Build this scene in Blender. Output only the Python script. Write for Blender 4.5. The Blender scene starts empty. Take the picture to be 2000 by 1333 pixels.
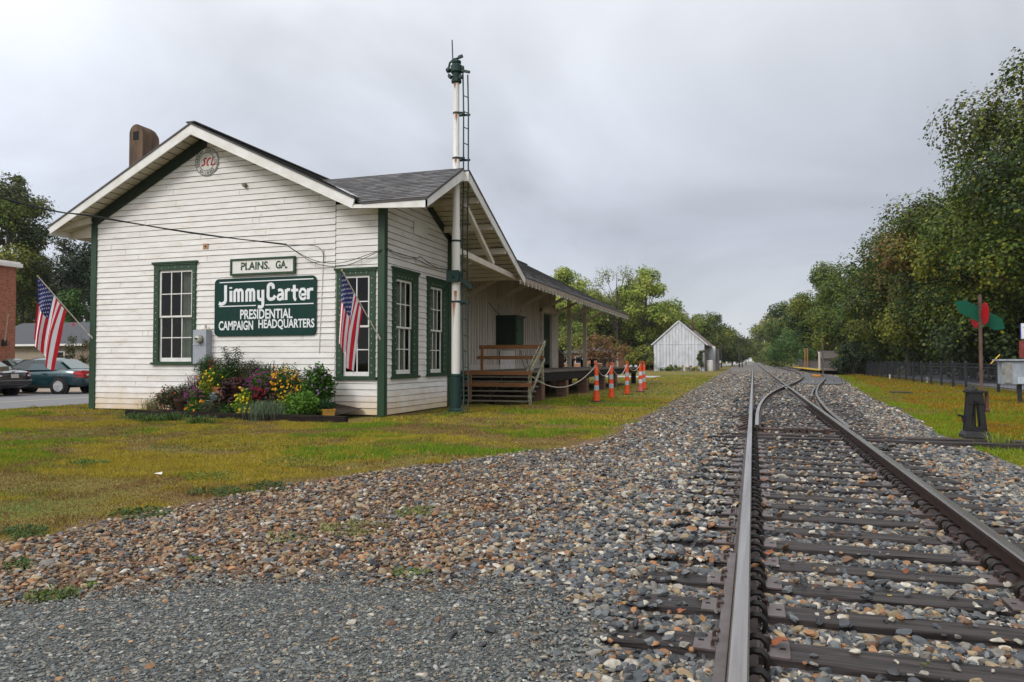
import bpy, math, random
import numpy as np
from mathutils import Vector, Matrix
R_ = math.radians
SC = bpy.context.scene
COL = SC.collection

# ---------------------------------------------------------------- camera
FPX, CU, CV = 1440.0, 1000.0, 666.5
YAW, PITCH, CAMZ = math.atan(471 / FPX), math.atan(39.5 / FPX), 1.3
cam = bpy.data.cameras.new('camera')
cam.sensor_width = 36; cam.lens = 36 * FPX / 2000; cam.clip_start = 0.05; cam.clip_end = 6000
camo = bpy.data.objects.new('camera', cam); COL.objects.link(camo)
camo.location = (0, 0, CAMZ); camo.rotation_euler = (math.pi / 2 + PITCH, 0, YAW)
SC.camera = camo
# ---------------------------------------------------------------- sky, sun, exposure
SUN_EL, SUN_AZ = 36.0, 203.0      # azimuth clockwise from +Y: soft light from behind the camera, a little to the left
SC.view_settings.view_transform = 'Standard'; SC.view_settings.look = 'None'
SC.view_settings.exposure = 0.08; SC.view_settings.gamma = 1.0
SC.cycles.max_bounces = 6; SC.cycles.diffuse_bounces = 3; SC.cycles.glossy_bounces = 3; SC.cycles.transparent_max_bounces = 8
SC.cycles.transmission_bounces = 3; SC.cycles.volume_bounces = 0
w = bpy.data.worlds.new('World'); SC.world = w; w.use_nodes = True
nt = w.node_tree; nt.nodes.clear()
def N(nt, t, **k):
    n = nt.nodes.new(t)
    for a, b in k.items():
        if a[0] == 'i' and a[1:].isdigit(): n.inputs[int(a[1:])].default_value = b
        else: setattr(n, a, b)
    return n
def L(nt, a, b, ia=0, ib=0): nt.links.new(a.outputs[ia], b.inputs[ib])
def ramp(nt, stops):
    n = N(nt, 'ShaderNodeValToRGB'); el = n.color_ramp.elements
    while len(el) < len(stops): el.new(0.5)
    for e, (p, c) in zip(el, stops): e.position = p; e.color = (c[0], c[1], c[2], 1)
    return n
sky = N(nt, 'ShaderNodeTexSky', sky_type='NISHITA', sun_disc=False, sun_elevation=R_(SUN_EL), sun_rotation=R_(SUN_AZ))
tc = N(nt, 'ShaderNodeTexCoord')
sep = N(nt, 'ShaderNodeSeparateXYZ'); L(nt, tc, sep)
# cloud layer: direction projected on a flat cloud deck, soft noise
zz = N(nt, 'ShaderNodeMath', operation='MAXIMUM', i1=0.0); L(nt, sep, zz, 2, 0)
zd = N(nt, 'ShaderNodeMath', operation='ADD', i1=0.42); L(nt, zz, zd)
px = N(nt, 'ShaderNodeMath', operation='DIVIDE'); L(nt, sep, px, 0, 0); L(nt, zd, px, 0, 1)
py = N(nt, 'ShaderNodeMath', operation='DIVIDE'); L(nt, sep, py, 1, 0); L(nt, zd, py, 0, 1)
cmb = N(nt, 'ShaderNodeCombineXYZ'); L(nt, px, cmb, 0, 0); L(nt, py, cmb, 0, 1)
n1 = N(nt, 'ShaderNodeTexNoise'); n1.inputs['Scale'].default_value = 1.5; n1.inputs['Detail'].default_value = 6; n1.inputs['Roughness'].default_value = 0.5
n1.inputs['Distortion'].default_value = 0.6
L(nt, cmb, n1)
# vertical gradient of the overcast: pale horizon, grey band, bright zenith
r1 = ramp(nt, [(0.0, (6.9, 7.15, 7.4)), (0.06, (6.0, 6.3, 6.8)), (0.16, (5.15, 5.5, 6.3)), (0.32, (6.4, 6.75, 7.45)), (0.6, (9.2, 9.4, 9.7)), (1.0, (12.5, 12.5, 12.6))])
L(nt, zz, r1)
# brighter to the west (left of the picture) and behind the camera
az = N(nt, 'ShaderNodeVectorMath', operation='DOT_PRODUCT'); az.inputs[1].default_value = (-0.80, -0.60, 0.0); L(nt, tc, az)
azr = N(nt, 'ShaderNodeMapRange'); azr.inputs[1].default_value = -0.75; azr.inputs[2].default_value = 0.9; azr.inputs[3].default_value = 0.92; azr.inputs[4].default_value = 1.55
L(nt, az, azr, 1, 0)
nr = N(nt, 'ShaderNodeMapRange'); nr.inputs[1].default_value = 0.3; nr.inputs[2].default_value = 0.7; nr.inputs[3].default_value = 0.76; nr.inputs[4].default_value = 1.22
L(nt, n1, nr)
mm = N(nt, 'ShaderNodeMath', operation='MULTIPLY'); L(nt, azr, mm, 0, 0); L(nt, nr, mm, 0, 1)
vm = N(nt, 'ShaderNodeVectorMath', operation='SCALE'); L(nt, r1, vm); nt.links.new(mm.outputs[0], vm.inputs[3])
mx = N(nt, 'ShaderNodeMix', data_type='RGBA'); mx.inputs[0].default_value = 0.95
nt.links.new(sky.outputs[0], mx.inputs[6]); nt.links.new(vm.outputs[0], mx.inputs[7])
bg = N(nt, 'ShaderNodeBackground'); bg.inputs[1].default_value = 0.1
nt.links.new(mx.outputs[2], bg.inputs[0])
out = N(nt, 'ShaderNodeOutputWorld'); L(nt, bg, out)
sl = bpy.data.lights.new('sun', 'SUN'); sl.energy = 1.5; sl.angle = R_(18); sl.color = (1.0, 0.965, 0.92)
so = bpy.data.objects.new('sun', sl); COL.objects.link(so)
_d = Vector((math.sin(R_(SUN_AZ)) * math.cos(R_(SUN_EL)), math.cos(R_(SUN_AZ)) * math.cos(R_(SUN_EL)), math.sin(R_(SUN_EL))))
so.rotation_euler = _d.to_track_quat('Z', 'Y').to_euler(); so.location = (0, 0, 60)

# ---------------------------------------------------------------- measuring: photo pixel -> point on a real plane
_F = Vector((-math.sin(YAW) * math.cos(PITCH), math.cos(YAW) * math.cos(PITCH), math.sin(PITCH)))
_Rt = Vector((math.cos(YAW), math.sin(YAW), 0)); _U = _Rt.cross(_F)
def ray(u, v): return _F + _Rt * ((u - CU) / FPX) - _U * ((v - CV) / FPX)
def on(ax, u, v, c):
    r = ray(u, v); o = Vector((0, 0, CAMZ)); t = (c - o[ax]) / r[ax]
    return o + r * t
def atX(u, v, c): return on(0, u, v, c)
def atY(u, v, c): return on(1, u, v, c)
def atZ(u, v, c=0.0): return on(2, u, v, c)
def proj_np(P):
    q = P - np.array((0, 0, CAMZ)); c = q @ np.array(_F); c = np.where(c > 0.05, c, 0.05)
    return CU + FPX * (q @ np.array(_Rt)) / c, CV - FPX * (q @ np.array(_U)) / c
RNG = np.random.default_rng(7)
random.seed(11)

# ---------------------------------------------------------------- materials
MATS = {}
def M(name, col, rough=0.6, col2=None, scale=6.0, bump=0.0, bscale=40.0, stretch=(1, 1, 1), metal=0.0, spec=0.4, sharp=(0.35, 0.7), detail=6, coat=0.0):
    if name in MATS: return MATS[name]
    m = bpy.data.materials.new(name); m.use_nodes = True; t = m.node_tree
    b = t.nodes['Principled BSDF']
    b.inputs['Roughness'].default_value = rough; b.inputs['Metallic'].default_value = metal
    b.inputs['Specular IOR Level'].default_value = spec; b.inputs['Coat Weight'].default_value = coat
    c = N(t, 'ShaderNodeTexCoord'); mp = N(t, 'ShaderNodeMapping'); mp.inputs['Scale'].default_value = stretch
    L(t, c, mp, 3, 0)
    if col2 is None: col2 = tuple(x * 0.78 for x in col)
    n = N(t, 'ShaderNodeTexNoise'); n.inputs['Scale'].default_value = scale; n.inputs['Detail'].default_value = detail; n.inputs['Roughness'].default_value = 0.6
    L(t, mp, n)
    r = ramp(t, [(sharp[0], col2), (sharp[1], col)]); L(t, n, r); L(t, r, b)
    if bump > 0:
        n2 = N(t, 'ShaderNodeTexNoise'); n2.inputs['Scale'].default_value = bscale; n2.inputs['Detail'].default_value = 5
        L(t, mp, n2); bp = N(t, 'ShaderNodeBump'); bp.inputs['Strength'].default_value = bump; bp.inputs['Distance'].default_value = 0.02
        L(t, n2, bp, 0, 2); t.links.new(bp.outputs[0], b.inputs['Normal'])
    m.use_backface_culling = False
    MATS[name] = m; return m
def MA(name, rough=0.6, trans=0.0, spec=0.3, nscale=0.0, nvar=0.0, bump=0.0, bscale=60):
    """colour from the face attribute Col"""
    if name in MATS: return MATS[name]
    m = bpy.data.materials.new(name); m.use_nodes = True; t = m.node_tree
    b = t.nodes['Principled BSDF']; b.inputs['Roughness'].default_value = rough; b.inputs['Specular IOR Level'].default_value = spec
    a = N(t, 'ShaderNodeAttribute', attribute_name='Col'); src = a
    if nscale > 0:
        c = N(t, 'ShaderNodeTexCoord'); n = N(t, 'ShaderNodeTexNoise'); n.inputs['Scale'].default_value = nscale; n.inputs['Detail'].default_value = 4
        L(t, c, n, 3, 0)
        mr = N(t, 'ShaderNodeMapRange'); mr.inputs[1].default_value = 0.3; mr.inputs[2].default_value = 0.7; mr.inputs[3].default_value = 1 - nvar; mr.inputs[4].default_value = 1 + nvar
        L(t, n, mr); s = N(t, 'ShaderNodeVectorMath', operation='SCALE'); L(t, a, s); t.links.new(mr.outputs[0], s.inputs[3]); src = s
        if bump > 0:
            n2 = N(t, 'ShaderNodeTexNoise'); n2.inputs['Scale'].default_value = bscale; n2.inputs['Detail'].default_value = 3; L(t, c, n2, 3, 0)
            bp = N(t, 'ShaderNodeBump'); bp.inputs['Strength'].default_value = bump; bp.inputs['Distance'].default_value = 0.01
            L(t, n2, bp, 0, 2); t.links.new(bp.outputs[0], b.inputs['Normal'])
    t.links.new(src.outputs[0], b.inputs['Base Color'])
    if trans > 0:
        tr = N(t, 'ShaderNodeBsdfTranslucent'); t.links.new(src.outputs[0], tr.inputs[0])
        ms = N(t, 'ShaderNodeMixShader'); ms.inputs[0].default_value = trans
        t.links.new(b.outputs[0], ms.inputs[1]); t.links.new(tr.outputs[0], ms.inputs[2])
        t.links.new(ms.outputs[0], t.nodes['Material Output'].inputs[0])
    MATS[name] = m; return m

# ---------------------------------------------------------------- objects
WLOC = {}
def thing(name, label, cat, loc=(0, 0, 0), group=None, rz=0.0):
    o = bpy.data.objects.new(name, None); COL.objects.link(o); o.empty_display_size = 0.2
    o.location = loc; o.rotation_euler = (0, 0, rz)
    o['label'] = label; o['category'] = cat
    if group: o['group'] = group
    WLOC[o.name] = Vector(loc); return o
def tag(o, label, cat, group=None, kind=None):
    o['label'] = label; o['category'] = cat
    if group: o['group'] = group
    if kind: o['kind'] = kind
    return o
def struct(o, kind='structure'):
    o['kind'] = kind; return o
def link(name, me, mats, parent, base):
    o = bpy.data.objects.new(name, me); COL.objects.link(o)
    for m in (mats if isinstance(mats, (list, tuple)) else [mats]): me.materials.append(m)
    if parent is not None:
        o.parent = parent; pb = WLOC.get(parent.name, Vector((0, 0, 0)))
        o.location = base - pb
    else: o.location = base
    WLOC[o.name] = Vector(base); return o
class MB:
    def __init__(s): s.v = []; s.f = []; s.m = []
    def add(s, vs, fs, mi=0):
        n = len(s.v); s.v += [tuple(p) for p in vs]; s.f += [tuple(i + n for i in f) for f in fs]; s.m += [mi] * len(fs); return s
    def quad(s, a, b, c, d, mi=0): return s.add([a, b, c, d], [(0, 1, 2, 3)], mi)
    def box(s, x0, x1, y0, y1, z0, z1, mi=0):
        return s.add([(x0, y0, z0), (x1, y0, z0), (x1, y1, z0), (x0, y1, z0), (x0, y0, z1), (x1, y0, z1), (x1, y1, z1), (x0, y1, z1)],
                     [(0, 3, 2, 1), (4, 5, 6, 7), (0, 1, 5, 4), (1, 2, 6, 5), (2, 3, 7, 6), (3, 0, 4, 7)], mi)
    def bar(s, p, q, w, h, up=(0, 0, 1), mi=0):
        p = Vector(p); q = Vector(q); d = (q - p).normalized(); up = Vector(up)
        a = d.cross(up)
        if a.length < 1e-4: a = d.cross(Vector((1, 0, 0)))
        a.normalize(); b = a.cross(d).normalized(); a = a * w / 2; b = b * h / 2
        vs = [p - a - b, p + a - b, p + a + b, p - a + b, q - a - b, q + a - b, q + a + b, q - a + b]
        return s.add(vs, [(0, 3, 2, 1), (4, 5, 6, 7), (0, 1, 5, 4), (1, 2, 6, 5), (2, 3, 7, 6), (3, 0, 4, 7)], mi)
    def tube(s, pts, r, n=8, mi=0, caps=True):
        pts = [Vector(p) for p in pts]; rs = r if isinstance(r, (list, tuple)) else [r] * len(pts)
        vs = []; prev = None
        for i, p in enumerate(pts):
            d = (pts[min(i + 1, len(pts) - 1)] - pts[max(i - 1, 0)]).normalized()
            if prev is None:
                a = d.orthogonal().normalized()
            else:
                a = prev - d * prev.dot(d)
                a = a.normalized() if a.length > 1e-5 else d.orthogonal().normalized()
            prev = a; b = d.cross(a)
            for k in range(n):
                t = 2 * math.pi * k / n; vs.append(p + (a * math.cos(t) + b * math.sin(t)) * rs[i])
        fs = [(i * n + k, i * n + (k + 1) % n, (i + 1) * n + (k + 1) % n, (i + 1) * n + k) for i in range(len(pts) - 1) for k in range(n)]
        if caps: fs += [tuple(range(n - 1, -1, -1)), tuple((len(pts) - 1) * n + k for k in range(n))]
        return s.add(vs, fs, mi)
    def lathe(s, prof, c=(0, 0, 0), n=16, mi=0, axis='z'):
        vs = []
        for r, z in prof:
            for k in range(n):
                t = 2 * math.pi * k / n; x, y = r * math.cos(t), r * math.sin(t)
                p = (x, y, z) if axis == 'z' else ((x, z, y) if axis == 'y' else (z, x, y))
                vs.append((c[0] + p[0], c[1] + p[1], c[2] + p[2]))
        fs = [(i * n + k, i * n + (k + 1) % n, (i + 1) * n + (k + 1) % n, (i + 1) * n + k) for i in range(len(prof) - 1) for k in range(n)]
        fs += [tuple(range(n - 1, -1, -1)), tuple((len(prof) - 1) * n + k for k in range(n))]
        return s.add(vs, fs, mi)
    def prism(s, pts, d, mi=0):
        pts = [Vector(p) for p in pts]; d = Vector(d); n = len(pts)
        fs = [tuple(range(n - 1, -1, -1)), tuple(range(n, 2 * n))] + [(k, (k + 1) % n, n + (k + 1) % n, n + k) for k in range(n)]
        return s.add(pts + [p + d for p in pts], fs, mi)
    def build(s, name, mats, parent=None, smooth=False, bevel=0.0, base=None, recalc=True):
        if base is None:
            if parent is not None: base = WLOC[parent.name]
            else:
                a = np.array(s.v); base = Vector(((a[:, 0].min() + a[:, 0].max()) / 2, (a[:, 1].min() + a[:, 1].max()) / 2, a[:, 2].min()))
        base = Vector(base)
        me = bpy.data.meshes.new(name)
        me.from_pydata([(x - base.x, y - base.y, z - base.z) for x, y, z in s.v], [], s.f)
        me.polygons.foreach_set('material_index', s.m)
        if recalc:
            import bmesh
            bm = bmesh.new(); bm.from_mesh(me); bmesh.ops.recalc_face_normals(bm, faces=bm.faces); bm.to_mesh(me); bm.free()
        if smooth: me.polygons.foreach_set('use_smooth', [True] * len(me.polygons))
        o = link(name, me, mats, parent, base)
        if smooth:
            try: me.set_sharp_from_angle(angle=R_(40))
            except Exception: pass
        if bevel > 0:
            b = o.modifiers.new('bevel', 'BEVEL'); b.width = bevel; b.segments = 2; b.limit_method = 'ANGLE'
        return o
def np_obj(name, V, F, cols, mats, parent=None, base=None, mi=None):
    V = np.asarray(V, np.float32); F = np.asarray(F, np.int32); k = F.shape[1]
    if base is None: base = WLOC[parent.name] if parent is not None else Vector((0, 0, 0))
    me = bpy.data.meshes.new(name)
    me.vertices.add(len(V)); me.vertices.foreach_set('co', (V - np.array(base, np.float32)).ravel())
    me.loops.add(F.size); me.loops.foreach_set('vertex_index', F.ravel())
    me.polygons.add(len(F)); me.polygons.foreach_set('loop_start', np.arange(0, F.size, k, dtype=np.int32)); me.polygons.foreach_set('loop_total', np.full(len(F), k, np.int32))
    me.update(calc_edges=True)
    me.shade_flat()
    if cols is not None:
        at = me.attributes.new('Col', 'FLOAT_COLOR', 'FACE')
        c = np.ones((len(F), 4), np.float32); c[:, :3] = cols; at.data.foreach_set('color', c.ravel())
    if mi is not None: me.polygons.foreach_set('material_index', np.asarray(mi, np.int32))
    return link(name, me, mats, parent, Vector(base))
def copy_tree(o, parent=None):
    c = o.copy(); COL.objects.link(c); c.parent = parent
    WLOC[c.name] = WLOC.get(o.name, Vector((0, 0, 0)))
    for ch in list(o.children): copy_tree(ch, c)
    return c
def text2d(s, size, xs=1.0, bold=0.0, align='LEFT', shear=0.0, depth=0.002):
    cu = bpy.data.curves.new('lettering', 'FONT'); cu.body = s; cu.size = size; cu.offset = bold; cu.align_x = align; cu.shear = shear
    cu.resolution_u = 3; cu.extrude = depth
    ob = bpy.data.objects.new('lettering', cu); COL.objects.link(ob)
    dg = bpy.context.evaluated_depsgraph_get(); me = bpy.data.meshes.new_from_object(ob.evaluated_get(dg))
    vs = [(v.co.x * xs, v.co.y, v.co.z) for v in me.vertices]; fs = [tuple(p.vertices) for p in me.polygons]
    bpy.data.objects.remove(ob); bpy.data.curves.remove(cu); bpy.data.meshes.remove(me)
    return vs, fs
def fit_text(s, x0, x1, z0, z1, bold=0.0, depth=0.002):
    """text filling the box x0..x1, z0..z1 (cap height), returned as (x,z,depth) triples"""
    vs, fs = text2d(s, 1.0, 1.0, bold, depth=depth)
    a = np.array(vs); mn = a.min(0); mxx = a.max(0)
    return [(x0 + (p[0] - mn[0]) / (mxx[0] - mn[0]) * (x1 - x0), z0 + (p[1] - mn[1]) / (mxx[1] - mn[1]) * (z1 - z0), p[2]) for p in vs], fs
def ribbon(mb, pts, wdt, depth, P, mi=0, closed=False):
    """flat brush stroke of width wdt along 2-D pts; P maps (a,b,off) to 3-D"""
    n = len(pts); l = []; r = []
    for i in range(n):
        a = pts[(i - 1) % n] if (closed or i) else pts[0]; b = pts[(i + 1) % n] if (closed or i < n - 1) else pts[-1]
        dx, dy = b[0] - a[0], b[1] - a[1]; q = math.hypot(dx, dy) or 1
        wv = wdt[i] if isinstance(wdt, (list, tuple)) else wdt
        nx, ny = -dy / q * wv / 2, dx / q * wv / 2
        l.append((pts[i][0] + nx, pts[i][1] + ny)); r.append((pts[i][0] - nx, pts[i][1] - ny))
    for i in range(n if closed else n - 1):
        j = (i + 1) % n
        mb.add([P(*l[i], 0), P(*r[i], 0), P(*r[j], 0), P(*l[j], 0), P(*l[i], depth), P(*r[i], depth), P(*r[j], depth), P(*l[j], depth)],
               [(4, 5, 6, 7), (0, 1, 5, 4), (1, 2, 6, 5), (2, 3, 7, 6), (3, 0, 4, 7)], mi)
def blob(mb, c, r, depth, P, mi=0):
    mb.add([P(c[0], c[1], depth)] + [P(c[0] + r * math.cos(2 * math.pi * i / 14), c[1] + r * math.sin(2 * math.pi * i / 14), depth) for i in range(14)], [(0, 1 + i, 1 + (i + 1) % 14) for i in range(14)], mi)
def arc(cx, cy, rx, ry, a0, a1, n=12):
    return [(cx + rx * math.cos(R_(a0 + (a1 - a0) * i / n)), cy + ry * math.sin(R_(a0 + (a1 - a0) * i / n))) for i in range(n + 1)]
def h1(*a):
    x = math.sin(sum(v * k for v, k in zip(a, (12.9898, 78.233, 37.719, 4.581)))) * 43758.5453
    return x - math.floor(x)
def spline(pts, step):
    pts = [np.array(p, float) for p in pts]; o = []
    for i in range(len(pts) - 1):
        p0 = pts[max(i - 1, 0)]; p1 = pts[i]; p2 = pts[i + 1]; p3 = pts[min(i + 2, len(pts) - 1)]
        k = max(2, int(np.linalg.norm(p2 - p1) / step))
        for j in range(k):
            t = j / k
            o.append(0.5 * ((2 * p1) + (p2 - p0) * t + (2 * p0 - 5 * p1 + 4 * p2 - p3) * t * t + (3 * p1 - p0 - 3 * p2 + p3) * t ** 3))
    o.append(pts[-1]); return [tuple(p) for p in o]
# ================================================================ numpy scatter helpers
def _hash2(ix, iy, s):
    x = np.sin(ix * 127.1 + iy * 311.7 + s * 74.7) * 43758.5453
    return x - np.floor(x)
def vnoise(x, y, s=0):
    ix = np.floor(x); iy = np.floor(y); fx = x - ix; fy = y - iy
    fx = fx * fx * (3 - 2 * fx); fy = fy * fy * (3 - 2 * fy)
    a = _hash2(ix, iy, s); b = _hash2(ix + 1, iy, s); c = _hash2(ix, iy + 1, s); d = _hash2(ix + 1, iy + 1, s)
    return a + (b - a) * fx + (c - a) * fy + (a - b - c + d) * fx * fy
def fbm(x, y, s=0):
    return (vnoise(x, y, s) + 0.5 * vnoise(x * 2.1, y * 2.1, s + 1) + 0.25 * vnoise(x * 4.3, y * 4.3, s + 2)) / 1.75
LE = np.array([(1, -5.3), (3.9, -5.15), (4.7, -5.02), (5.5, -4.76), (6.8, -4.5), (8.2, -4.0), (9.6, -3.15), (11.3, -2.45), (15, -2.42), (26, -2.4), (67, -3.0), (163, -4.2), (900, -4.4)])
RE = np.array([(1, 3.4), (10.2, 3.04), (12.4, 3.04), (14.7, 3.07), (17, 3.27), (21, 3.6), (28, 3.85), (52, 5.66), (70, 7.0), (120, 8.0), (900, 9.0)])
def left_edge(y): return np.interp(y, LE[:, 0], LE[:, 1])
def right_edge(y): return np.interp(y, RE[:, 0], RE[:, 1])
GT = np.array([(-6, 2.2), (-3.58, 2.74), (-3.4, 3.17), (-2.96, 3.46), (-2.54, 3.83), (-1.94, 4.0), (-1.32, 4.04), (-0.98, 3.88), (-0.77, 3.55), (-0.60, 3.0), (-0.55, 1.0)])
def in_gravel(x, y):
    top = np.interp(x, GT[:, 0], GT[:, 1], right=0)
    return (y < top) & (x < -0.56)
def in_view(x, y, mu=420, z=0.0):
    u, v = proj_np(np.stack([x, y, np.full_like(x, z)], 1))
    return (u > -mu) & (u < 2000 + mu) & (v < 1333 + 330) & (y > 0.8)
PHI = (1 + 5 ** .5) / 2
ICO_V = np.array([(-1, PHI, 0), (1, PHI, 0), (-1, -PHI, 0), (1, -PHI, 0), (0, -1, PHI), (0, 1, PHI), (0, -1, -PHI), (0, 1, -PHI), (PHI, 0, -1), (PHI, 0, 1), (-PHI, 0, -1), (-PHI, 0, 1)]) / math.sqrt(1 + PHI * PHI)
ICO_F = np.array([(0, 11, 5), (0, 5, 1), (0, 1, 7), (0, 7, 10), (0, 10, 11), (1, 5, 9), (5, 11, 4), (11, 10, 2), (10, 7, 6), (7, 1, 8), (3, 9, 4), (3, 4, 2), (3, 2, 6), (3, 6, 8), (3, 8, 9), (4, 9, 5), (2, 4, 11), (6, 2, 10), (8, 6, 7), (9, 8, 1)])
def rand_rot(n):
    q = RNG.normal(size=(n, 4)); q /= np.linalg.norm(q, axis=1, keepdims=True); a, b, c, d = q.T
    return np.stack([np.stack([1 - 2 * (c * c + d * d), 2 * (b * c - a * d), 2 * (b * d + a * c)], 1),
                     np.stack([2 * (b * c + a * d), 1 - 2 * (b * b + d * d), 2 * (c * d - a * b)], 1),
                     np.stack([2 * (b * d - a * c), 2 * (c * d + a * b), 1 - 2 * (b * b + c * c)], 1)], 1)
STONE_VAR = [ICO_V * (1 + RNG.uniform(-0.26, 0.16, (12, 1))) + RNG.uniform(-.10, .10, (12, 3)) for _ in range(48)]
def _subdiv(V, F):
    V = [tuple(v) for v in V]; mid = {}; F2 = []
    def m(a, b):
        k = (min(a, b), max(a, b))
        if k not in mid: p = (np.array(V[a]) + np.array(V[b])) / 2; V.append(tuple(p / np.linalg.norm(p))); mid[k] = len(V) - 1
        return mid[k]
    for a, b, c in F: ab, bc, ca = m(a, b), m(b, c), m(c, a); F2 += [(a, ab, ca), (b, bc, ab), (c, ca, bc), (ab, bc, ca)]
    return np.array(V), np.array(F2)
ICO2_V, ICO2_F = _subdiv(ICO_V, ICO_F)
def rock():
    V = ICO2_V.copy()
    for _ in range(9):                                               # broken faces: cut by random planes
        d = RNG.normal(size=3); d /= np.linalg.norm(d); k = RNG.uniform(.40, .80); h = V @ d; V = np.where((h > k)[:, None], V - (h - k)[:, None] * d, V)
    return V * 1.08 + RNG.uniform(-.025, .025, V.shape)
ROCK_VAR = [rock() for _ in range(60)]
def stones(name, P, size, cols, mat, flat=0.62, fine=False):
    SV, SF = (ROCK_VAR, ICO2_F) if fine else (STONE_VAR, ICO_F); nv, nf = len(SV[0]), len(SF)
    n = len(P); var = np.array(SV)[RNG.integers(0, len(SV), n)]
    sc = np.stack([RNG.uniform(0.75, 1.35, n), RNG.uniform(0.6, 1.05, n), RNG.uniform(0.45, 0.9, n)], 1)
    V = var * sc[:, None, :]
    V = np.einsum('nij,nkj->nki', rand_rot(n), V) * (size[:, None, None] * 0.5)
    V[:, :, 2] *= flat
    V = V + P[:, None, :]
    F = (SF[None] + (np.arange(n) * nv)[:, None, None]).reshape(-1, 3)
    c = np.repeat(cols, nf, axis=0) * (1 if fine else RNG.uniform(0.9, 1.1, (n * nf, 1)))
    return np_obj(name, V.reshape(-1, 3), F, c, mat)
def pick(pal, wts, n):
    pal = np.array(pal); w_ = np.array(wts, float); w_ /= w_.sum()
    return pal[RNG.choice(len(pal), n, p=w_)] * RNG.uniform(0.72, 1.25, (n, 1))
PAL = [(.115, .122, .125), (.030, .032, .035), (.27, .20, .115), (.27, .135, .06), (.40, .365, .30), (.19, .175, .15), (.12, .065, .035), (.062, .070, .078)]
def blades(name, P, h, wd, cols, mat, lean=0.5):
    n = len(P); a = RNG.uniform(0, 2 * math.pi, n); d = np.stack([np.cos(a), np.sin(a), np.zeros(n)], 1)
    b = RNG.uniform(0, 2 * math.pi, n); ln = np.stack([np.cos(b), np.sin(b), np.zeros(n)], 1) * (h * RNG.uniform(0.1, 1, n) * lean)[:, None]
    up = np.zeros((n, 3)); up[:, 2] = h
    V = np.stack([P - d * (wd / 2)[:, None], P + d * (wd / 2)[:, None], P + up + ln], 1)
    F = np.arange(3 * n).reshape(n, 3)
    return np_obj(name, V.reshape(-1, 3), F, cols, mat)

# ================================================================ ground, lawns, roads, ballast
def strip(name, ys, x0f, x1f, nx, z, mat, zf=None):
    V = []; F = []
    for y in ys:
        a, b = float(x0f(y)), float(x1f(y))
        for k in range(nx + 1):
            x = a + (b - a) * k / nx; V.append((x, y, z if zf is None else zf(x, y)))
    for i in range(len(ys) - 1):
        for k in range(nx): F.append((i * (nx + 1) + k, i * (nx + 1) + k + 1, (i + 1) * (nx + 1) + k + 1, (i + 1) * (nx + 1) + k))
    return struct(np_obj(name, V, F, None, mat))
def grass_mat(name, cols, s1=0.35, s2=2.2):
    m = bpy.data.materials.new(name); m.use_nodes = True; t = m.node_tree; b = t.nodes['Principled BSDF']; b.inputs['Roughness'].default_value = 0.9; b.inputs['Specular IOR Level'].default_value = 0.15
    c = N(t, 'ShaderNodeTexCoord')
    n = N(t, 'ShaderNodeTexNoise'); n.inputs['Scale'].default_value = s1; n.inputs['Detail'].default_value = 6; n.inputs['Roughness'].default_value = .65; L(t, c, n, 3, 0)
    r = ramp(t, [(0.30, cols[0]), (0.45, cols[1]), (0.56, cols[2]), (0.68, cols[3])]); L(t, n, r)
    n2 = N(t, 'ShaderNodeTexNoise'); n2.inputs['Scale'].default_value = 45; n2.inputs['Detail'].default_value = 4; L(t, c, n2, 3, 0)
    mr = N(t, 'ShaderNodeMapRange'); mr.inputs[1].default_value = .3; mr.inputs[2].default_value = .7; mr.inputs[3].default_value = .6; mr.inputs[4].default_value = 1.35; L(t, n2, mr)
    s = N(t, 'ShaderNodeVectorMath', operation='SCALE'); L(t, r, s); t.links.new(mr.outputs[0], s.inputs[3]); t.links.new(s.outputs[0], b.inputs['Base Color'])
    bp = N(t, 'ShaderNodeBump'); bp.inputs['Strength'].default_value = .6; bp.inputs['Distance'].default_value = .04; L(t, n2, bp, 0, 2); t.links.new(bp.outputs[0], b.inputs['Normal'])
    return m
m_lawn = grass_mat('lawn_turf', [(.15, .085, .045), (.17, .125, .035), (.16, .145, .028), (.095, .135, .022)])
m_lawn2 = grass_mat('lawn_turf_brown', [(.10, .055, .02), (.16, .105, .02), (.17, .13, .022), (.10, .13, .02)])
m_field = grass_mat('field_grass', [(.10, .09, .03), (.13, .12, .03), (.12, .13, .03), (.08, .11, .025)])
# ballast seen from afar: cells of mixed stone colour
def stone_mat(name, cols, cell, bump=0.9):
    m = bpy.data.materials.new(name); m.use_nodes = True; t = m.node_tree; b = t.nodes['Principled BSDF']; b.inputs['Roughness'].default_value = 0.6
    c = N(t, 'ShaderNodeTexCoord'); vo = N(t, 'ShaderNodeTexVoronoi'); vo.inputs['Scale'].default_value = cell; L(t, c, vo, 3, 0)
    sp = N(t, 'ShaderNodeSeparateColor'); t.links.new(vo.outputs['Color'], sp.inputs[0])
    r = ramp(t, [(i / len(cols), k) for i, k in enumerate(cols)]); r.color_ramp.interpolation = 'CONSTANT'; t.links.new(sp.outputs[0], r.inputs[0])
    t.links.new(r.outputs[0], b.inputs['Base Color'])
    bp = N(t, 'ShaderNodeBump'); bp.inputs['Strength'].default_value = bump; bp.inputs['Distance'].default_value = .03; bp.invert = True
    t.links.new(vo.outputs['Distance'], bp.inputs['Height']); t.links.new(bp.outputs[0], b.inputs['Normal'])
    return m
m_ball = stone_mat('ballast_stone_bed', [(.11, .11, .11), (.05, .05, .05), (.17, .125, .085), (.12, .075, .05), (.24, .22, .20), (.085, .085, .085)], 24, 1.0)
m_grav = stone_mat('fine_gravel_bed', [(.065, .07, .07), (.09, .095, .09), (.03, .033, .033), (.13, .11, .085), (.075, .08, .078)], 70, 0.6)
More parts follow.
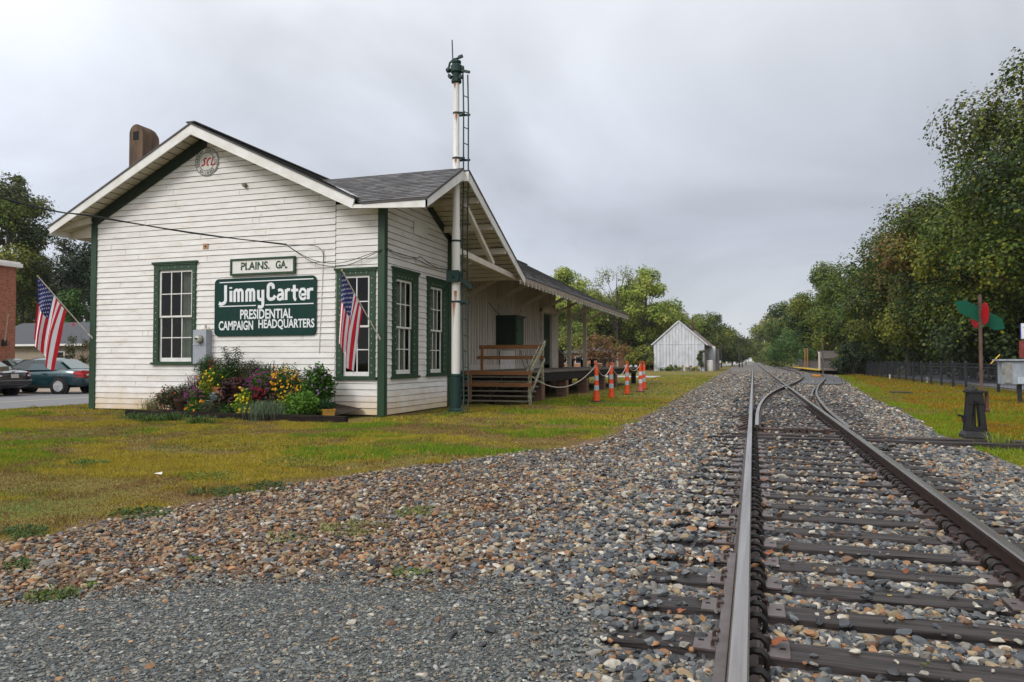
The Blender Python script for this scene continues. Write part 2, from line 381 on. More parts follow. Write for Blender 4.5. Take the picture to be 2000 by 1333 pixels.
m_asph = M('wet_asphalt', (.085, .085, .09), .45, (.06, .06, .065), 8, .5, 300, spec=.4)
m_road = M('road_asphalt', (.20, .20, .205), .7, (.16, .16, .165), 3, .4, 250)
m_dirt = M('bare_dirt', (.11, .07, .045), .95, (.07, .045, .03), 5, .6, 60)
g = MB(); g.quad((-3500, -300, -.03), (3500, -300, -.03), (3500, 5000, -.03), (-3500, 5000, -.03)); struct(g.build('ground', m_field, base=(0, 0, -.03)))
ys = [0.5, 2, 3, 4, 5, 6, 7, 8, 9, 10, 11, 12, 13, 15, 18, 22, 26, 35, 50, 67, 100, 163, 300, 700]
strip('lawn', ys, lambda y: -19.3, left_edge, 10, 0.0, m_lawn)
strip('right_lawn', ys, right_edge, lambda y: 11.2, 6, 0.0, m_lawn2)
def bed_z(x, y): return 0.004 + 0.023 * max(0, 1 - max(0, abs(x - 0.7) - 1.6) / 2.0)
strip('ballast_bed', ys, lambda y: left_edge(y) - .05, lambda y: right_edge(y) + .05, 14, 0.004, m_ball, bed_z)
strip('dirt_verge', ys[:16], lambda y: left_edge(y) - .12, lambda y: min(left_edge(y) + 3.6, -1.3) if y < 11 else left_edge(y) + .7, 8, .009, M('rusty_brown_earth', (.20, .115, .055), .95, (.09, .055, .035), 7, .8, 60), lambda x, y: bed_z(x, y) + .004)
g = MB(); pts = [(-6, .6)] + [(a - .22, b - .28) for a, b in GT if b > 1.5] + [(-.8, .6)]
g.add([(a, b, .034) for a, b in pts], [tuple(range(len(pts)))]); struct(g.build('gravel_path', m_grav, base=(0, 0, .034)))
# street to the left of the depot, its far kerb and verge
strip('road', [-20, 10, 20, 30, 45, 80, 200], lambda y: -27.2, lambda y: -19.3, 2, 0.004, m_road)
strip('road_line', [-20, 10, 20, 30, 45, 80, 200], lambda y: -22.75, lambda y: -22.6, 1, 0.008, M('faded_line_paint', (.55, .47, .30), .7))
strip('parking_apron', [-20, 10, 20, 30, 45, 80, 200], lambda y: -33.5, lambda y: -27.2, 2, 0.004, M('pale_concrete', (.36, .29, .22), .8, (.30, .23, .17), 4))
strip('sidewalk', [-20, 10, 20, 30, 45, 80, 200], lambda y: -36.0, lambda y: -33.5, 2, 0.1, M('pale_concrete', (.36, .29, .22)))
strip('side_road', [18, 26, 35, 50, 78], lambda y: 11.2, lambda y: 17.5, 2, 0.004, M('grey_asphalt', (.30, .30, .33), .7))
strip('woodland_floor', [-5, 10, 40, 100, 300, 600], lambda y: 17.5, lambda y: 60, 2, -0.005, M('leaf_litter', (.07, .05, .03), .9, (.04, .03, .018), 2))
strip('driveway', [59, 62, 66], lambda y: -17.0, lambda y: -7.6, 2, 0.006, M('pale_pavement', (.42, .41, .40), .7))
strip('crossing_asphalt', [43.2, 47, 52, 58, 66, 76], lambda y: np.interp(y, [43, 50, 58, 68, 76], [2.3, 2.9, 3.6, 4.1, 4.3]), lambda y: np.interp(y, [43, 50, 58, 68, 76], [4.5, 5.2, 6.0, 6.4, 6.5]), 2, 0.075, m_asph)
strip('street_far', [128, 300, 600, 900], lambda y: np.interp(y, [128, 300, 900], [-11, -11, -11]), lambda y: np.interp(y, [128, 300, 900], [-8, -5.5, -5.5]), 1, 0.006, M('grey_asphalt', (.30, .30, .33)))
# soil of the flower bed, heaped against the wall
def soil_z(x, y): return 0.10 + 0.30 * max(0, (y - 14.0) / 1.35) * max(0, 1 - ((x + 10.9) / 2.6) ** 2)
strip('bed_soil', [13.86, 14.2, 14.5, 14.8, 15.1, 15.34], lambda y: -13.9, lambda y: -8.7, 16, 0, M('garden_soil', (.06, .04, .028), .95, (.03, .022, .016), 9, .7, 50), soil_z)

TIE_P = 0.485; TIE_Y0 = 3.42
TIES = []
for k in range(118):
    y = TIE_Y0 + k * TIE_P + (h1(k, 1) - .5) * .05; x0 = -0.62 + (h1(k, 2) - .5) * .08; x1 = 1.98 + (h1(k, 3) - .5) * .1
    if 12.3 < y < 36: x1 += (y - 12.3) / 24 * 1.6
    if k in (19, 20): x0 -= .1; x1 = 4.35 - (k == 20) * .12
    TIES.append((y, x0, x1, (h1(k, 4) - .5) * .03))
m_stone = MA('crushed_stone', .5, 0, .4, 35, .28, .35, 90)
def stone_field(name, y0, y1, dens, smin, smax, sub=False):
    xs0 = float(min(left_edge(np.linspace(y0, y1, 20)))) - .15; xs1 = float(max(right_edge(np.linspace(y0, y1, 20)))) + .1
    n = int((xs1 - xs0) * (y1 - y0) * dens); x = RNG.uniform(xs0, xs1, n); y = RNG.uniform(y0, y1, n)
    ed = left_edge(y); er = right_edge(y)
    wob = (fbm(x * 1.3, y * 1.3, 5) - .5) * 1.3
    gp_ = (np.interp(x, GT[:, 0], GT[:, 1], right=0) - y) + (fbm(x * 2, y * 2, 15) - .5) * .7 + RNG.normal(size=n) * .09
    k = (x > ed + wob * .45) & (x < er + wob * .3) & ((gp_ < 0) | (x > -.56 - .25 * fbm(x * 4, y * 4, 16)) | (RNG.random(n) < .035)) & in_view(x, y)
    # thin the far-left spread where dirt and weeds show
    k &= RNG.random(n) < np.clip(1.15 - np.clip((-1.0 - x) / 2.6, 0, 1) * (.26 + .5 * (fbm(x * 2, y * 2, 9) - .5)), .3, 1)
    for rx in (-0.06, 1.42): k &= np.abs(x - rx) > .085
    x = x[k]; y = y[k]; n = len(x)
    s = RNG.uniform(smin, smax, n) * RNG.choice([.6, .85, 1, 1.2], n)
    z = np.array([bed_z(a, b) for a, b in zip(x, y)]) + s * RNG.uniform(-.05, .22, n) + (.006 if y0 >= 20 else 0)
    keep = np.ones(n, bool)
    for ty, a, b, sl_ in TIES:
        on_t = (np.abs(y - ty) < .125) & (x > a - .02) & (x < b + .02)
        lift = on_t & (RNG.random(n) < (.03 if ty < 10 else (.16 if ty < 22 else .6)) + .16 * (np.abs(y - ty) > .10) + (.85 if ty > 4.6 else .10) * (x < a + .36) * (fbm(x * 3, y * 3, 19) > .30))
        keep &= ~on_t | lift
        z = np.where(lift, .055 + s * .2, z)
    x, y, z, s = x[keep], y[keep], z[keep], s[keep]; n = len(x)
    brown = np.clip((-0.7 - x) / 2.2 + (fbm(x * .9, y * .9, 3) - .5) * 1.2, 0, 1) * np.clip((9.5 - y) / 3, .25, 1)
    s = s * (1 - .40 * np.clip((-1.0 - x) / 1.5, 0, 1) * RNG.choice([1.2, .85, .5, -.2], n, p=[.32, .3, .28, .10])); z = z + .010 * np.clip((-1.0 - x) / .8, 0, 1)
    cg = pick(PAL, [24, 18, 12, 6, 11, 12, 4, 16], n); cb = pick(PAL, [7, 11, 24, 17, 8, 9, 22, 5], n)
    c = np.where((RNG.random(n) < brown)[:, None], cb, cg)
    return tag(stones(name, np.stack([x, y, z], 1), s, c, m_stone, .66, fine=y1 < 12), 'grey, tan and rust coloured crushed stone ballast around the ties', 'ballast', kind='stuff')
stone_field('ballast_stones', 1.9, 5.2, 1750, .032, .072)
stone_field('ballast_stones', 5.2, 10, 1000, .036, .078)
stone_field('ballast_stones', 10, 20, 330, .045, .09)
stone_field('ballast_stones', 20, 44, 130, .055, .11)
stone_field('ballast_stones', 44, 100, 30, .09, .17)
# fine gravel of the path
n = 60000; x = RNG.uniform(-4.6, -.5, n); y = RNG.uniform(1.6, 4.2, n)
wob = (fbm(x * 2, y * 2, 15) - .5) * .55 + RNG.normal(size=n) * .06
k = ((np.interp(x, GT[:, 0], GT[:, 1], right=0) - y) + (fbm(x * 2, y * 2, 15) - .5) * .7 + RNG.normal(size=n) * .16 > -.04) & (x < -.50 - .3 * fbm(x * 4, y * 4, 16)) & in_view(x, y); x = x[k]; y = y[k]; n = len(x); s = RNG.choice([.009, .014, .020, .032], n, p=[.36, .35, .22, .07]) * RNG.uniform(.8, 1.3, n)
c = pick([(.105, .115, .108), (.15, .16, .148), (.045, .05, .05), (.23, .195, .14), (.34, .19, .085), (.31, .305, .27)], [34, 24, 22, 12, 2, 6], n)
tag(stones('gravel_stones', np.stack([x, y, np.full(n, .036)], 1), s, c, m_stone, .5), 'fine dark blue grey gravel of the path in the lower left corner', 'gravel', kind='stuff')

n = 60000; x = RNG.uniform(-6, -.8, n); y = RNG.uniform(2.2, 10, n); k = (x > left_edge(y) - .25 * RNG.random(n)) & in_view(x, y, 60) & (RNG.random(n) < np.clip((-.9 - x) / 1.5, 0, 1)); x, y = x[k], y[k]; n = len(x)
tag(stones('ballast_grit', np.stack([x, y, np.full(n, .012)], 1), RNG.uniform(.008, .024, n), pick([(.18, .105, .055), (.26, .16, .08), (.12, .075, .05), (.28, .21, .14), (.08, .075, .07)], [6, 5, 3, 2, 1], n), m_stone, .6), 'brown grit and small chips between the stones left of the track', 'grit', kind='stuff')
# ---------------------------------------------------------------- grass
m_blade = MA('grass_blade', .9, .2, .05)
GP = np.array([(.37, .275, .036), (.27, .26, .026), (.12, .24, .020), (.40, .29, .08), (.15, .10, .05)])
def grass_field(name, label, x0f, x1f, y0, y1, dens, hmin, hmax, wd, right=False):
    yl = np.linspace(y0, y1, 12); a = min(x0f(q) for q in yl); b = max(x1f(q) for q in yl)
    n = int((b - a) * (y1 - y0) * dens); x = RNG.uniform(a, b, n); y = RNG.uniform(y0, y1, n)
    wob = (fbm(x * 1.3, y * 1.3, 5) - .5) * 1.3
    k = (x > x0f(y)) & (x < x1f(y) + (0 if right else 1) * wob * .5) & ((not right) | (x > x0f(y) + wob * .5)) & in_view(x, y, 120)
    k &= ~((x > -17.1) & (x < -8.1) & (y > 15.3) & (y < 44)) & ~((x > -9.5) & (x < -6.5) & (y > 20.6) & (y < 43.5)) & ~((x > -13.9) & (x < -8) & (y > 13.7) & (y < 15.4)) & ~((y > 59) & (y < 66) & (x < -7.5) & (x > -17))
    pt = fbm(x * .55 + 3, y * .9, 31); pt2 = fbm(x * 2.3, y * 2.3, 41)
    bare = np.clip((pt2 * .5 + fbm(x * .5, y * .7, 51) * .7 - .60) * 6, 0, 1) * (.5 if right else 1)
    k &= RNG.random(n) > bare * .45
    x, y, pt, pt2, bare = x[k], y[k], pt[k], pt2[k], bare[k]; n = len(x)
    green = np.clip((pt - .46) * 5 + (pt2 - .5) * 2, 0, 1) * (.55 if right else .8)
    r = RNG.random(n)
    if right: c = np.where((r < green)[:, None], GP[2], np.where((RNG.random(n) < .5)[:, None], (.29, .165, .014), np.where((RNG.random(n) < .5)[:, None], GP[1], (.21, .09, .014))))
    else: c = np.where((r < green)[:, None], GP[2], np.where((RNG.random(n) < .50)[:, None], GP[0], np.where((RNG.random(n) < .68)[:, None], GP[1], GP[3])))
    # lush strip along the edge next to the stones
    if right:
        e = (x < x0f(y) + .9 + wob[k] * .8); c = np.where((e & (RNG.random(n) < .75))[:, None], (.17, .26, .02), c)
    c = np.where((RNG.random(n) < bare)[:, None], np.where((RNG.random(n) < .5)[:, None], (.25, .155, .06), (.16, .10, .05)), c)
    c = c * RNG.uniform(.6, 1.4, (n, 1))
    h = RNG.uniform(hmin, hmax, n) * (1 - .6 * bare) * (.75 + .6 * np.clip(green, 0, 1) + 1.3 * np.clip((fbm(x * 2.6, y * 2.6, 61) - .55) * 4, 0, 1))
    return tag(blades(name, np.stack([x, y, np.zeros(n)], 1), h, np.full(n, wd) * RNG.uniform(.6, 1.3, n), c, m_blade, 1.0), label, 'grass', kind='stuff')
LG = 'short yellow green lawn with dry brown patches in front of the depot'
grass_field('lawn_grass', LG, lambda y: y * 0 - 15.0, lambda y: left_edge(y) + .1, 3.0, 8, 7000, .018, .045, .007)
grass_field('lawn_grass', LG, lambda y: y * 0 - 19.0, lambda y: left_edge(y) + .1, 8, 14, 3000, .02, .05, .010)
grass_field('lawn_grass', LG, lambda y: y * 0 - 19.2, lambda y: left_edge(y) + .1, 14, 26, 700, .025, .06, .018)
grass_field('lawn_grass', LG, lambda y: y * 0 - 13.0, lambda y: left_edge(y) + .1, 26, 70, 60, .03, .07, .04)
RGL = 'brown and green grass strip between the track and the black fence'
grass_field('verge_grass', RGL, right_edge, lambda y: y * 0 + 9.6, 6.0, 20, 1800, .02, .05, .012, True)
grass_field('verge_grass', RGL, right_edge, lambda y: y * 0 + 10.6, 20, 40, 500, .03, .06, .02, True)
grass_field('verge_grass', RGL, right_edge, lambda y: y * 0 + 10.6, 40, 75, 90, .04, .08, .04, True)
# creeping weeds: clumps of small leaves on the stones and along the lawn edge
def leaf_quads(P, s, cols, up=.5, aspect=.5, nb=None):
    n = len(P); d = RNG.normal(size=(n, 3)); d[:, 2] *= .6; d /= np.linalg.norm(d, axis=1, keepdims=True)
    nr = RNG.normal(size=(n, 3)); nr[:, 2] += up * 2; nr = nr if nb is None else nr * .55 + nb * 1.5; e = np.cross(nr, d); e /= np.linalg.norm(e, axis=1, keepdims=True) + 1e-6
    if nb is not None: d = np.cross(e, nr); d /= np.linalg.norm(d, axis=1, keepdims=True) + 1e-6
    d = d * s[:, None]; e = e * (s * aspect)[:, None]
    V = np.stack([P, P + d * .45 + e * .5, P + d, P + d * .45 - e * .5], 1)
    return V.reshape(-1, 3), np.arange(4 * n).reshape(n, 4), cols
wp = []; wc = []; ws = []
def clump(cx, cy, rx, ry, n, h, s, col):
    a = RNG.uniform(0, 6.283, n); r = np.sqrt(RNG.random(n)); x = cx + rx * r * np.cos(a); y = cy + ry * r * np.sin(a)
    kk = fbm(x * 5, y * 5, 77) > .42; x = x[kk]; y = y[kk]; n = len(x)
    wp.append(np.stack([x, y, RNG.uniform(.01, h, n)], 1)); ws.append(RNG.uniform(.6, 1.3, n) * s); wc.append(np.array(col) * RNG.uniform(.6, 1.35, (n, 1)))
for u, v, ru, n, c in [(830, 1010, 60, 900, (.17, .2, .05)), (690, 1040, 70, 700, (.18, .18, .06)), (800, 1133, 40, 260, (.13, .19, .05)), (520, 955, 55, 800, (.06, .10, .03)), (430, 965, 60, 800, (.07, .11, .03)), (270, 1010, 60, 800, (.06, .11, .03)), (30, 1050, 60, 900, (.07, .12, .03)), (100, 1175, 50, 500, (.10, .14, .03)), (50, 1110, 40, 350, (.08, .12, .03)), (205, 1150, 40, 250, (.1, .14, .03)), (360, 1105, 30, 200, (.09, .13, .03)), (1790, 1325, 40, 160, (.2, .24, .05)), (560, 1060, 40, 140, (.15, .17, .05)), (420, 935, 60, 700, (.16, .2, .03)), (600, 905, 90, 900, (.17, .2, .03)), (170, 908, 40, 500, (.06, .14, .02)), (460, 870, 160, 1500, (.08, .13, .025)), (300, 845, 150, 1300, (.09, .14, .025)), (1240, 990, 50, 150, (.2, .17, .07))]:
    p = atZ(u, v, 0); q = atZ(u + ru, v, 0); rr = (q - p).length; clump(p.x, p.y, rr, rr * .9, n, .05, .03, c)
V, F, C = leaf_quads(np.concatenate(wp), np.concatenate(ws), np.concatenate(wc), 1.2, .6)
tag(np_obj('creeping_weeds', V, F, C, MA('weed_leaf', .6, .25, .25)), 'small green weeds creeping over the stones and the lawn edge', 'weeds', kind='stuff')

n = 900; x = RNG.uniform(-7, 4.5, n); y = RNG.uniform(2.3, 16, n); k = in_view(x, y, 60) & ~in_gravel(x, y) & (RNG.random(n) < .25 + .75 * (fbm(x * .8, y * .8, 88) > .5)); x, y = x[k], y[k]; n = len(x)
V, F, C = leaf_quads(np.stack([x, y, np.full(n, .055)], 1), RNG.uniform(.022, .055, n), pick([(.30, .12, .03), (.36, .20, .07), (.20, .07, .03), (.40, .28, .08)], [4, 4, 3, 1], n), 2.5, .8)
tag(np_obj('scattered_leaves', V, F, C, MA('weed_leaf', .6, .25, .25)), 'small scattered brown leaves over stones and grass', 'leaves', kind='stuff')
# ================================================================ railway track
m_steel_top = M('worn_rail_steel', (.46, .44, .42), .27, (.27, .24, .22), 2, .2, 90, stretch=(9, .25, 9), metal=.85, spec=.4)
m_rust = M('dark_rusty_steel', (.070, .042, .032), .5, (.04, .025, .02), 14, .3, 80, metal=.2, spec=.5)
m_plate = M('grey_tie_plate', (.17, .14, .135), .45, (.11, .085, .08), 9, .3, 70, metal=.3)
m_wood = M('creosoted_timber', (.056, .045, .042), .6, (.010, .008, .008), 5, 1.0, 26, stretch=(.35, 7, 7), spec=.3, sharp=(.40, .60))
PROF = [(-.07, 0), (.07, 0), (.07, .012), (.012, .035), (.010, .12), (.034, .132), (.037, .158), (.030, .168), (-.030, .168), (-.037, .158), (-.034, .132), (-.010, .12), (-.012, .035), (-.07, .012)]
def rail(name, pts, label, z0=.054, sc=1.0):
    mb = MB(); n = len(PROF); vs = []
    for i, p in enumerate(pts):
        a = pts[max(i - 1, 0)]; b = pts[min(i + 1, len(pts) - 1)]; dx, dy = b[0] - a[0], b[1] - a[1]; q = math.hypot(dx, dy); nx, ny = dy / q, -dx / q
        for w_, h in PROF: vs.append((p[0] + nx * w_ * sc, p[1] + ny * w_ * sc, z0 + h * sc))
    fs = []; ms = []
    for i in range(len(pts) - 1):
        for k in range(n):
            fs.append((i * n + k, i * n + (k + 1) % n, (i + 1) * n + (k + 1) % n, (i + 1) * n + k)); ms.append(1 if k in (6, 7, 8) else 0)
    mb.v = vs; mb.f = fs; mb.m = ms; mb.add([], [])
    mb.f += [tuple(range(n)), tuple((len(pts) - 1) * n + k for k in range(n))]; mb.m += [0, 0]
    o = mb.build(name, [m_rust, m_steel_top], None, base=(pts[0][0], pts[0][1], z0)); tag(o, label, 'rail', 'rails of the railway'); return o
XL, XR = -.06, 1.42
yy = [1.2] + [2 + i * 4 for i in range(60)] + [400, 900]
rl = rail('railway_rail', [(XL, y) for y in yy], 'straight pale topped rail running from the bottom edge, left of the pair')
rr_ = rail('railway_rail', [(XR, y) for y in yy], 'straight rail of the main track, right of the pair, cut by the crossing frog')
SL = [(0.05, 13.3), (0.10, 17.8), (0.31, 23.3), (0.68, 28.5), (1.29, 34.5), (2.18, 42.4), (2.95, 51), (3.5, 59), (4.2, 77), (4.55, 100), (4.7, 150), (4.8, 260)]
SR = [(1.50, 13.2), (1.60, 18.3), (1.85, 24.0), (2.18, 29), (2.92, 37.2), (3.95, 47), (4.75, 56), (5.4, 66), (5.95, 82), (6.25, 110), (6.35, 160), (6.4, 260)]
rail('railway_rail', spline(SL, 1.2), 'curved rail of the siding that crosses the main track at the frog', .054, .97)
rail('railway_rail', spline(SR, 1.2), 'outermost curved siding rail at the right, passing the dark asphalt patch', .054, .97)
g = MB(); gp = spline([(1.76, 25), (1.92, 27.2), (2.2, 30.5), (2.5, 33.5)], .6); mbv = [(x - .02, y) for x, y in gp]
o = rail('guard_rail', mbv, 'short guard rail hugging the outer curved rail', .054, .85); o['category'] = 'guard rail'
g = MB()                                                             # crossing frog where the siding rail cuts the main rail
g.box(1.33, 1.51, 33.6, 36.2, .06, .17); g.bar((1.0, 33.4, .15), (1.62, 37.0, .15), .07, .12); g.bar((1.30, 32.6, .13), (1.30, 37.2, .13), .05, .1)
tag(g.build('crossing_frog', M('bright_frog_steel', (.30, .29, .28), .4, (.15, .13, .12), 5, metal=.6), bevel=.01), 'steel frog block where the curved rail crosses the straight one', 'rail frog')

# ---- rail anchors (curved steel clips along the inner side), children of the rails
def anchor_mesh(side):
    mb = MB(); pts = [(side * x, 0, z) for x, z in [(.02, .048), (.05, .066), (.082, .066), (.102, .046), (.106, .018), (.094, -.012)]]
    for dy in (-.013, .013): mb.tube([(p[0], p[1] + dy, p[2]) for p in pts], [.010, .011, .012, .012, .011, .009], 6)
    return mb
def anchors(railo, side, y0, y1, nmax=96):
    first = None; y = y0; k = 0; b = WLOC[railo.name]
    while y < y1 and k < nmax:
        if first is None: o = first = anchor_mesh(side).build('rail_anchor', M('black_anchor_steel', (.030, .024, .022), .45, (.014, .011, .010), 20, metal=.3), railo, True, base=(0, 0, 0))
        else: o = first.copy(); COL.objects.link(o); o.parent = railo
        o.location = (0, y - b.y, 0); o.rotation_euler = (0, 0, (h1(k, y) - .5) * .3)
        y += .15 + .06 * h1(k, 9) + (.10 if k % 3 == 2 else 0); k += 1
anchors(rl, 1, 3.0, 19); anchors(rr_, -1, 4.2, 21)
# ---- rail joint bar / braces
def brace(railo, side, ys):
    for y in ys:
        mb = MB(); x = XL if railo is rl else XR
        mb.prism([(x + side * .045, y - .03, .15), (x + side * .30, y - .06, .06), (x + side * .30, y - .06, .035), (x + side * .045, y - .03, .04)], (0, .075, 0))
        mb.build('rail_brace', m_rust, railo, bevel=.004)
brace(rl, -1, [13.9 + i * .62 for i in range(6)]); brace(rr_, 1, [13.9 + i * .7 for i in range(3)])
g = MB(); g.bar((XL - .075, 2.85, .075), (XL - .075, 4.9, .075), .05, .03); g.build('joint_bar', m_plate, rl, bevel=.004)

# ---- ties: each its own object, plates and spikes on the nearer ones
def tie_mesh(L_, seed):
    mb = MB(); nx = 14; W, H = .195, .16; vs = []
    for i in range(nx + 1):
        x = L_ * i / nx
        for k, (dy, dz) in enumerate([(-W / 2, -H), (-W / 2, -.006), (-W / 2 + .012, 0), (-.03, -.002), (.035, -.006), (W / 2 - .012, 0), (W / 2, -.006), (W / 2, -H)]):
            e = 1 if 0 < i < nx else .6
            vs.append((x + (h1(i, k, seed) - .5) * .02, dy + (h1(i, k, seed, 2) - .5) * .014 * e, dz + (h1(i, k, seed, 3) - .5) * .010 - (.012 if e < 1 and dz > -.1 else 0)))
    n = 8; fs = [(i * n + k, i * n + k + 1, (i + 1) * n + k + 1, (i + 1) * n + k) for i in range(nx) for k in range(n - 1)]
    fs += [tuple(range(n)), tuple(nx * n + k for k in range(n))]
    return mb.add(vs, fs)
def spike_mb(mb, x, y, z, s):
    mb.box(x - .008, x + .008, y - .008, y + .008, z - .03, z + .022)
    mb.box(x - .014 + s * .012, x + .014 + s * .012, y - .014, y + .014, z + .02, z + .034)
def plate(tie, rx, y, detail, tz):
    mb = MB(); mb.box(rx - .20, rx + .20, y - .095, y + .095, tz - .002, tz + .012)
    mb.box(rx - .105, rx - .08, y - .095, y + .095, tz + .010, tz + .024); mb.box(rx + .08, rx + .105, y - .095, y + .095, tz + .010, tz + .024)
    p = mb.build('tie_plate', m_plate, tie, bevel=.003 if detail else 0)
    if detail:
        for sx, sy in ((-.118, -.055), (-.118, .06), (.118, .05)):
            s_ = MB(); spike_mb(s_, rx + sx, y + sy, tz + .012, 1 if sx < 0 else -1); s_.build('spike', m_rust, p, bevel=.003)
        for sx in (-.17, .17):
            s_ = MB(); s_.box(rx + sx - .012, rx + sx + .012, y - .012, y + .006, tz + .011, tz + .0135); s_.build('spike_hole', M('black_recess', (.008, .008, .008), .9), p)
NAMES = {0: 'split dark tie nearest the camera, crossing the whole width of the track', 1: 'second nearest tie, its cracked left end bare of stones', 2: 'third nearest tie, bleached and grooved, left end sticking out', 3: 'fourth nearest tie, left end half sunk in stones',
         19: 'long head tie reaching out to the switch stand, nearer of two', 20: 'long head tie under the far side of the switch stand'}
variants = {}
for k, (y, x0, x1, ang) in enumerate(TIES):
    key = k if k < 4 or 12.3 < y < 36 else ('v', k % 5)
    if key not in variants:
        o = tie_mesh(x1 - x0, k).build('railway_tie', m_wood, None, base=(0, 0, 0)); variants[key] = o
    else:
        o = variants[key].copy(); COL.objects.link(o)
    tz = .058 + (h1(k, 6) - .5) * .012
    if k in (19, 20): tz = .085
    o.location = (x0, y, tz); o.rotation_euler = (0, 0, ang * (.2 if k in (19, 20) else 1)); WLOC[o.name] = Vector((x0, y, tz))
    far = y > 12.3
    tag(o, NAMES.get(k, 'worn dark tie farther up the track, beyond the switch stand' if far else 'worn dark wooden tie under the rails short of the switch stand'), 'railway tie', 'ties under the rails')
    if y < 17:
        for rx in (XL, XR): plate(o, rx, y, y < 8.2, .056 if k not in (19, 20) else .06)
# ---- switch rods between the point rails
g = MB()
for y in (13.15, 14.25): g.tube([(-.15, y, .075), (3.25 if y < 14 else 1.6, y, .075)], .022, 8)
for x in (.55, .68, .8, .92, 1.2, .05): g.box(x - .045, x + .045, 13.6, 13.95, .06, .15)
g.bar((-.1, 13.8, .10), (1.5, 13.8, .10), .07, .035)
tag(g.build('switch_rod', m_rust, bevel=.004), 'dark steel throw rods and clips between the rails beside the switch stand', 'switch rod')

# ================================================================ switch stand with red and green targets
sx, sy = 3.33, 13.42
t = thing('switch_stand', 'black cast iron switch stand with green and red targets on a rusty mast', 'switch stand', (sx, sy, .085))
m_cast = M('black_cast_iron', (.018, .018, .019), .55, (.008, .008, .009), 8, .5, 40, spec=.35)
g = MB()
g.prism([(sx - .20, sy - .15, .085), (sx + .20, sy - .15, .085), (sx + .19, sy - .13, .15), (sx + .14, sy - .11, .20), (sx - .14, sy - .11, .20), (sx - .19, sy - .13, .14)], (0, .30, 0))
g.build('base', m_cast, t, bevel=.02)
g = MB()                                                             # A-shaped body of two legs and ribs, open in the middle
for s_ in (-1, 1):
    for dy in (-.07, .07): g.bar((sx + s_ * .110, sy + dy, .19), (sx + s_ * .065, sy + dy * .8, .80), .085, .03, (0, 1, 0))
    g.prism([(sx + s_ * .145, sy - .08, .19), (sx + s_ * .098, sy - .065, .80), (sx + s_ * .078, sy - .065, .80), (sx + s_ * .125, sy - .08, .19)], (0, .15, 0))
g.box(sx - .10, sx + .10, sy - .085, sy - .06, .62, .80); g.box(sx - .13, sx + .13, sy - .09, sy - .06, .2, .27)
g.tube([(sx, sy, .2), (sx, sy, .8)], .018, 8); g.tube([(sx - .045, sy - .05, .22), (sx - .03, sy - .05, .7)], .010, 6); g.tube([(sx + .045, sy - .05, .22), (sx + .03, sy - .05, .7)], .010, 6)
g.lathe([(.03, -.03), (.032, 0), (.015, .02)], (sx, sy - .1, .68), 10, axis='y')
g.build('body', m_cast, t, bevel=.006)
g = MB(); g.prism([(sx - .14, sy - .10, .80), (sx + .17, sy - .10, .80), (sx + .17, sy + .10, .80), (sx - .14, sy + .10, .80)], (0, 0, .035)); g.lathe([(.10, .835), (.085, .87), (.05, .885), (.04, .91)], (sx - .04, sy, 0), 14)
g.build('cap', m_cast, t, bevel=.006)
g = MB(); g.bar((sx - .15, sy - .05, .42), (sx - .26, sy - .12, .45), .03, .03); g.bar((sx - .18, sy - .05, .42), (sx - .17, sy - .05, .33), .04, .03); g.build('latch', m_cast, t, bevel=.004)
g = MB(); g.tube([(sx + .17, sy, .80), (sx + .17, sy, .55)], .03, 8); g.lathe([(.04, .5), (.045, .53), (.03, .56)], (sx + .17, sy, 0), 10); g.build('spindle', M('rusty_iron', (.13, .06, .04), .6, (.07, .03, .02), 12), t)
m_mast = M('rusty_mast_steel', (.15, .085, .065), .6, (.09, .05, .04), 7)
g = MB(); g.tube([(sx + .10, sy, .80), (sx + .10, sy, 2.36)], .026, 10); g.build('mast', m_mast, t, True)
cx, cz = sx + .10, 2.03
m_grn = M('green_target_paint', (.004, .095, .052), .6, (.006, .07, .04), 9, spec=.2); m_red = M('red_target_paint', (.46, .010, .016), .55, (.34, .010, .014), 6, spec=.2)
g = MB(); hexp = [(-.36, .225), (-.21, .25), (-.04, .15), (.23, .0), (.32, -.065), (.36, -.215), (.21, -.24), (-.03, -.10), (-.29, .05)]
g.prism([(cx + a, sy + .03 + a * .10, cz + b) for a, b in hexp], (0, .006, 0)); g.build('green_target', m_grn, t)
def disc_half(s_, yaw, zc, rx, rz, rot):
    pts = []
    for i in range(20):
        a = 2 * math.pi * i / 20; e = rx + rx * math.cos(a); f = rz * math.sin(a)
        e2 = e; f2 = f + rot * e
        pts.append((cx + s_ * (.012 + e2 * math.cos(yaw)), sy - s_ * (.02 + e2 * math.sin(yaw)), zc + f2))
    return pts
g = MB(); nrm = Vector((math.sin(1.40), math.cos(1.40), 0)) * .006
g.prism(disc_half(1, 1.40, cz + .02, .118, .175, 0), nrm); g.prism(disc_half(-1, 1.40, cz - .06, .14, .15, .12), nrm); g.build('red_target', m_red, t)
g = MB()
for i in range(8): g.box(cx - .03, cx - .005, sy - .04, sy - .02, cz - .2 + i * .055, cz - .185 + i * .055)
g.build('target_clamp', m_mast, t)
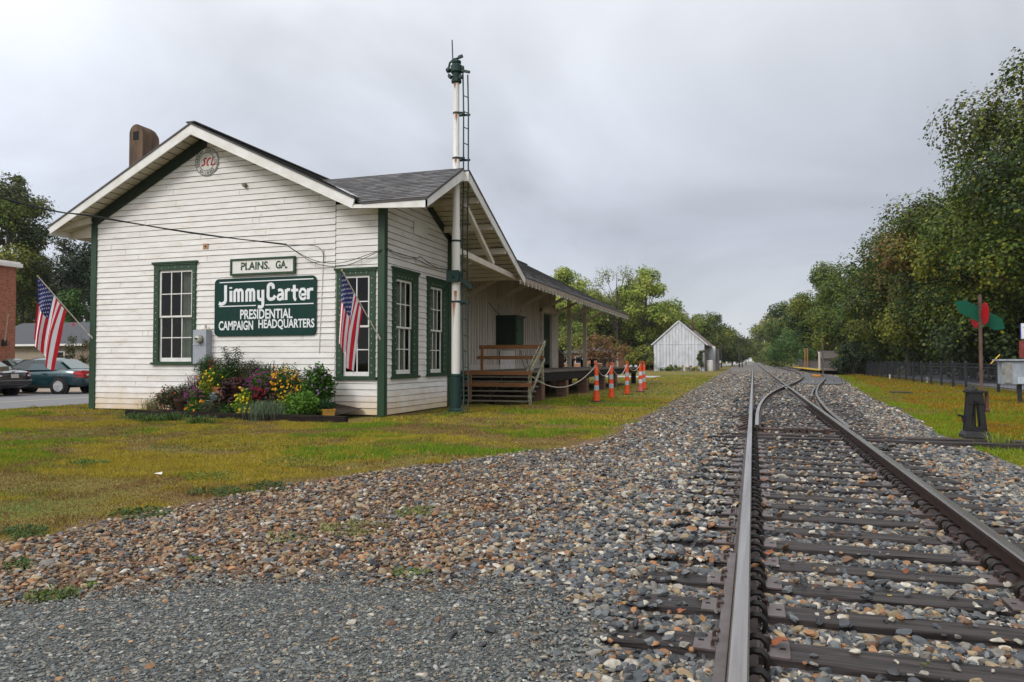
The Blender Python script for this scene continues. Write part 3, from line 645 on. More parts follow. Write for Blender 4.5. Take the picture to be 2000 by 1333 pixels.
# green weeds at the foot of the stand
m_weed = MA('weed_leaf', .6, .25, .25)
def tuft(name, label, cat, x, y, n, h, sp, col, wd=.012, group=None, z=0.0, parent=None, droop=.35):
    P = np.stack([x + RNG.normal(0, sp * .35, n), y + RNG.normal(0, sp * .35, n), np.full(n, z)], 1)
    a = RNG.uniform(0, 6.283, n); hh = RNG.uniform(.45, 1, n) * h; out = RNG.uniform(.15, 1, n) * sp
    d = np.stack([np.cos(a), np.sin(a), np.zeros(n)], 1); e = np.stack([-np.sin(a), np.cos(a), np.zeros(n)], 1) * (wd / 2)
    V = []; SEG = 4
    for i in range(SEG + 1):
        t_ = i / SEG; c = P + d * (out * t_ ** 1.3)[:, None]; c[:, 2] += hh * (t_ * (1 + droop) - droop * 1.6 * t_ ** 3); wv = (1 - t_ * .85)
        V += [c - e * wv, c + e * wv]
    V = np.stack(V, 1); F = np.array([(2 * i, 2 * i + 1, 2 * i + 3, 2 * i + 2) for i in range(SEG)])
    F = (F[None] + (np.arange(n) * (2 * SEG + 2))[:, None, None]).reshape(-1, 4)
    c = np.repeat(np.array(col) * RNG.uniform(.6, 1.4, (n, 1)), SEG, axis=0)
    if parent is not None: return np_obj(name, V.reshape(-1, 3), F, c, m_weed, parent)
    o = np_obj(name, V.reshape(-1, 3), F, c, m_weed, base=Vector((x, y, z)))
    if label: tag(o, label, cat, group)
    return o
tuft('grass_tuft', 'bright green grass tuft growing at the foot of the switch stand', 'grass tuft', 3.5, 12.85, 90, .30, .25, (.20, .24, .03))
tuft('grass_tuft', 'low straggling grass tuft by the end of the long head tie', 'grass tuft', 3.95, 12.75, 90, .18, .35, (.14, .17, .04))
# fallen leaves on the near track
m_leaf = M('dead_leaf', (.30, .10, .03), .6, (.20, .05, .02), 18)
m_leaf2 = M('tan_dead_leaf', (.42, .22, .09), .6, (.30, .14, .05), 18)
def dead_leaf(u, v, s, m_, label, seed):
    p = atZ(u, v, .09); mb = MB(); a0 = seed * 1.7; pts = []
    for i in range(14):
        a = a0 + 2 * math.pi * i / 14; r = s * (.5 + .28 * (i % 2) + .2 * abs(math.cos((a - a0)))); pts.append((p.x + r * math.cos(a), p.y + r * math.sin(a), p.z + .35 * s * math.sin(2 * a + seed) * .6 + .2 * s * math.cos(a)))
    mb.add(pts + [tuple(p)], [(i, (i + 1) % 14, 14) for i in range(14)])
    tag(mb.build('dead_leaf', m_, base=p, recalc=False), label, 'dead leaf', 'dead leaves on the track')
for i, a in enumerate([(1499, 1078, .05, m_leaf, 'rust orange curled dead leaf just right of the left rail'), (1477, 1100, .065, m_leaf2, 'tan dead leaf pressed against the inner side of the left rail'), (1332, 1192, .03, m_leaf, 'small upright rust leaf left of the rail above the second nearest tie end'), (1525, 1252, .05, m_leaf, 'red brown dead leaf right of the rail at the nearest plates'), (1413, 1073, .04, m_leaf2, 'pale brown leaf on the tie plate left of the rail'), (1488, 938, .05, m_leaf, 'farthest rust leaf beside the left rail')]): dead_leaf(*a, i + 1)
g = MB(); p = atZ(1760, 768, .01); g.box(p.x - .35, p.x + .35, p.y - .5, p.y + .5, 0, .06); tag(g.build('drain_grate', m_cast, bevel=.01), 'black drain grate lying in the grass left of the switch stand', 'drain grate')
g = MB(); p = atZ(1595, 736, .1); g.box(p.x - .32, p.x + .3, p.y - .5, p.y + .5, .08, .26); g.box(p.x - .2, p.x + .15, p.y - .9, p.y - .4, .08, .2); tag(g.build('track_derail', M('orange_paint', (.50, .21, .02), .6), bevel=.03), 'orange derail block lying on the curved siding rail', 'derail')
g = MB(); p = atZ(1470, 755, .1); g.box(XL + .08, XL + .30, p.y - .3, p.y + .3, .06, .24); g.box(XL + .3, XL + .5, p.y - .2, p.y + .1, .06, .16); tag(g.build('rail_lubricator', m_plate, bevel=.02), 'small grey metal box bolted inside the left rail beyond the frog', 'lubricator')
# ================================================================ the depot
YW, XB, XF, XLW = 15.4, -8.2, -9.46, -16.98
XRG, ZRG = -13.25, 7.24
def zL(x): return ZRG - .503 * (XRG - x)
def zR(x): return ZRG - .474 * (x - XRG)
def zF(x): return ZRG - .512 * (x - XRG)
def zBN(y): return 6.12 - .548 * (16.97 - y)
def zBF(y): return 6.12 - .458 * (y - 16.97)
def siding_mat():
    m = bpy.data.materials.new('white_painted_siding'); m.use_nodes = True; t = m.node_tree; b = t.nodes['Principled BSDF']; b.inputs['Roughness'].default_value = .55; b.inputs['Specular IOR Level'].default_value = .25
    c = N(t, 'ShaderNodeTexCoord'); mp = N(t, 'ShaderNodeMapping'); mp.inputs['Scale'].default_value = (1, 1, 3.2); L(t, c, mp, 3, 0)
    n = N(t, 'ShaderNodeTexNoise'); n.inputs['Scale'].default_value = 1.6; n.inputs['Detail'].default_value = 8; n.inputs['Roughness'].default_value = .7; L(t, mp, n)
    r = ramp(t, [(.28, (.60, .545, .47)), (.45, (.73, .695, .655)), (.62, (.80, .78, .755))]); L(t, n, r)
    # rain-splash stain of red clay near the ground
    s = N(t, 'ShaderNodeSeparateXYZ'); L(t, c, s, 3, 0)
    n2 = N(t, 'ShaderNodeTexNoise'); n2.inputs['Scale'].default_value = 2.5; n2.inputs['Detail'].default_value = 5; L(t, c, n2, 3, 0)
    ad = N(t, 'ShaderNodeMath', operation='MULTIPLY_ADD', i1=.75); L(t, n2, ad, 0, 0); t.links.new(s.outputs[2], ad.inputs[2])
    mr = N(t, 'ShaderNodeMapRange'); mr.inputs[1].default_value = .40; mr.inputs[2].default_value = .98; mr.inputs[3].default_value = .85; mr.inputs[4].default_value = 0; L(t, ad, mr)
    mx = N(t, 'ShaderNodeMix', data_type='RGBA'); L(t, mr, mx); t.links.new(r.outputs[0], mx.inputs[6]); mx.inputs[7].default_value = (.60, .44, .25, 1)
    t.links.new(mx.outputs[2], b.inputs['Base Color'])
    mp2 = N(t, 'ShaderNodeMapping'); mp2.inputs['Scale'].default_value = (2, 2, 40); L(t, c, mp2, 3, 0)
    n3 = N(t, 'ShaderNodeTexNoise'); n3.inputs['Scale'].default_value = 2; n3.inputs['Detail'].default_value = 6; L(t, mp2, n3)
    bp = N(t, 'ShaderNodeBump'); bp.inputs['Strength'].default_value = .25; bp.inputs['Distance'].default_value = .01; L(t, n3, bp, 0, 2); t.links.new(bp.outputs[0], b.inputs['Normal'])
    return m
m_sid = siding_mat()
m_groove = M('dirty_board_edge', (.36, .22, .13), .85, (.12, .07, .045), 3, stretch=(2, 2, 8), sharp=(.35, .62))
m_trim = M('white_trim_paint', (.80, .79, .77), .5, (.66, .63, .58), 2.5, .1, 30)
m_soff = M('soffit_boards', (.66, .60, .50), .65, (.50, .44, .36), 3)
m_tan = M('aged_cream_paint', (.62, .55, .45), .6, (.46, .39, .31), 4, .15, 30)
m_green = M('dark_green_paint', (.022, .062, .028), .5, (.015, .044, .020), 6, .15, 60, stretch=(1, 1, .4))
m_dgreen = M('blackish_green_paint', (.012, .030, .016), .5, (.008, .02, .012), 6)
m_black = M('black_interior', (.012, .011, .010), .9)
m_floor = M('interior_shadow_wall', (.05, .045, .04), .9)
def glass_mat():
    m = bpy.data.materials.new('old_window_glass'); m.use_nodes = True; t = m.node_tree; t.nodes.remove(t.nodes['Principled BSDF'])
    gl = N(t, 'ShaderNodeBsdfGlossy'); gl.inputs['Roughness'].default_value = .03; tr = N(t, 'ShaderNodeBsdfTransparent'); tr.inputs[0].default_value = (.75, .79, .76, 1)
    fr = N(t, 'ShaderNodeFresnel'); fr.inputs[0].default_value = 1.38; mx = N(t, 'ShaderNodeMixShader')
    c = N(t, 'ShaderNodeTexCoord'); n = N(t, 'ShaderNodeTexNoise'); n.inputs['Scale'].default_value = 2.5; L(t, c, n, 3, 0); bp = N(t, 'ShaderNodeBump'); bp.inputs['Strength'].default_value = .004; bp.inputs['Distance'].default_value = .02; L(t, n, bp, 0, 2)
    t.links.new(bp.outputs[0], gl.inputs['Normal'])
    t.links.new(fr.outputs[0], mx.inputs[0]); t.links.new(tr.outputs[0], mx.inputs[1]); t.links.new(gl.outputs[0], mx.inputs[2]); t.links.new(mx.outputs[0], t.nodes['Material Output'].inputs[0]); return m
m_glass = glass_mat()
m_shing = MA('asphalt_shingle', .9, 0, .15, 60, .3, .5, 160)
m_roof = M('grey_shingle', (.11, .10, .10), .9, (.075, .07, .072), 9, .5, 60, stretch=(1, 1, 4))

dep = thing('depot_building', 'white clapboard railway depot with green trim, grey gabled roof and long freight shed', 'depot', (XLW, YW, 0))
PF = lambda a, z, o: (a, YW - o, z)
PB = lambda a, z, o: (XB + o, a, z)
def siding(mb, P, z0, z1, a0f, a1f, openings, seed, pitch=.148, joints=True):
    rows = []; z = z0; i = 0
    while z < z1:
        p = pitch * (1 + (h1(i, seed) - .5) * .14); rows.append((z, min(z + p, z1), i)); z += p; i += 1
    for zb, zt, i in rows:
        cuts = sorted({zb, zt} | {c for o in openings for c in o[2:4] if zb < c < zt})
        jt = [h1(i, k, seed) * 9 for k in range(2)] if joints else []
        for za, zc in zip(cuts[:-1], cuts[1:]):
            zm = (za + zc) / 2; segs = [(a0f(za), a0f(zc), a1f(za), a1f(zc))]
            for oa, ob, oz0, oz1 in openings:
                if oz0 - 1e-4 <= zm <= oz1 + 1e-4:
                    ns = []
                    for l0, l1, r0, r1 in segs:
                        if ob <= l0 or oa >= r0: ns.append((l0, l1, r0, r1)); continue
                        if oa > l0: ns.append((l0, l1, oa, oa))
                        if ob < r0: ns.append((ob, ob, r0, r1))
                    segs = ns
            for l0, l1, r0, r1 in segs:
                if r0 - l0 < .01: continue
                k = max(1, int((r0 - l0) / .32)); f0 = (za - zb) / (zt - zb); f1 = (zc - zb) / (zt - zb)
                prev = None
                for q in range(k + 1):
                    t = q / k; ab = l0 + (r0 - l0) * t; at = l1 + (r1 - l1) * t
                    wv = (vnoise(np.array(ab * 1.3 + 7), np.array(i * 3.7), seed) - .5); w2 = (vnoise(np.array(ab * .6), np.array(i * 5.1), seed + 3) - .5)
                    bot = za + (0.009 + float(wv) * .012 if f0 == 0 else 0); lip = .021 + float(w2) * .014
                    ob_ = .004 + (lip - .004) * (1 - f0); ot_ = .004 + (lip - .004) * (1 - f1)
                    cur = (P(ab, bot, ob_), P(at, zc, ot_), P(ab, bot, -.004), P(ab, za - .002, -.004))
                    if prev is not None:
                        mb.quad(prev[0], cur[0], cur[1], prev[1], 0)
                        if f0 == 0:
                            mb.quad(prev[2], cur[2], cur[0], prev[0], 1); mb.quad(prev[3], cur[3], cur[2], prev[2], 1)
                    prev = cur
                if f0 == 0 and joints:
                    for j in jt:
                        aj = l0 + j
                        if l0 + .3 < aj < r0 - .3: mb.add([P(aj, za + .02, .026), P(aj + .006, za + .02, .026), P(aj + .006, zc - .004, .0085), P(aj, zc - .004, .0085)], [(0, 1, 2, 3)], 1)
WL = (-14.71, -13.64, 1.29, 3.66); WR = (-9.26, -8.54, .95, 3.33)
g = MB()
siding(g, PF, .03, 7.05, lambda z: max(XLW, XRG - (ZRG - .13 - z) / .503), lambda z: min(-9.475, XRG + (ZRG - .13 - z) / .474), [(WL[0] - .03, WL[1] + .03, WL[2] - .03, WL[3] + .03)], 3)
g.build('front_wall', [m_sid, m_groove], dep, recalc=False)
g = MB(); siding(g, PF, .035, 5.05, lambda z: -9.462, lambda z: XB, [(WR[0] - .03, WR[1] + .03, WR[2] - .03, WR[3] + .03)], 9)
B1 = (15.98, 16.88, .99, 3.30); B2 = (17.96, 18.80, .99, 3.30)
g.build('bay_front_wall', [m_sid, m_groove], dep, recalc=False)
g = MB(); siding(g, PB, .035, 6.0, lambda z: max(YW, 16.97 - (6.0 - z) / .548), lambda z: min(19.3, 16.97 + (6.0 - z) / .458), [(o[0] - .03, o[1] + .03, o[2] - .03, o[3] + .03) for o in (B1, B2)], 5)
g.build('bay_side_wall', [m_sid, m_groove], dep, recalc=False)
g = MB(); g.box(-9.5, XB - .012, YW + .02, 19.28, -.1, .03); g.box(XLW + .02, -9.5, YW + .02, YW + .2, -.1, .028); g.build('foundation', M('mossy_foundation', (.10, .10, .05), .9, (.06, .05, .03), 5), dep)
# plain closing walls: far side of bay, left wall, back wall, floor, inner partition seen darkly through the glass
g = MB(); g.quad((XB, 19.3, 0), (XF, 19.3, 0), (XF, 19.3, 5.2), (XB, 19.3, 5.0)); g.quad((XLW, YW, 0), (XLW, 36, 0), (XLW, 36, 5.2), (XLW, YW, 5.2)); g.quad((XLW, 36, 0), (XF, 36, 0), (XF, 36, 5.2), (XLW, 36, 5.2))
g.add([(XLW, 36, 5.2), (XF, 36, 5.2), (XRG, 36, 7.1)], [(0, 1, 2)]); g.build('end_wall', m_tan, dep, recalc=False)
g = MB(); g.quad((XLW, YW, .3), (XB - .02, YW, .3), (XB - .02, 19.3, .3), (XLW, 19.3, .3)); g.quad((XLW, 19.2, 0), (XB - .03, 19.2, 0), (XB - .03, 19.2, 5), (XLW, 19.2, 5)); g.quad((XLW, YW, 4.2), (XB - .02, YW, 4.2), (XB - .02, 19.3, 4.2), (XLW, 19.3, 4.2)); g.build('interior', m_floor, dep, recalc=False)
# corner boards and frieze
def corner(pts, z1, name='corner_board'):
    g = MB(); g.prism([(a, b, .02) for a, b in pts], (0, 0, z1 - .02)); g.build(name, m_green, dep, bevel=.004)
corner([(XLW - .03, YW - .05), (XLW + .16, YW - .05), (XLW + .16, YW - .02), (XLW, YW), (XLW, YW + .15), (XLW - .03, YW + .15)], 5.16)
corner([(XB - .12, YW - .055), (XB + .055, YW - .055), (XB + .055, YW + .11), (XB + .022, YW + .11), (XB + .022, YW - .022), (XB - .12, YW - .022)], 5.0)
corner([(XB + .022, 19.16), (XB + .055, 19.16), (XB + .055, 19.36), (XB - .1, 19.36), (XB - .1, 19.33), (XB + .022, 19.33)], 4.95)
g = MB(); dz = .16
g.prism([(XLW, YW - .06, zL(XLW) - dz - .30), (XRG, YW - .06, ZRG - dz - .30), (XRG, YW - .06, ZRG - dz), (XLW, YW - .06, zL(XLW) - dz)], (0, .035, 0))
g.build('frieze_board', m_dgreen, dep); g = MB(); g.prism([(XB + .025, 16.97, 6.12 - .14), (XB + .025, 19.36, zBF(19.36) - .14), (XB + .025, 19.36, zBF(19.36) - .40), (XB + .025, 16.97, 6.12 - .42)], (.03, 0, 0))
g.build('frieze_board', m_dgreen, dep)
# ---- roofs
Y0, Y1 = 14.78, 43.3
g = MB(); d = (0, 0, -.045)
g.prism([(-17.86, Y0, zL(-17.86)), (XRG, Y0, ZRG), (XRG, Y1, ZRG), (-17.86, Y1, zL(-17.86))], d)
g.prism([(XRG, Y0, ZRG), (-8.62, Y0, zR(-8.62)), (-10.85, 17.0, zR(-10.85)), (XRG, 17.0, ZRG)], d)
g.prism([(XRG, 17.0, ZRG), (-11.0, 17.0, zF(-11.0)), (-6.93, 21.7, zF(-6.93)), (-6.93, Y1, zF(-6.93)), (XRG, Y1, ZRG)], d)
for a, b in ((Y0, 19.0), (19.0, 30), (30, Y1)): g.bar((XRG, a, ZRG + .012), (XRG, b, ZRG + .012), .26, .03)
roof = g.build('main_roof', m_roof, dep)
g = MB(); g.prism([(-6.80, Y0, zBN(Y0)), (-8.45, Y0, zBN(Y0)), (-10.95, 16.97, 6.12), (-6.80, 16.97, 6.12)], d)
g.prism([(-6.66, 16.97, 6.06), (-10.95, 16.97, 6.06), (-6.86, 21.72, zBF(21.72)), (-6.66, 21.78, zBF(21.78))], d)
broof = g.build('bay_roof', m_roof, dep)
def shingles(parent, O, E, S, slen, e0f, e1f, course=.14, name='shingle', tone=1.0):
    O, E, S = Vector(O), Vector(E).normalized(), Vector(S).normalized(); Nn = E.cross(S).normalized()
    if Nn.z < 0: Nn = -Nn
    V = []; F = []; C = []; s = 0; k = 0
    while s < slen - .02:
        s1 = min(s + course + .02, slen); a = e0f(s + .07); b = e1f(s + .07); x = a - h1(k, 5) * .3
        while x < b:
            wd = .26 + .1 * h1(k, x); x0 = max(x + .004, a); x1 = min(x + wd - .004, b); x += wd
            if x1 - x0 < .03: continue
            j = (h1(k, x, 3) - .5) * .008; n = len(V); lo = .014 + h1(x, k, 8) * .005
            V += [O + E * x0 + S * (s + j) + Nn * lo, O + E * x1 + S * (s + j) + Nn * lo, O + E * x1 + S * s1 + Nn * .003, O + E * x0 + S * s1 + Nn * .003,
                  O + E * x0 + S * (s + j) + Nn * .001, O + E * x1 + S * (s + j) + Nn * .001]
            F += [(n, n + 1, n + 2, n + 3), (n + 4, n + 5, n + 1, n)]
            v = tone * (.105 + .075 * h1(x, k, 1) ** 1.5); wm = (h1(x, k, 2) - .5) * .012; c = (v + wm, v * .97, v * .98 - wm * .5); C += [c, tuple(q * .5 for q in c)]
        s += course; k += 1
    return np_obj(name, [tuple(p) for p in V], F, C, m_shing, parent)
sl = math.hypot(16.97 - Y0, 6.12 - zBN(Y0)); dzs = (6.12 - zBN(Y0)) / sl
shingles(broof, (-6.80, Y0, zBN(Y0)), (-1, 0, 0), (0, 16.97 - Y0, 6.12 - zBN(Y0)), sl, lambda s: 0.0, lambda s: -(XRG + (ZRG - (zBN(Y0) + s * dzs)) / .474) - 6.80 + .08)
slr = math.hypot(XRG + 8.62, ZRG - zR(-8.62)); dxs = 4.63 / slr
shingles(roof, (-8.62, Y0, zR(-8.62)), (0, 1, 0), (-4.63, 0, ZRG - zR(-8.62)), slr, lambda s: 0.0, lambda s: min(6.0, .15 + s * 1.0))
slf = math.hypot(6.32, ZRG - zF(-6.93)); 
shingles(roof, (-6.93, 17.0, zF(-6.93)), (0, 1, 0), (-6.32, 0, ZRG - zF(-6.93)), slf, lambda s: max(0.1, 4.75 - s * 1.0), lambda s: Y1 - 17.0, .16, tone=1.9)  # freight slope shingles made paler, grazing sky sheen put into their colour
g = MB()
for i in range(9):                                                   # bright metal flashing in the valley
    a = i / 9; b = (i + 1) / 9; x0 = -8.55 - 2.3 * a; x1 = -8.55 - 2.3 * b; y0 = Y0 + 2.2 * a; y1 = Y0 + 2.2 * b
    if i < 4: g.quad((x0 - .16, y0, zR(x0 - .16) + .02), (x0 + .05, y0, zR(x0) + .03), (x1 + .05, y1, zR(x1) + .03), (x1 - .16, y1, zR(x1 - .16) + .02))
g.build('valley_flashing', M('galvanised_flashing', (.5, .5, .52), .35, (.35, .35, .36), 8, metal=.7), roof)
# fascia boards
g = MB(); t = .045; yf = Y0 + .02
g.prism([(-17.84, yf, zL(-17.84) - t), (XRG, yf, ZRG - t), (XRG, yf, ZRG - t - .25), (-17.84, yf, zL(-17.84) - t - .19)], (0, .035, 0))
g.prism([(-8.63, yf, zR(-8.63) - t), (XRG, yf, ZRG - t), (XRG, yf, ZRG - t - .25), (-8.70, yf, 4.80)], (0, .035, 0))
g.prism([(-8.63, yf, zBN(Y0) - t), (-6.82, yf, zBN(Y0) - t), (-6.82, yf, 4.70), (-8.70, yf, 4.80)], (0, .035, 0))
g.prism([(-6.82, yf, zBN(Y0) - t), (-6.82, 16.99, 6.12 - t), (-6.82, 16.99, 6.12 - t - .24), (-6.82, yf, 4.70)], (-.035, 0, 0))
g.prism([(-6.68, 16.97, 6.06 - t), (-6.68, 21.76, zBF(21.76) - t), (-6.68, 21.70, zBF(21.76) - t - .20), (-6.68, 16.97, 6.06 - t - .24)], (-.035, 0, 0))
g.prism([(-6.68, 16.965, 6.06 - t), (-6.9, 16.965, 6.06 - t), (-6.9, 16.965, 5.78), (-6.68, 16.965, 5.78)], (0, .03, 0))
g.box(-17.84, -17.80, yf + .036, Y1, zL(-17.84) - .26, zL(-17.84) - .05)
g.build('fascia_board', m_trim, dep)
g = MB(); g.bar((-6.95, 21.6, zF(-6.95) - .13), (-6.95, Y1, zF(-6.95) - .13), .035, .15); g.bar((-6.95, Y1 - .02, zF(-6.95) - .12), (XRG, Y1 - .02, ZRG - .12), .035, .18); g.build('eave_board', M('brownish_eave_paint', (.40, .33, .26), .7, (.26, .20, .15), 5), dep)
# soffits as separate planks
def planks(mb, A, B, C, D, n, gap=.006):
    A, B, C, D = map(Vector, (A, B, C, D))          # A->B and D->C are the long way; planks run A->D
    for i in range(n):
        t0 = i / n + gap * .5; t1 = (i + 1) / n - gap * .5; o = (h1(i, n, A.x) - .5) * .006
        mb.quad(A.lerp(B, t0) + Vector((0, 0, o)), A.lerp(B, t1) + Vector((0, 0, o)), D.lerp(C, t1) + Vector((0, 0, o)), D.lerp(C, t0) + Vector((0, 0, o)))
g = MB(); u_ = .14
planks(g, (-17.8, yf + .03, zL(-17.8) - u_), (XRG, yf + .03, ZRG - u_), (XRG, YW + .02, ZRG - u_), (-17.8, YW + .02, zL(-17.8) - u_), 20)
planks(g, (XRG, yf + .03, ZRG - u_), (-8.6, yf + .03, zR(-8.6) - u_), (-8.6, YW + .02, zR(-8.6) - u_), (XRG, YW + .02, ZRG - u_), 20)
planks(g, (-6.84, yf + .03, zBN(yf) - u_), (-6.84, 16.97, 6.12 - u_), (-8.75, 16.97, 6.12 - u_), (-8.75, yf + .03, zBN(yf) - u_), 14)
planks(g, (-6.70, 16.97, 6.06 - u_), (-6.70, 21.7, zBF(21.7) - u_), (-9.6, 21.7, zBF(21.7) - u_), (-9.6, 16.97, 6.06 - u_), 22)
planks(g, (-6.96, 21.6, zF(-6.96) - .10), (-6.96, Y1, zF(-6.96) - .10), (-9.6, Y1, zF(-9.6) - .10), (-9.6, 20, zF(-9.6) - .10), 60)
planks(g, (-9.6, 35.9, zF(-9.6) - .10), (-9.6, Y1, zF(-9.6) - .10), (XRG, Y1, ZRG - .10), (XRG, 35.9, ZRG - .10), 16)
planks(g, (-17.8, 15.0, zL(-17.8) - u_), (-17.8, Y1, zL(-17.8) - u_), (-16.9, Y1, zL(-16.9) - u_), (-16.9, 15.0, zL(-16.9) - u_), 40)
g.build('soffit', m_soff, dep, recalc=False)
g = MB(); g.quad((-17.0, YW + .0, 5.0), (-17.8, YW, zL(-17.8) - .14), (-17.8, YW, zL(-17.8) - .30), (-17.0, YW, zL(-17.8) - .30)); g.bar((-17.75, yf + .1, 4.84), (-16.95, yf + .5, 5.10), .05, .16); g.build('eave_return', m_soff, dep)
# gable frame of the bay: chord, strut, lookouts
g = MB(); xg = -6.95
g.bar((xg, 17.0, 4.03), (xg, 21.7, 3.86), .12, .15); g.bar((xg, 17.4, 5.28), (xg, 19.5, 4.05), .10, .12)
g.build('gable_frame', m_soff, dep)  # chord takes the soffit tan, its shade put into the paint colour
for y in (17.75, 18.85, 19.95):
    g = MB(); g.bar((-9.3, y, zBF(y) - .30), (-6.72, y, zBF(y) - .30), .10, .16); g.build('lookout', m_soff, dep)
# ---- freight shed wall, battens, door, hatch box
m_bb = M('board_and_batten_paint', (.58, .52, .45), .6, (.40, .34, .27), 3, .2, 30, stretch=(3, 3, .3))
g = MB(); ztop = zF(XF) - .1
g.box(XF - .05, XF, 19.3, 36.0, .97, ztop); g.box(XF, XF + .03, 19.31, 36.02, .99, 1.16)
k = 0; y = 19.45
while y < 35.9:
    if not (33.1 < y < 35.98): g.box(XF, XF + .038, y - .024, y + .024, 1.16, ztop)
    else: g.box(XF, XF + .024, y - .024, y + .024, 3.95, ztop)
    y += .285 + (h1(k, 3) - .5) * .03; k += 1
g.build('freight_wall', m_bb, dep)
g = MB(); siding(g, lambda a, z, o: (XF + o, a, z), .06, .97, lambda z: 19.3, lambda z: 23.0, [], 21); g.build('lower_wall', [m_sid, m_groove], dep, recalc=False)
dr = MB(); dr.box(XF, XF + .03, 33.2, 34.75, .97, 3.55); dr = dr.build('door', m_green, dep)
g = MB()
for a in (33.35, 34.05): g.box(XF + .03, XF + .045, a, a + .55, 1.2, 2.2); g.box(XF + .03, XF + .045, a, a + .55, 2.4, 3.4)
g.build('door_panel', m_dgreen, dr)
g = MB(); g.box(XF, XF + .16, 33.0, 33.2, .97, 3.6); g.box(XF, XF + .16, 34.75, 34.95, .97, 3.6); g.box(XF - .05, XF + .13, 35.1, 36.04, .97, 3.56); g.box(XF - .05, XF + .18, 32.95, 36.06, 3.6, 3.92); g.build('door_frame', m_tan, dep, bevel=.006)
hx = MB(); hx.box(XF, -8.66, 26.9, 27.9, 1.92, 3.0); hx = hx.build('hatch_box', m_dgreen, dep, bevel=.006)
g = MB(); g.box(XF, -8.58, 26.82, 27.98, 3.0, 3.07); g.box(XF, -8.66 + .02, 26.88, 27.92, 2.93, 2.998); g.build('hatch_cap', m_dgreen, hx)
g = MB(); g.box(-8.657, -8.63, 26.95, 27.86, 1.98, 2.93); g.box(-8.63, -8.60, 27.0, 27.1, 2.45, 2.52); g.box(-8.63, -8.615, 26.98, 27.84, 2.1, 2.14); g.build('hatch_door', m_green, hx)
g = MB(); g.box(XF, XF + .035, 27.3, 29.2, .99, 1.72); g.box(XF, XF + .05, 27.3, 27.36, .99, 1.9); g.build('patch_panel', M('plain_white_panel', (.74, .70, .64), .6), dep)
# ---- brackets and posts of the open end
def bracket(y, wall=True):
    g = MB(); g.bar((XF, y, 3.62), (-7.95, y, zF(-7.95) - .16), .10, .13); g.bar((XF, y, zF(XF) - .20), (-7.0, y, zF(-7.0) - .16), .09, .13)
    g.build('bracket', M('cream_bracket_paint', (.72, .65, .55), .6, (.58, .51, .42), 3), dep, bevel=.004)
for y in (20.7, 24.0, 26.9, 30.0, 33.0, 35.6, 38.9, 42.8): bracket(y)
for y in (38.9, 42.8):
    g = MB(); g.box(XF - .10, XF + .10, y - .10, y + .10, .97, zF(XF) - .1); g.build('post', m_tan, dep, bevel=.01)
    g = MB(); g.box(XLW - .1, XLW + .1, y - .1, y + .1, .97, zL(XLW) - .1); g.build('post', m_tan, dep, bevel=.01)
g = MB(); g.bar((XF, 36, zF(XF) - .2), (XF, 43.2, zF(XF) - .2), .16, .2); g.build('header_beam', m_tan, dep)
# ---- chimney: rounded hood with a square flue hole
m_chim = M('weathered_brown_render', (.19, .12, .075), .9, (.055, .036, .026), 2.2, .35, 26, stretch=(2.2, 2.2, .7), sharp=(.3, .75))
x0, x1, y0, y1, zt = -16.36, -15.90, 15.95, 16.65, 7.84
g = MB(); prof = [(x0, 5.3), (x1, 5.3), (x1, zt - .26)] + [((x0 + x1) / 2 + (x1 - x0) / 2 * math.cos(R_(a)), zt - .26 + .26 * math.sin(R_(a))) for a in range(15, 180, 15)] + [(x0, zt - .26)]
vs = []; n = len(prof); ry = [0, .02, .42, .54, .60]; dzr = [0, 0, 0, -.02, -.08]
for q, (yy_, dz_) in enumerate(zip(ry, dzr)):
    for x, z in prof: vs.append((x, y0 + yy_, z + (dz_ if z > 6 else 0)))
fs = [(i * n + k, i * n + (k + 1) % n, (i + 1) * n + (k + 1) % n, (i + 1) * n + k) for i in range(4) for k in range(n)] + [tuple(range(n)), tuple(4 * n + k for k in range(n))]
g.add(vs, fs); ch = g.build('chimney', m_chim, dep, True)
g = MB(); g.box(x0 + .13, x0 + .33, y0 - .004, y0 + .01, zt - .44, zt - .20); g.build('flue_hole', m_black, ch)
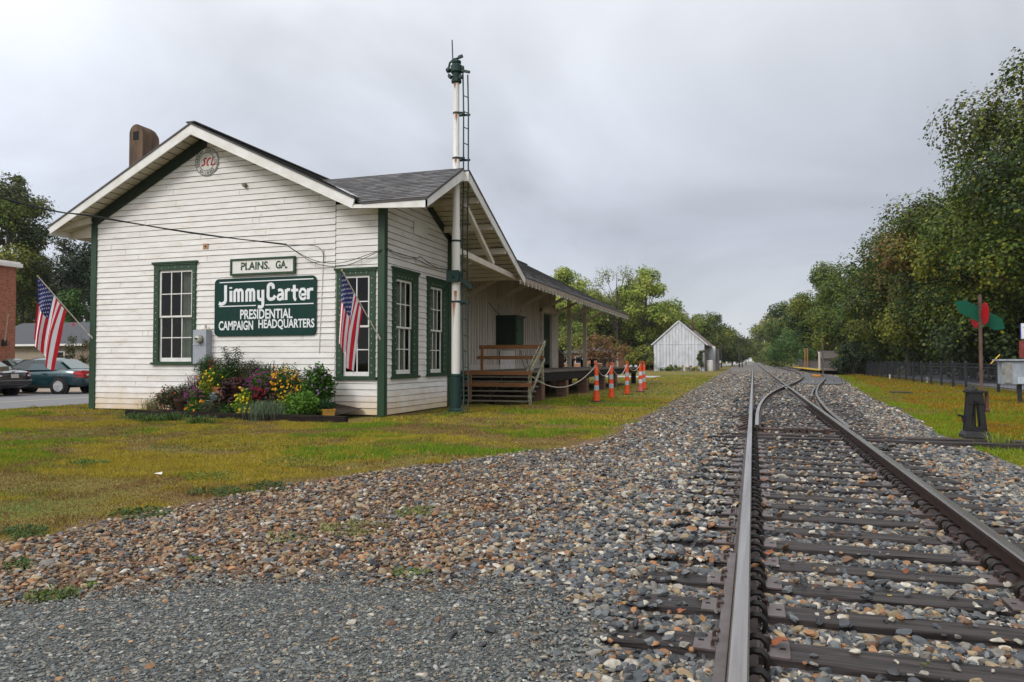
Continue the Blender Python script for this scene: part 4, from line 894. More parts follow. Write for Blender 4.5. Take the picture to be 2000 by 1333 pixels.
# ---- windows
def window(P, a0, a1, z0, z1, oa0, oa1, oz0, oz1, cols, lab=None, added_curtain=0.0):
    """casing outer oa0..oz1, light a0..z1"""
    g = MB()
    def slab(aa, ab, za, zb, d0, d1):
        c = [P(aa, za, d0), P(ab, za, d0), P(ab, zb, d0), P(aa, zb, d0), P(aa, za, d1), P(ab, za, d1), P(ab, zb, d1), P(aa, zb, d1)]
        g.add(c, [(0, 1, 2, 3), (4, 5, 6, 7), (0, 1, 5, 4), (1, 2, 6, 5), (2, 3, 7, 6), (3, 0, 4, 7)])
    slab(oa0 + .03, a0, oz0 + .06, oz1 - .05, -.05, .05); slab(a1, oa1 - .03, oz0 + .06, oz1 - .05, -.05, .05)
    slab(a0, a1, z1, oz1 - .05, -.05, .048); slab(oa0 - .02, oa1 + .02, oz1 - .05, oz1, 0, .085); slab(oa0 + .01, oa1 - .01, oz1 - .09, oz1 - .051, .049, .068)
    slab(oa0 - .02, oa1 + .02, oz0, oz0 + .06, -.05, .09); slab(a0, a1, oz0 + .062, z0, -.05, .045)
    wdw = g.build('window', m_green, dep, bevel=.004)
    if lab: wdw['label'] = lab
    zm = (z0 + z1) / 2 - .02
    for k, (za, zb, off) in enumerate([(z0, zm + .03, -.035), (zm - .02, z1, -.005)]):
        g = MB(); fr = .055; d0, d1 = off - .02, off + .012
        slab2 = lambda aa, ab, zc, zd, e=0: g.add([P(aa, zc, d0), P(ab, zc, d0), P(ab, zd, d0), P(aa, zd, d0), P(aa, zc, d1 - e), P(ab, zc, d1 - e), P(ab, zd, d1 - e), P(aa, zd, d1 - e)], [(0, 1, 2, 3), (4, 5, 6, 7), (0, 1, 5, 4), (1, 2, 6, 5), (2, 3, 7, 6), (3, 0, 4, 7)])
        bt = .10 if k == 0 else .045
        slab2(a0, a0 + fr, za, zb); slab2(a1 - fr, a1, za, zb); slab2(a0 + fr, a1 - fr, za, za + bt, .001); slab2(a0 + fr, a1 - fr, zb - .055, zb, .001)
        for c in range(1, cols): ac = a0 + fr + (a1 - a0 - 2 * fr) * c / cols; slab2(ac - .012, ac + .012, za + bt, zb - .055, .004)
        zc = (za + bt + zb - .055) / 2; slab2(a0 + fr, a1 - fr, zc - .012, zc + .012, .006)
        sh = g.build('sash', m_trim, wdw)
        g = MB(); g.quad(P(a0 + .02, za + .02, off - .006), P(a1 - .02, za + .02, off - .006), P(a1 - .02, zb - .02, off - .006), P(a0 + .02, zb - .02, off - .006)); g.build('pane', m_glass, sh, recalc=False)
    g = MB(); nb = 14                                                # tiny bulbs tacked round the casing
    m_bulb = M('frosted_bulb', (.8, .78, .7), .3)
    def bulb(a, z): c = P(a, z, .062); g.lathe([(.003, -.012), (.008, -.004), (.007, .005), (.002, .012)], c, 6)
    for i in range(nb): z = z0 + (z1 - z0) * (i + .5) / nb; bulb(a0 - .07, z); bulb(a1 + .07, z)
    for i in range(5): bulb(a0 + (a1 - a0) * (i + .5) / 5, z1 + .06)
    g.build('light_bulbs', m_bulb, wdw)
    if added_curtain > 0:  # curtain added to give the panes grey green tone in place of reflections
        g = MB(); n = 26; aa = a1 - added_curtain * (a1 - a0)
        for i in range(n):
            t0, t1 = i / n, (i + 1) / n; o0 = -.16 + .03 * math.sin(t0 * 40); o1 = -.16 + .03 * math.sin(t1 * 40)
            g.quad(P(aa + (a1 - aa) * t0, z0 - .1, o0), P(aa + (a1 - aa) * t1, z0 - .1, o1), P(aa + (a1 - aa) * t1, z1 + .1, o1), P(aa + (a1 - aa) * t0, z1 + .1, o0))
        g.build('added_curtain', M('added_curtain_cloth', (.50, .52, .46), .9), wdw, recalc=False)
window(PF, *WL, -14.9, -13.5, 1.21, 3.88, 3, 'green cased window with twelve panes beside the meter box', .42)
window(PF, *WR, -9.46, -8.36, .87, 3.51, 2, 'green cased window behind the flag')
window(PB, *B1, 15.78, 17.24, .88, 3.57, 3, 'nearer of the two windows in the bay side', .8)
window(PB, *B2, 17.75, 19.15, .90, 3.55, 3, 'farther window in the bay side', .8)
for a0, a1, z0, z1 in ((16.95, 17.75, 4.53, 4.88), (17.07, 17.79, 3.78, 3.95)):
    g = MB(); g.prism([PB(a0, z0, .02), PB(a1, z0, .02), PB(a1, z1, .02), PB(a0, z1, .02)], (.035, 0, 0)); g.build('cover_plate', m_trim, dep, bevel=.004)
g = MB(); g.box(-13.33, -13.17, YW - .03, YW - .02, 4.16, 4.30); g.lathe([(.022, 0), (.026, .05), (.015, .06)], (-13.25, YW - .09, 4.24), 10, axis='y'); g.build('light_socket', M('rusty_socket', (.5, .35, .22), .6, (.3, .12, .04), 12), dep)
g = MB(); p = atY(481, 363, YW); g.lathe([(.05, 0), (.06, .06), (.04, .09)], (p.x, YW - .11, p.z), 10, axis='y'); g.build('vent_pipe', M('grey_brown_pipe', (.2, .16, .13), .7), dep)
g = MB(); p = atY(633, 486, YW); q = atY(624, 690, YW); g.tube([(p.x, YW - .03, p.z), ((p.x + q.x) / 2 + .02, YW - .032, 3), (q.x, YW - .03, q.z)], .010, 6); g.build('conduit', m_trim, dep)

# ================================================================ things hung on the depot
# --- big green campaign board
t = thing('sign_board', 'big dark green painted sign with white campaign headquarters lettering', 'sign', (-11.45, YW - .03, 1.93))
A_, B_, z0, z1 = -12.93, -9.97, 1.93, 3.37; r = .12
g = MB(); pts = arc(B_ - r, z1 - r, r, r, 0, 90, 6) + arc(A_ + r, z1 - r, r, r, 90, 180, 6) + arc(A_ + r, z0 + r, r, r, 180, 270, 6) + arc(B_ - r, z0 + r, r, r, 270, 360, 6)
g.prism([(a, YW - .028, b) for a, b in pts], (0, -.03, 0)); g.build('panel', M('bottle_green_sign_paint', (.003, .036, .027), .45, (.0025, .029, .022), 3, spec=.22), t, bevel=.004)
m_wl = M('white_sign_paint', (.80, .81, .82), .5, (.72, .73, .74), 5)
ys_ = YW - .0585
def PS(a, b, o): return (a, ys_ - o, b)
U0, V0, K = 280, 490, 5.263
def sp(x, y): p = atY(U0 + x / K, V0 + y / K, ys_); return (p.x, p.z)
g = MB()
SK = [0]
def stroke(pts, wpx, closed=False):
    SK[0] += 1; e = SK[0] * .00012; q = [sp(x, y) for x, y in pts]; ribbon(g, q, wpx * .00281, .003 + e, PS, 0, closed)
    for i, c in enumerate(q[1:-1]): blob(g, c, wpx * .001395, .0016 + e * .3 + i * .000011, PS)
for a, b, c, d in ((785, 330, 1748, 288), (780, 575, 1158, 563), (1255, 558, 1750, 542)): stroke([(a, b), (c, d)], 9)
W_ = 31
stroke([(846, 356), (846, 500)] + arc(806, 505, 40, 42, 0, 80, 6) + [(800, 551), (778, 540)], 30)     # J
def sh(pts, W2=W_): stroke(pts, W2)
sh([(901, 413), (901, 527)]); sh([(899, 375), (899, 392)], 28)                                         # i
def arch(x0, x1, yt, yb, wdt=26):
    cx_ = (x0 + x1) / 2; rx = (x1 - x0) / 2; sh([(cx_ + rx * math.cos(R_(a)), yt + 30 - 30 * math.sin(R_(a))) for a in range(180, -1, -15)] + [(x1, yb)], wdt)
sh([(939, 413), (939, 528)], 27); arch(939, 979, 404, 527); arch(979, 1019, 403, 526)                   # m
sh([(1062, 410), (1062, 525)], 27); arch(1062, 1100, 402, 524); arch(1100, 1138, 401, 522)              # m
sh([(1183, 404), (1183, 475)] + [(1205 - 22 * math.cos(R_(a)), 480 + 24 * math.sin(R_(a))) for a in range(15, 100, 15)] + [(1216, 498)], 27)
sh([(1229, 402), (1229, 545)] + [(1205 + 24 * math.cos(R_(a)), 552 + 28 * math.sin(R_(a))) for a in range(15, 100, 15)] + [(1178, 575)], 29)      # y
sh([(1337, 392), (1336, 372)] + [(1311 - 27 * math.cos(R_(a + 180)) , 372 - 27 * math.sin(R_(a))) for a in range(30, 180, 15)] + [(1284, 395), (1282, 460)] + [(1309 - 26 * math.cos(R_(a)), 470 + 30 * math.sin(R_(a))) for a in range(15, 120, 15)] + [(1340, 492), (1356, 462)], 30)   # C
sh([(1386, 410), (1405, 402), (1425, 408), (1433, 430), (1433, 508)], 25); sh([(1430, 445), (1395, 455), (1380, 475), (1386, 498), (1405, 503), (1428, 485)], 24)   # a
sh([(1468, 397), (1468, 508)], 27); sh([(1470, 425), (1485, 400), (1510, 402)], 26)                     # r
sh([(1553, 352), (1553, 480), (1560, 500), (1572, 504)], 28); sh([(1522, 408), (1592, 404)], 24)        # t
sh([(1612, 455), (1668, 448), (1668, 415), (1650, 394), (1625, 396), (1611, 420), (1611, 470), (1625, 495), (1650, 498), (1672, 478)], 24)   # e
sh([(1697, 388), (1697, 500)], 27); sh([(1699, 420), (1716, 395), (1747, 396)], 26)                     # r
def word(s, x0, x1, yt, yb, bold=.022):
    a = sp(x0, yt); b = sp(x1, yb); vs, fs = fit_text(s, a[0], b[0], b[1], a[1], bold); g.add([(p, ys_ - .0015 - d, q) for p, q, d in vs], fs)
word('PRESIDENTIAL', 996, 1533, 606, 695); word('CAMPAIGN', 776, 1128, 725, 815); word('HEADQUARTERS', 1184, 1758, 708, 806)
g.build('lettering', m_wl, t, recalc=False)
# --- station name board
t = thing('name_board', 'long white station name board in a green frame with stencilled letters', 'sign', (-11.5, YW - .03, 3.45))
g = MB(); A_, B_, z0, z1 = -12.43, -10.58, 3.46, 3.84
g.box(A_, B_, YW - .06, YW - .028, z0, z1); g.build('panel', M('flaking_white_paint', (.74, .72, .67), .7, (.42, .40, .36), 22, sharp=(.30, .40)), t)
g = MB()
for a in ((A_ - .02, B_ + .02, z1 - .03, z1 + .02), (A_ - .02, B_ + .02, z0 - .02, z0 + .03), (A_ - .02, A_ + .03, z0 + .03, z1 - .03), (B_ - .03, B_ + .02, z0 + .03, z1 - .03)): g.box(a[0], a[1], YW - .085, YW - .03, a[2], a[3])
g.build('frame', m_green, t, bevel=.003)
g = MB(); ys_ = YW - .0605
for s_, x0, x1 in (('PLAINS.', 1003, 1300), ('GA.', 1360, 1482)):
    a = sp(x0, 135 - (x0 - 1003) * .05); b = sp(x1, 0); zb_ = 3.565; vs, fs = fit_text(s_, a[0], b[0], zb_, zb_ + .20, .032); g.add([(p, ys_ - .0015 - d, q) for p, q, d in vs], fs)
g.build('lettering', m_green, t, recalc=False)
g = MB()                                                             # stencil bridges
for x, z in ((-12.13, 3.70), (-11.93, 3.60), (-11.72, 3.60), (-11.56, 3.68), (-11.42, 3.63), (-11.27, 3.67), (-11.03, 3.69), (-10.86, 3.60)): g.box(x - .008, x + .008, YW - .0655, YW - .0635, z - .035, z + .035)
g.build('stencil_bridge', MATS['flaking_white_paint'], t)
# --- round railroad emblem
ec = (-13.235, 6.40)
t = thing('emblem_sign', 'round white railroad emblem with black rings and red letters high in the gable', 'emblem', (ec[0], YW - .03, ec[1]))
g = MB(); g.prism([(ec[0] + .365 * math.cos(2 * math.pi * i / 40), YW - .03, ec[1] + .365 * math.sin(2 * math.pi * i / 40)) for i in range(40)], (0, -.012, 0)); g.build('disc', M('emblem_white', (.70, .68, .62), .6), t)
ys_ = YW - .0425; m_blk = M('black_sign_paint', (.02, .02, .024), .5)
g = MB()
for rr in (.35, .235): ribbon(g, [(ec[0] + rr * math.cos(2 * math.pi * i / 48), ec[1] + rr * math.sin(2 * math.pi * i / 48)) for i in range(48)], .016, .0025, PS, 0, True)
def arc_text(s, a0, a1, inward):
    for i, chh in enumerate(s):
        if chh == ' ': continue
        a = R_(a0 + (a1 - a0) * i / (len(s) - 1)); vs, fs = text2d(chh, .095, .95, .002, 'CENTER'); rr = .262 if not inward else .325
        rot = a - math.pi / 2 if not inward else a + math.pi / 2; c_, s_ = math.cos(rot), math.sin(rot)
        g.add([(ec[0] + rr * math.cos(a) + x * c_ - y * s_, ys_ - .0012 - z, ec[1] + rr * math.sin(a) + x * s_ + y * c_) for x, y, z in vs], fs)
arc_text('SEABOARD COAST LINE', 203, -18, False); arc_text('RAILROAD', 232, 312, True)
g.build('ring_lettering', m_blk, t, recalc=False)
g = MB()
def PE(x, y): p = atY(340 + x / 14.286, 270 + y / 14.286, ys_); return (p.x, p.z)
def sh2(pts, wv): ribbon(g, [PE(*p) for p in pts], wv * .00098, .004, PS)
sh2([(912, 568), (870, 572), (845, 592), (840, 630), (852, 670), (856, 720), (833, 755), (790, 772), (765, 775)], 46)
sh2([(1030, 560), (990, 566), (955, 600), (930, 660), (918, 720), (935, 757), (968, 755)], 44)
sh2([(1088, 525), (1066, 620), (1045, 700), (1035, 745)], 40); sh2([(1025, 748), (1110, 738), (1122, 700)], 38)
g.build('monogram', M('emblem_red', (.42, .02, .02), .5), t, recalc=False)
# --- electric meter box
yb = YW - .22; a = atY(377, 645, yb); b = atY(402, 711, yb)
t = thing('meter_box', 'grey metal electric meter box with round glass dial on the front wall', 'meter box', ((a.x + b.x) / 2, YW - .1, b.z))
m_mbox = M('grey_enamel', (.36, .38, .42), .45, (.31, .33, .37), 3)
g = MB(); zm = b.z + (a.z - b.z) * .56; g.box(a.x, b.x, yb, YW - .02, b.z, zm - .004); g.box(a.x, b.x, yb, YW - .02, zm, a.z); g.box(a.x - .01, b.x + .01, yb - .012, yb + .0, zm - .012, zm + .006); g.build('box', m_mbox, t, bevel=.008)
mc = atY(391, 663, yb); g = MB(); g.lathe([(.10, 0), (.105, .02), (.10, .03)], (mc.x, yb - .03, mc.z), 20, axis='y'); g.build('collar', m_plate, t)
g = MB(); g.lathe([(.02, -.115), (.06, -.11), (.085, -.09), (.092, -.03), (.095, 0)], (mc.x, yb - .03, mc.z), 20, axis='y'); g.build('dial', M('yellowed_glass_dial', (.42, .42, .33), .15, (.36, .36, .28), 8, spec=.6), t, True)
g = MB(); g.box(mc.x - .045, mc.x + .045, yb - .148, yb - .143, mc.z - .01, mc.z + .03); g.build('dial_face', m_blk, t)
g = MB(); cx_ = (a.x + b.x) / 2 + .09; g.tube([(cx_, YW - .12, b.z), (cx_, YW - .12, .3)], .045, 12); g.build('conduit', m_plate, t, True)
g = MB(); g.tube([(mc.x + .06, YW - .1, a.z), (mc.x + .06, YW - .1, a.z + .13)], .03, 8); g.box(mc.x - .02, mc.x + .3, YW - .13, YW - .1, a.z + .015, a.z + .03); g.build('top_fitting', m_tan, t)
# --- flags
m_fw = M('flag_white', (.74, .73, .76), .75, (.66, .65, .70), 5); m_fr = M('flag_red', (.56, .008, .022), .75, (.48, .006, .02), 5); m_fb = M('flag_blue', (.018, .026, .14), .75, (.014, .02, .11), 5)
def flag(label, br, tip, s_low, L_, gather, seed, wfold):
    t = thing('flag', label, 'flag', br, 'flags on the depot')
    br, tip = Vector(br), Vector(tip); ax = (tip - br).normalized()
    g = MB(); g.tube([br + ax * .05, tip], .013, 8); g.build('pole', M('cream_flag_pole', (.62, .57, .46), .5), t, True)
    g = MB(); g.lathe([(.004, -.03), (.02, -.015), (.022, 0), (.012, .02)], tip, 10); g.build('finial', M('gold_finial', (.6, .42, .12), .35, metal=.6), t)
    g = MB(); g.tube([br + Vector((0, .06, -.03)), br + ax * .16], .024, 10); g.prism([br + Vector(q) for q in ((-.045, .05, -.07), (0, .05, -.13), (.045, .05, -.07), (.045, .05, .05), (-.045, .05, .05))], (0, -.02, 0)); g.build('holder', m_trim, t)
    low = tip.lerp(br, s_low)
    def pos(s, f):                                                    # s along the hoist from tip to lower end, f along the fly
        h = tip.lerp(low, s) + Vector((0, -.02, -.015))
        xt = tip.x + (gather - .5) * .1; k = 1 - (1 - f) ** 1.5
        dx = (xt + (s - .35) * .36 * wfold - h.x) * k * (.92)
        drop = f * L_ - .30 * abs(dx) * f
        ph = s * 13 + seed
        y = h.y + (tip.y - .0 - h.y) * .6 * k + .055 * math.sin(ph) * min(1, f * 2.2) + .03 * math.sin(s * 5 + f * 3.2)
        x = h.x + dx + .022 * math.sin(ph * 1.4 + 1.3) * min(1, f * 2) + .05 * wfold * math.sin(f * 3.0) * (s - .2)
        z = h.z - drop - .05 * math.sin(s * 9 + seed) * f
        return Vector((x, y, z))
    NS, NF = 52, 44; NS = 52; vs = []; fs = []; ms = []
    for i in range(NS + 1):
        for j in range(NF + 1): vs.append(pos(i / NS, j / NF))
    for i in range(NS):
        for j in range(NF):
            fs.append((i * (NF + 1) + j, (i + 1) * (NF + 1) + j, (i + 1) * (NF + 1) + j + 1, i * (NF + 1) + j + 1))
            st = int((i + .5) / NS * 13); ms.append(2 if (st < 7 and (j + .5) / NF < .42) else (1 if st % 2 == 0 else 0))
    g = MB(); g.v = [tuple(p) for p in vs]; g.f = fs; g.m = ms; cl = g.build('cloth', [m_fw, m_fr, m_fb], t, True, recalc=False)
    g = MB()
    for r_ in range(9):
        for c_ in range(6 if r_ % 2 == 0 else 5):
            s = (r_ + 1) / 10 * 7 / 13; f = ((c_ * 2 + (1 if r_ % 2 == 0 else 2)) / 12) * .42
            for sd in (-1, 1):
                p0 = pos(s, f); du = (pos(s + .01, f) - p0).normalized(); dv = (pos(s, f + .01) - p0).normalized(); nn = du.cross(dv).normalized() * (.006 * sd)
                pts = []
                for q in range(10):
                    rr = .024 if q % 2 == 0 else .010; a = 2 * math.pi * q / 10; pts.append(p0 + nn + (du * math.cos(a) + dv * math.sin(a)) * rr)
                g.add([p0 + nn] + pts, [(0, 1 + q, 1 + (q + 1) % 10) for q in range(10)])
    g.build('canton_stars', m_fw, cl, recalc=False)
flag('american flag on the left corner of the depot, its cloth spread wide', (-16.90, YW - .05, 1.90), (-17.56, 14.25, 3.50), .54, 1.62, .4, .6, 1.0)
flag('american flag on the bay corner, hanging folded in front of a window', (-8.24, YW - .06, 1.80), (-8.64, 14.3, 3.31), .56, 1.52, .5, 2.1, .55)
# --- service cable
m_cab = M('black_cable', (.022, .022, .024), .5)
g = MB(); pa = atY(560, 479, 15.25)
main = [Vector((-15.5, 5.0, 5.4)), on(1, 0, 385, 9.8), on(1, 190, 425, 12.0), on(1, 400, 458, 13.9), on(1, 560, 479, 15.1)]
cv = spline([tuple(p) for p in main], .3)
for o in ((0, 0), (.018, .012), (-.01, .02)): g.tube([(p[0] + o[0] * math.sin(i * .5), p[1], p[2] + o[1] * math.cos(i * .5)) for i, p in enumerate(cv)], .012, 6)
def wire(pl, r_=.008): g.tube(spline([tuple(p) for p in pl], .08), r_, 6)
wire([main[-1], atY(600, 479, 15.3), atY(622, 483, 15.33), atY(631, 495, 15.34), atY(632, 512, 15.35)])
wire([main[-1], atY(590, 498, 15.2), atY(625, 512, 15.28), atY(670, 513, 15.3), atY(735, 492, 15.3), atX(757, 485, -8.12)])
wire([main[-1], atY(575, 490, 15.2), atY(620, 516, 15.26), atY(675, 519, 15.29), atY(735, 494, 15.3), atX(757, 487, -8.12)])
wire([atX(757, 485, -8.12), atX(778, 496, -8.12), atX(815, 504, -8.12), atX(822, 502, -8.14), atX(850, 522, -8.12), atX(880, 527, -8.1)])
wire([atX(757, 488, -8.12), atX(780, 501, -8.12), atX(815, 508, -8.12), atX(845, 522, -8.12), atX(880, 529, -8.1)])
tag(g.build('service_cable', m_cab, None, True), 'twisted black power cable sagging from the left edge to the depot wall', 'cable')
g = MB(); xs_ = XF + .06
g.tube(spline([(xs_, 25.9, 3.5), (xs_, 27.0, 3.15), (xs_, 28.2, 2.95), (xs_, 29.3, 3.1), (xs_, 30.0, 3.5)], .15), .012, 6); g.tube(spline([(xs_, 29.9, 1.75), (xs_ + .06, 30.0, 1.3), (xs_ + .1, 30.3, 1.02), (xs_ + .1, 30.7, 1.1), (xs_, 30.6, 1.6)], .1), .012, 6)
tag(g.build('wall_cord', m_cab, None, True), 'thin cord looped along the freight shed wall under the eave', 'cord')
g = MB(); y = 21.9; k = 0
while y < 43:
    g.tube([(-6.90, y, zF(-6.93) - .20), (-6.90, y + .22, zF(-6.93) - .27), (-6.90, y + .44, zF(-6.93) - .20)], .005, 4); g.lathe([(.006, -.05), (.022, -.025), (.018, .01), (.006, .025)], (-6.90, y + .02, zF(-6.93) - .25), 6); y += .44; k += 1
tag(g.build('string_lights', M('frosted_bulb', (.8, .78, .7), .3)), 'string of small white bulbs along the freight shed eave', 'string lights')

# ================================================================ loading platform, stairs, rails
XD, ZD, YD0, YD1 = -6.5, .97, 22.15, 43.6
t = thing('loading_platform', 'weathered timber loading platform on brick piers beside the depot', 'platform', (XD, YD0, 0))
m_old = M('grey_weathered_timber', (.20, .165, .125), .85, (.085, .07, .055), 5, .6, 24, stretch=(6, .4, 6)); m_oldd = M('dark_wet_timber', (.034, .030, .026), .85, (.014, .013, .012), 5, .6, 24, stretch=(6, .4, 6), spec=.1)
g = MB(); k = 0; y = YD0
while y < YD1: g.box(XF + .03, XD + (h1(k, 2) - .5) * .02, y, y + .188, ZD - .045 + (h1(k) - .5) * .006, ZD + (h1(k) - .5) * .006); y += .195; k += 1
g.box(-17, XF - .06, 36.1, YD1, ZD - .05, ZD); g.build('deck', m_old, t)
g = MB(); g.box(XD - .10, XD - .02, YD0 + .02, YD1 - .02, ZD - .34, ZD - .05); g.box(XF + .1, XD - .1, YD0 + .02, YD0 + .1, ZD - .34, ZD - .05); g.box(XF, XD - .1, YD1 - .12, YD1 - .04, ZD - .34, ZD - .05)
for xx in (-7.4, -8.4): g.box(xx, xx + .15, YD0 + .1, YD1 - .12, ZD - .32, ZD - .05)
g.build('edge_beam', m_oldd, t, bevel=.008)
def brick_mat(name, c1, c2, mort, sc=1.0, rows=.075, wd=.22):
    m = bpy.data.materials.new(name); m.use_nodes = True; q = m.node_tree; b = q.nodes['Principled BSDF']; b.inputs['Roughness'].default_value = .85
    c = N(q, 'ShaderNodeTexCoord'); s = N(q, 'ShaderNodeSeparateXYZ'); L(q, c, s, 3, 0); ad = N(q, 'ShaderNodeMath', operation='ADD'); L(q, s, ad, 0, 0); L(q, s, ad, 1, 1)
    cb = N(q, 'ShaderNodeCombineXYZ'); L(q, ad, cb, 0, 0); L(q, s, cb, 2, 1); bt = N(q, 'ShaderNodeTexBrick'); bt.inputs['Scale'].default_value = 1; bt.inputs['Brick Width'].default_value = wd; bt.inputs['Row Height'].default_value = rows; bt.inputs['Mortar Size'].default_value = .008
    bt.inputs['Color1'].default_value = (*c1, 1); bt.inputs['Color2'].default_value = (*c2, 1); bt.inputs['Mortar'].default_value = (*mort, 1); L(q, cb, bt)
    n = N(q, 'ShaderNodeTexNoise'); n.inputs['Scale'].default_value = 7; n.inputs['Detail'].default_value = 5; L(q, c, n, 3, 0); mr = N(q, 'ShaderNodeMapRange'); mr.inputs[1].default_value = .3; mr.inputs[2].default_value = .7; mr.inputs[3].default_value = .65; mr.inputs[4].default_value = 1.2; L(q, n, mr)
    sc_ = N(q, 'ShaderNodeVectorMath', operation='SCALE'); L(q, bt, sc_); q.links.new(mr.outputs[0], sc_.inputs[3]); q.links.new(sc_.outputs[0], b.inputs['Base Color'])
    bp = N(q, 'ShaderNodeBump'); bp.inputs['Strength'].default_value = .5; bp.inputs['Distance'].default_value = .01; bp.invert = True; L(q, bt, bp, 1, 2); q.links.new(bp.outputs[0], b.inputs['Normal']); return m
m_pier = brick_mat('old_pier_brick', (.20, .085, .045), (.12, .06, .04), (.16, .12, .09))
for u in (1066, 1112, 1151, 1184, 1207):
    y = XD / ((lambda r: r.x / r.y)(ray(u, 760))); g = MB(); g.box(XD - .42, XD - .03, y - .36, y, -.05, ZD - .36); g.box(XD - .30, XD - .16, y - .28, y - .14, ZD - .36, ZD - .341); g.build('pier', m_pier, t)
g = MB(); g.box(XD - .3, XD - .05, YD1 - .4, YD1 - .15, -.05, ZD - .34); g.build('corner_post', m_oldd, t)
for xx in (-8.9,):
    for y in (24, 28, 32, 36, 40): g = MB(); g.box(xx - .2, xx + .2, y, y + .4, -.05, ZD - .33); g.build('inner_pier', m_pier, t)
# stairs
XS0, XS1 = -8.75, -6.25
t = thing('wooden_stairs', 'mossy open tread wooden stairs leading up to the loading platform', 'stairs', ((XS0 + XS1) / 2, 21, 0))
m_moss = M('mossy_grey_timber', (.24, .20, .155), .85, (.10, .095, .05), 7, .6, 24, stretch=(.5, 6, 6))
for i in range(6):
    g = MB(); y = 20.75 + i * .245; z = .13 + i * .138; g.box(XS0 + (h1(i) - .5) * .03, XS1 + (h1(i, 2) - .5) * .05, y, y + .27, z - .04, z); g.build('tread', m_moss, t, bevel=.006)
for xx in (XS0 + .05, -7.55, XS1 - .12):
    g = MB(); g.prism([(xx, 20.85, -.02), (xx, 21.1, -.02), (xx, 22.2, .6), (xx, 22.2, .9), (xx, 20.85, .09)], (.045, 0, 0)); g.build('stringer', m_oldd, t)
m_lich = M('lichen_covered_rail', (.42, .40, .27), .9, (.12, .10, .07), 16, .7, 60, sharp=(.4, .6))
xr = XS1 - .03
g = MB(); g.box(xr - .05, xr + .04, 20.86, 20.96, 0, .98); g.build('newel_post', m_lich, t); g = MB(); g.box(xr - .05, xr + .04, 22.2, 22.3, .6, 1.86); g.build('newel_post', m_lich, t)
g = MB(); g.bar((xr + .06, 20.78, .98), (xr + .06, 22.38, 1.90), .04, .13); g.bar((xr - .07, 20.8, .96), (xr - .07, 22.36, 1.88), .03, .06); g.build('handrail', m_lich, t, bevel=.004)
g = MB(); g.bar((xr + .055, 20.9, .40), (xr + .055, 22.3, 1.36), .035, .10); g.build('mid_rail', m_lich, t, bevel=.004)
# new brown barrier rails
m_brn = M('brown_treated_pine', (.27, .115, .04), .6, (.19, .075, .025), 4, .35, 22, stretch=(.5, 5, 5))
def barrier(label, u0, u1, y, vt, vm, vb, ub, u1b):
    a = atY(u0, vt, y); b = atY(u1, vt + 2, y); t = thing('barrier_rail', label, 'barrier', (a.x, y, 0), 'pine barrier rails on the stairs')
    zr = a.z; zm = atY(u0, vm, y).z; zb = atY(u0, vb, y).z; xp = atY(ub, vt, y).x
    g = MB(); g.box(a.x, b.x, y - .02, y + .02, zr - .07, zr + .055); g.build('top_rail', m_brn, t, bevel=.004)
    g = MB(); g.box(atY(u1b, vm, y).x, b.x, y - .02, y + .02, zm - .055, zm + .055); g.build('lower_rail', m_brn, t, bevel=.004)
    g = MB(); g.prism([(xp - .045, y - .06, zb), (xp + .045, y - .06, zb), (xp + .055, y - .06, zr + .04), (xp - .035, y - .06, zr + .04)], (0, .039, 0)); g.build('post', m_brn, t, bevel=.004)
barrier('brown pine two rail barrier at the foot of the stairs', 908, 1039, 20.72, 728, 751, 786, 919, 906)
barrier('brown pine two rail barrier at the top of the stairs on the platform', 936, 1062, 22.15, 678, 699, 732, 942, 932)
# ================================================================ semaphore mast with ladder
mx_, my_ = -7.03, 17.0
t = thing('signal_mast', 'tall white signal mast with green fittings and iron ladder piercing the roof edge', 'signal mast', (mx_, my_, 0))
m_wm = M('white_rust_streaked_steel', (.70, .68, .64), .5, (.42, .37, .31), 3.2, .15, 40, stretch=(5, 5, .5), sharp=(.22, .42))
m_teal = M('dark_teal_paint', (.005, .036, .027), .55, (.004, .024, .019), 8, .15, 40)
m_rs = M('rust_streak', (.42, .17, .04), .7, (.30, .10, .03), 8)
g = MB(); g.lathe([(.18, 0), (.18, .1), (.138, .14), (.134, .92), (.146, .93), (.146, .98), (.11, .99)], (mx_, my_, 0), 20); g.box(mx_ - .24, mx_ + .24, my_ - .24, my_ + .24, 0, .05); g.build('base', m_teal, t, bevel=.004)
g = MB(); g.lathe([(.108, .95), (.106, 3.3), (.102, 4.6), (.092, 4.62), (.088, 6.4), (.078, 6.42), (.075, 8.3)], (mx_, my_, 0), 20); g.build('mast', m_wm, t, True)
for z, r_ in ((2.78, .109), (4.30, .105), (6.38, .091), (7.52, .080)): g = MB(); g.lathe([(r_, z - .025), (r_ + .008, z - .02), (r_ + .008, z + .02), (r_, z + .025)], (mx_, my_, 0), 18); g.build('band', m_teal, t)
g = MB(); g.lathe([(.108, 3.33), (.14, 3.36), (.14, 3.50), (.11, 3.54)], (mx_, my_, 0), 12); g.bar((mx_ - .33, my_ - .02, 3.10), (mx_ + .02, my_ - .2, 3.42), .05, .1); g.bar((mx_ + .08, my_ - .1, 3.4), (mx_ + .42, my_, 3.12), .06, .1); g.box(mx_ - .18, mx_ + .14, my_ - .2, my_ - .1, 3.26, 3.55); g.bar((mx_ - .34, my_, 3.04), (mx_ - .30, my_ - .02, 3.2), .04, .06)
g.build('clamp', m_teal, t, bevel=.006)
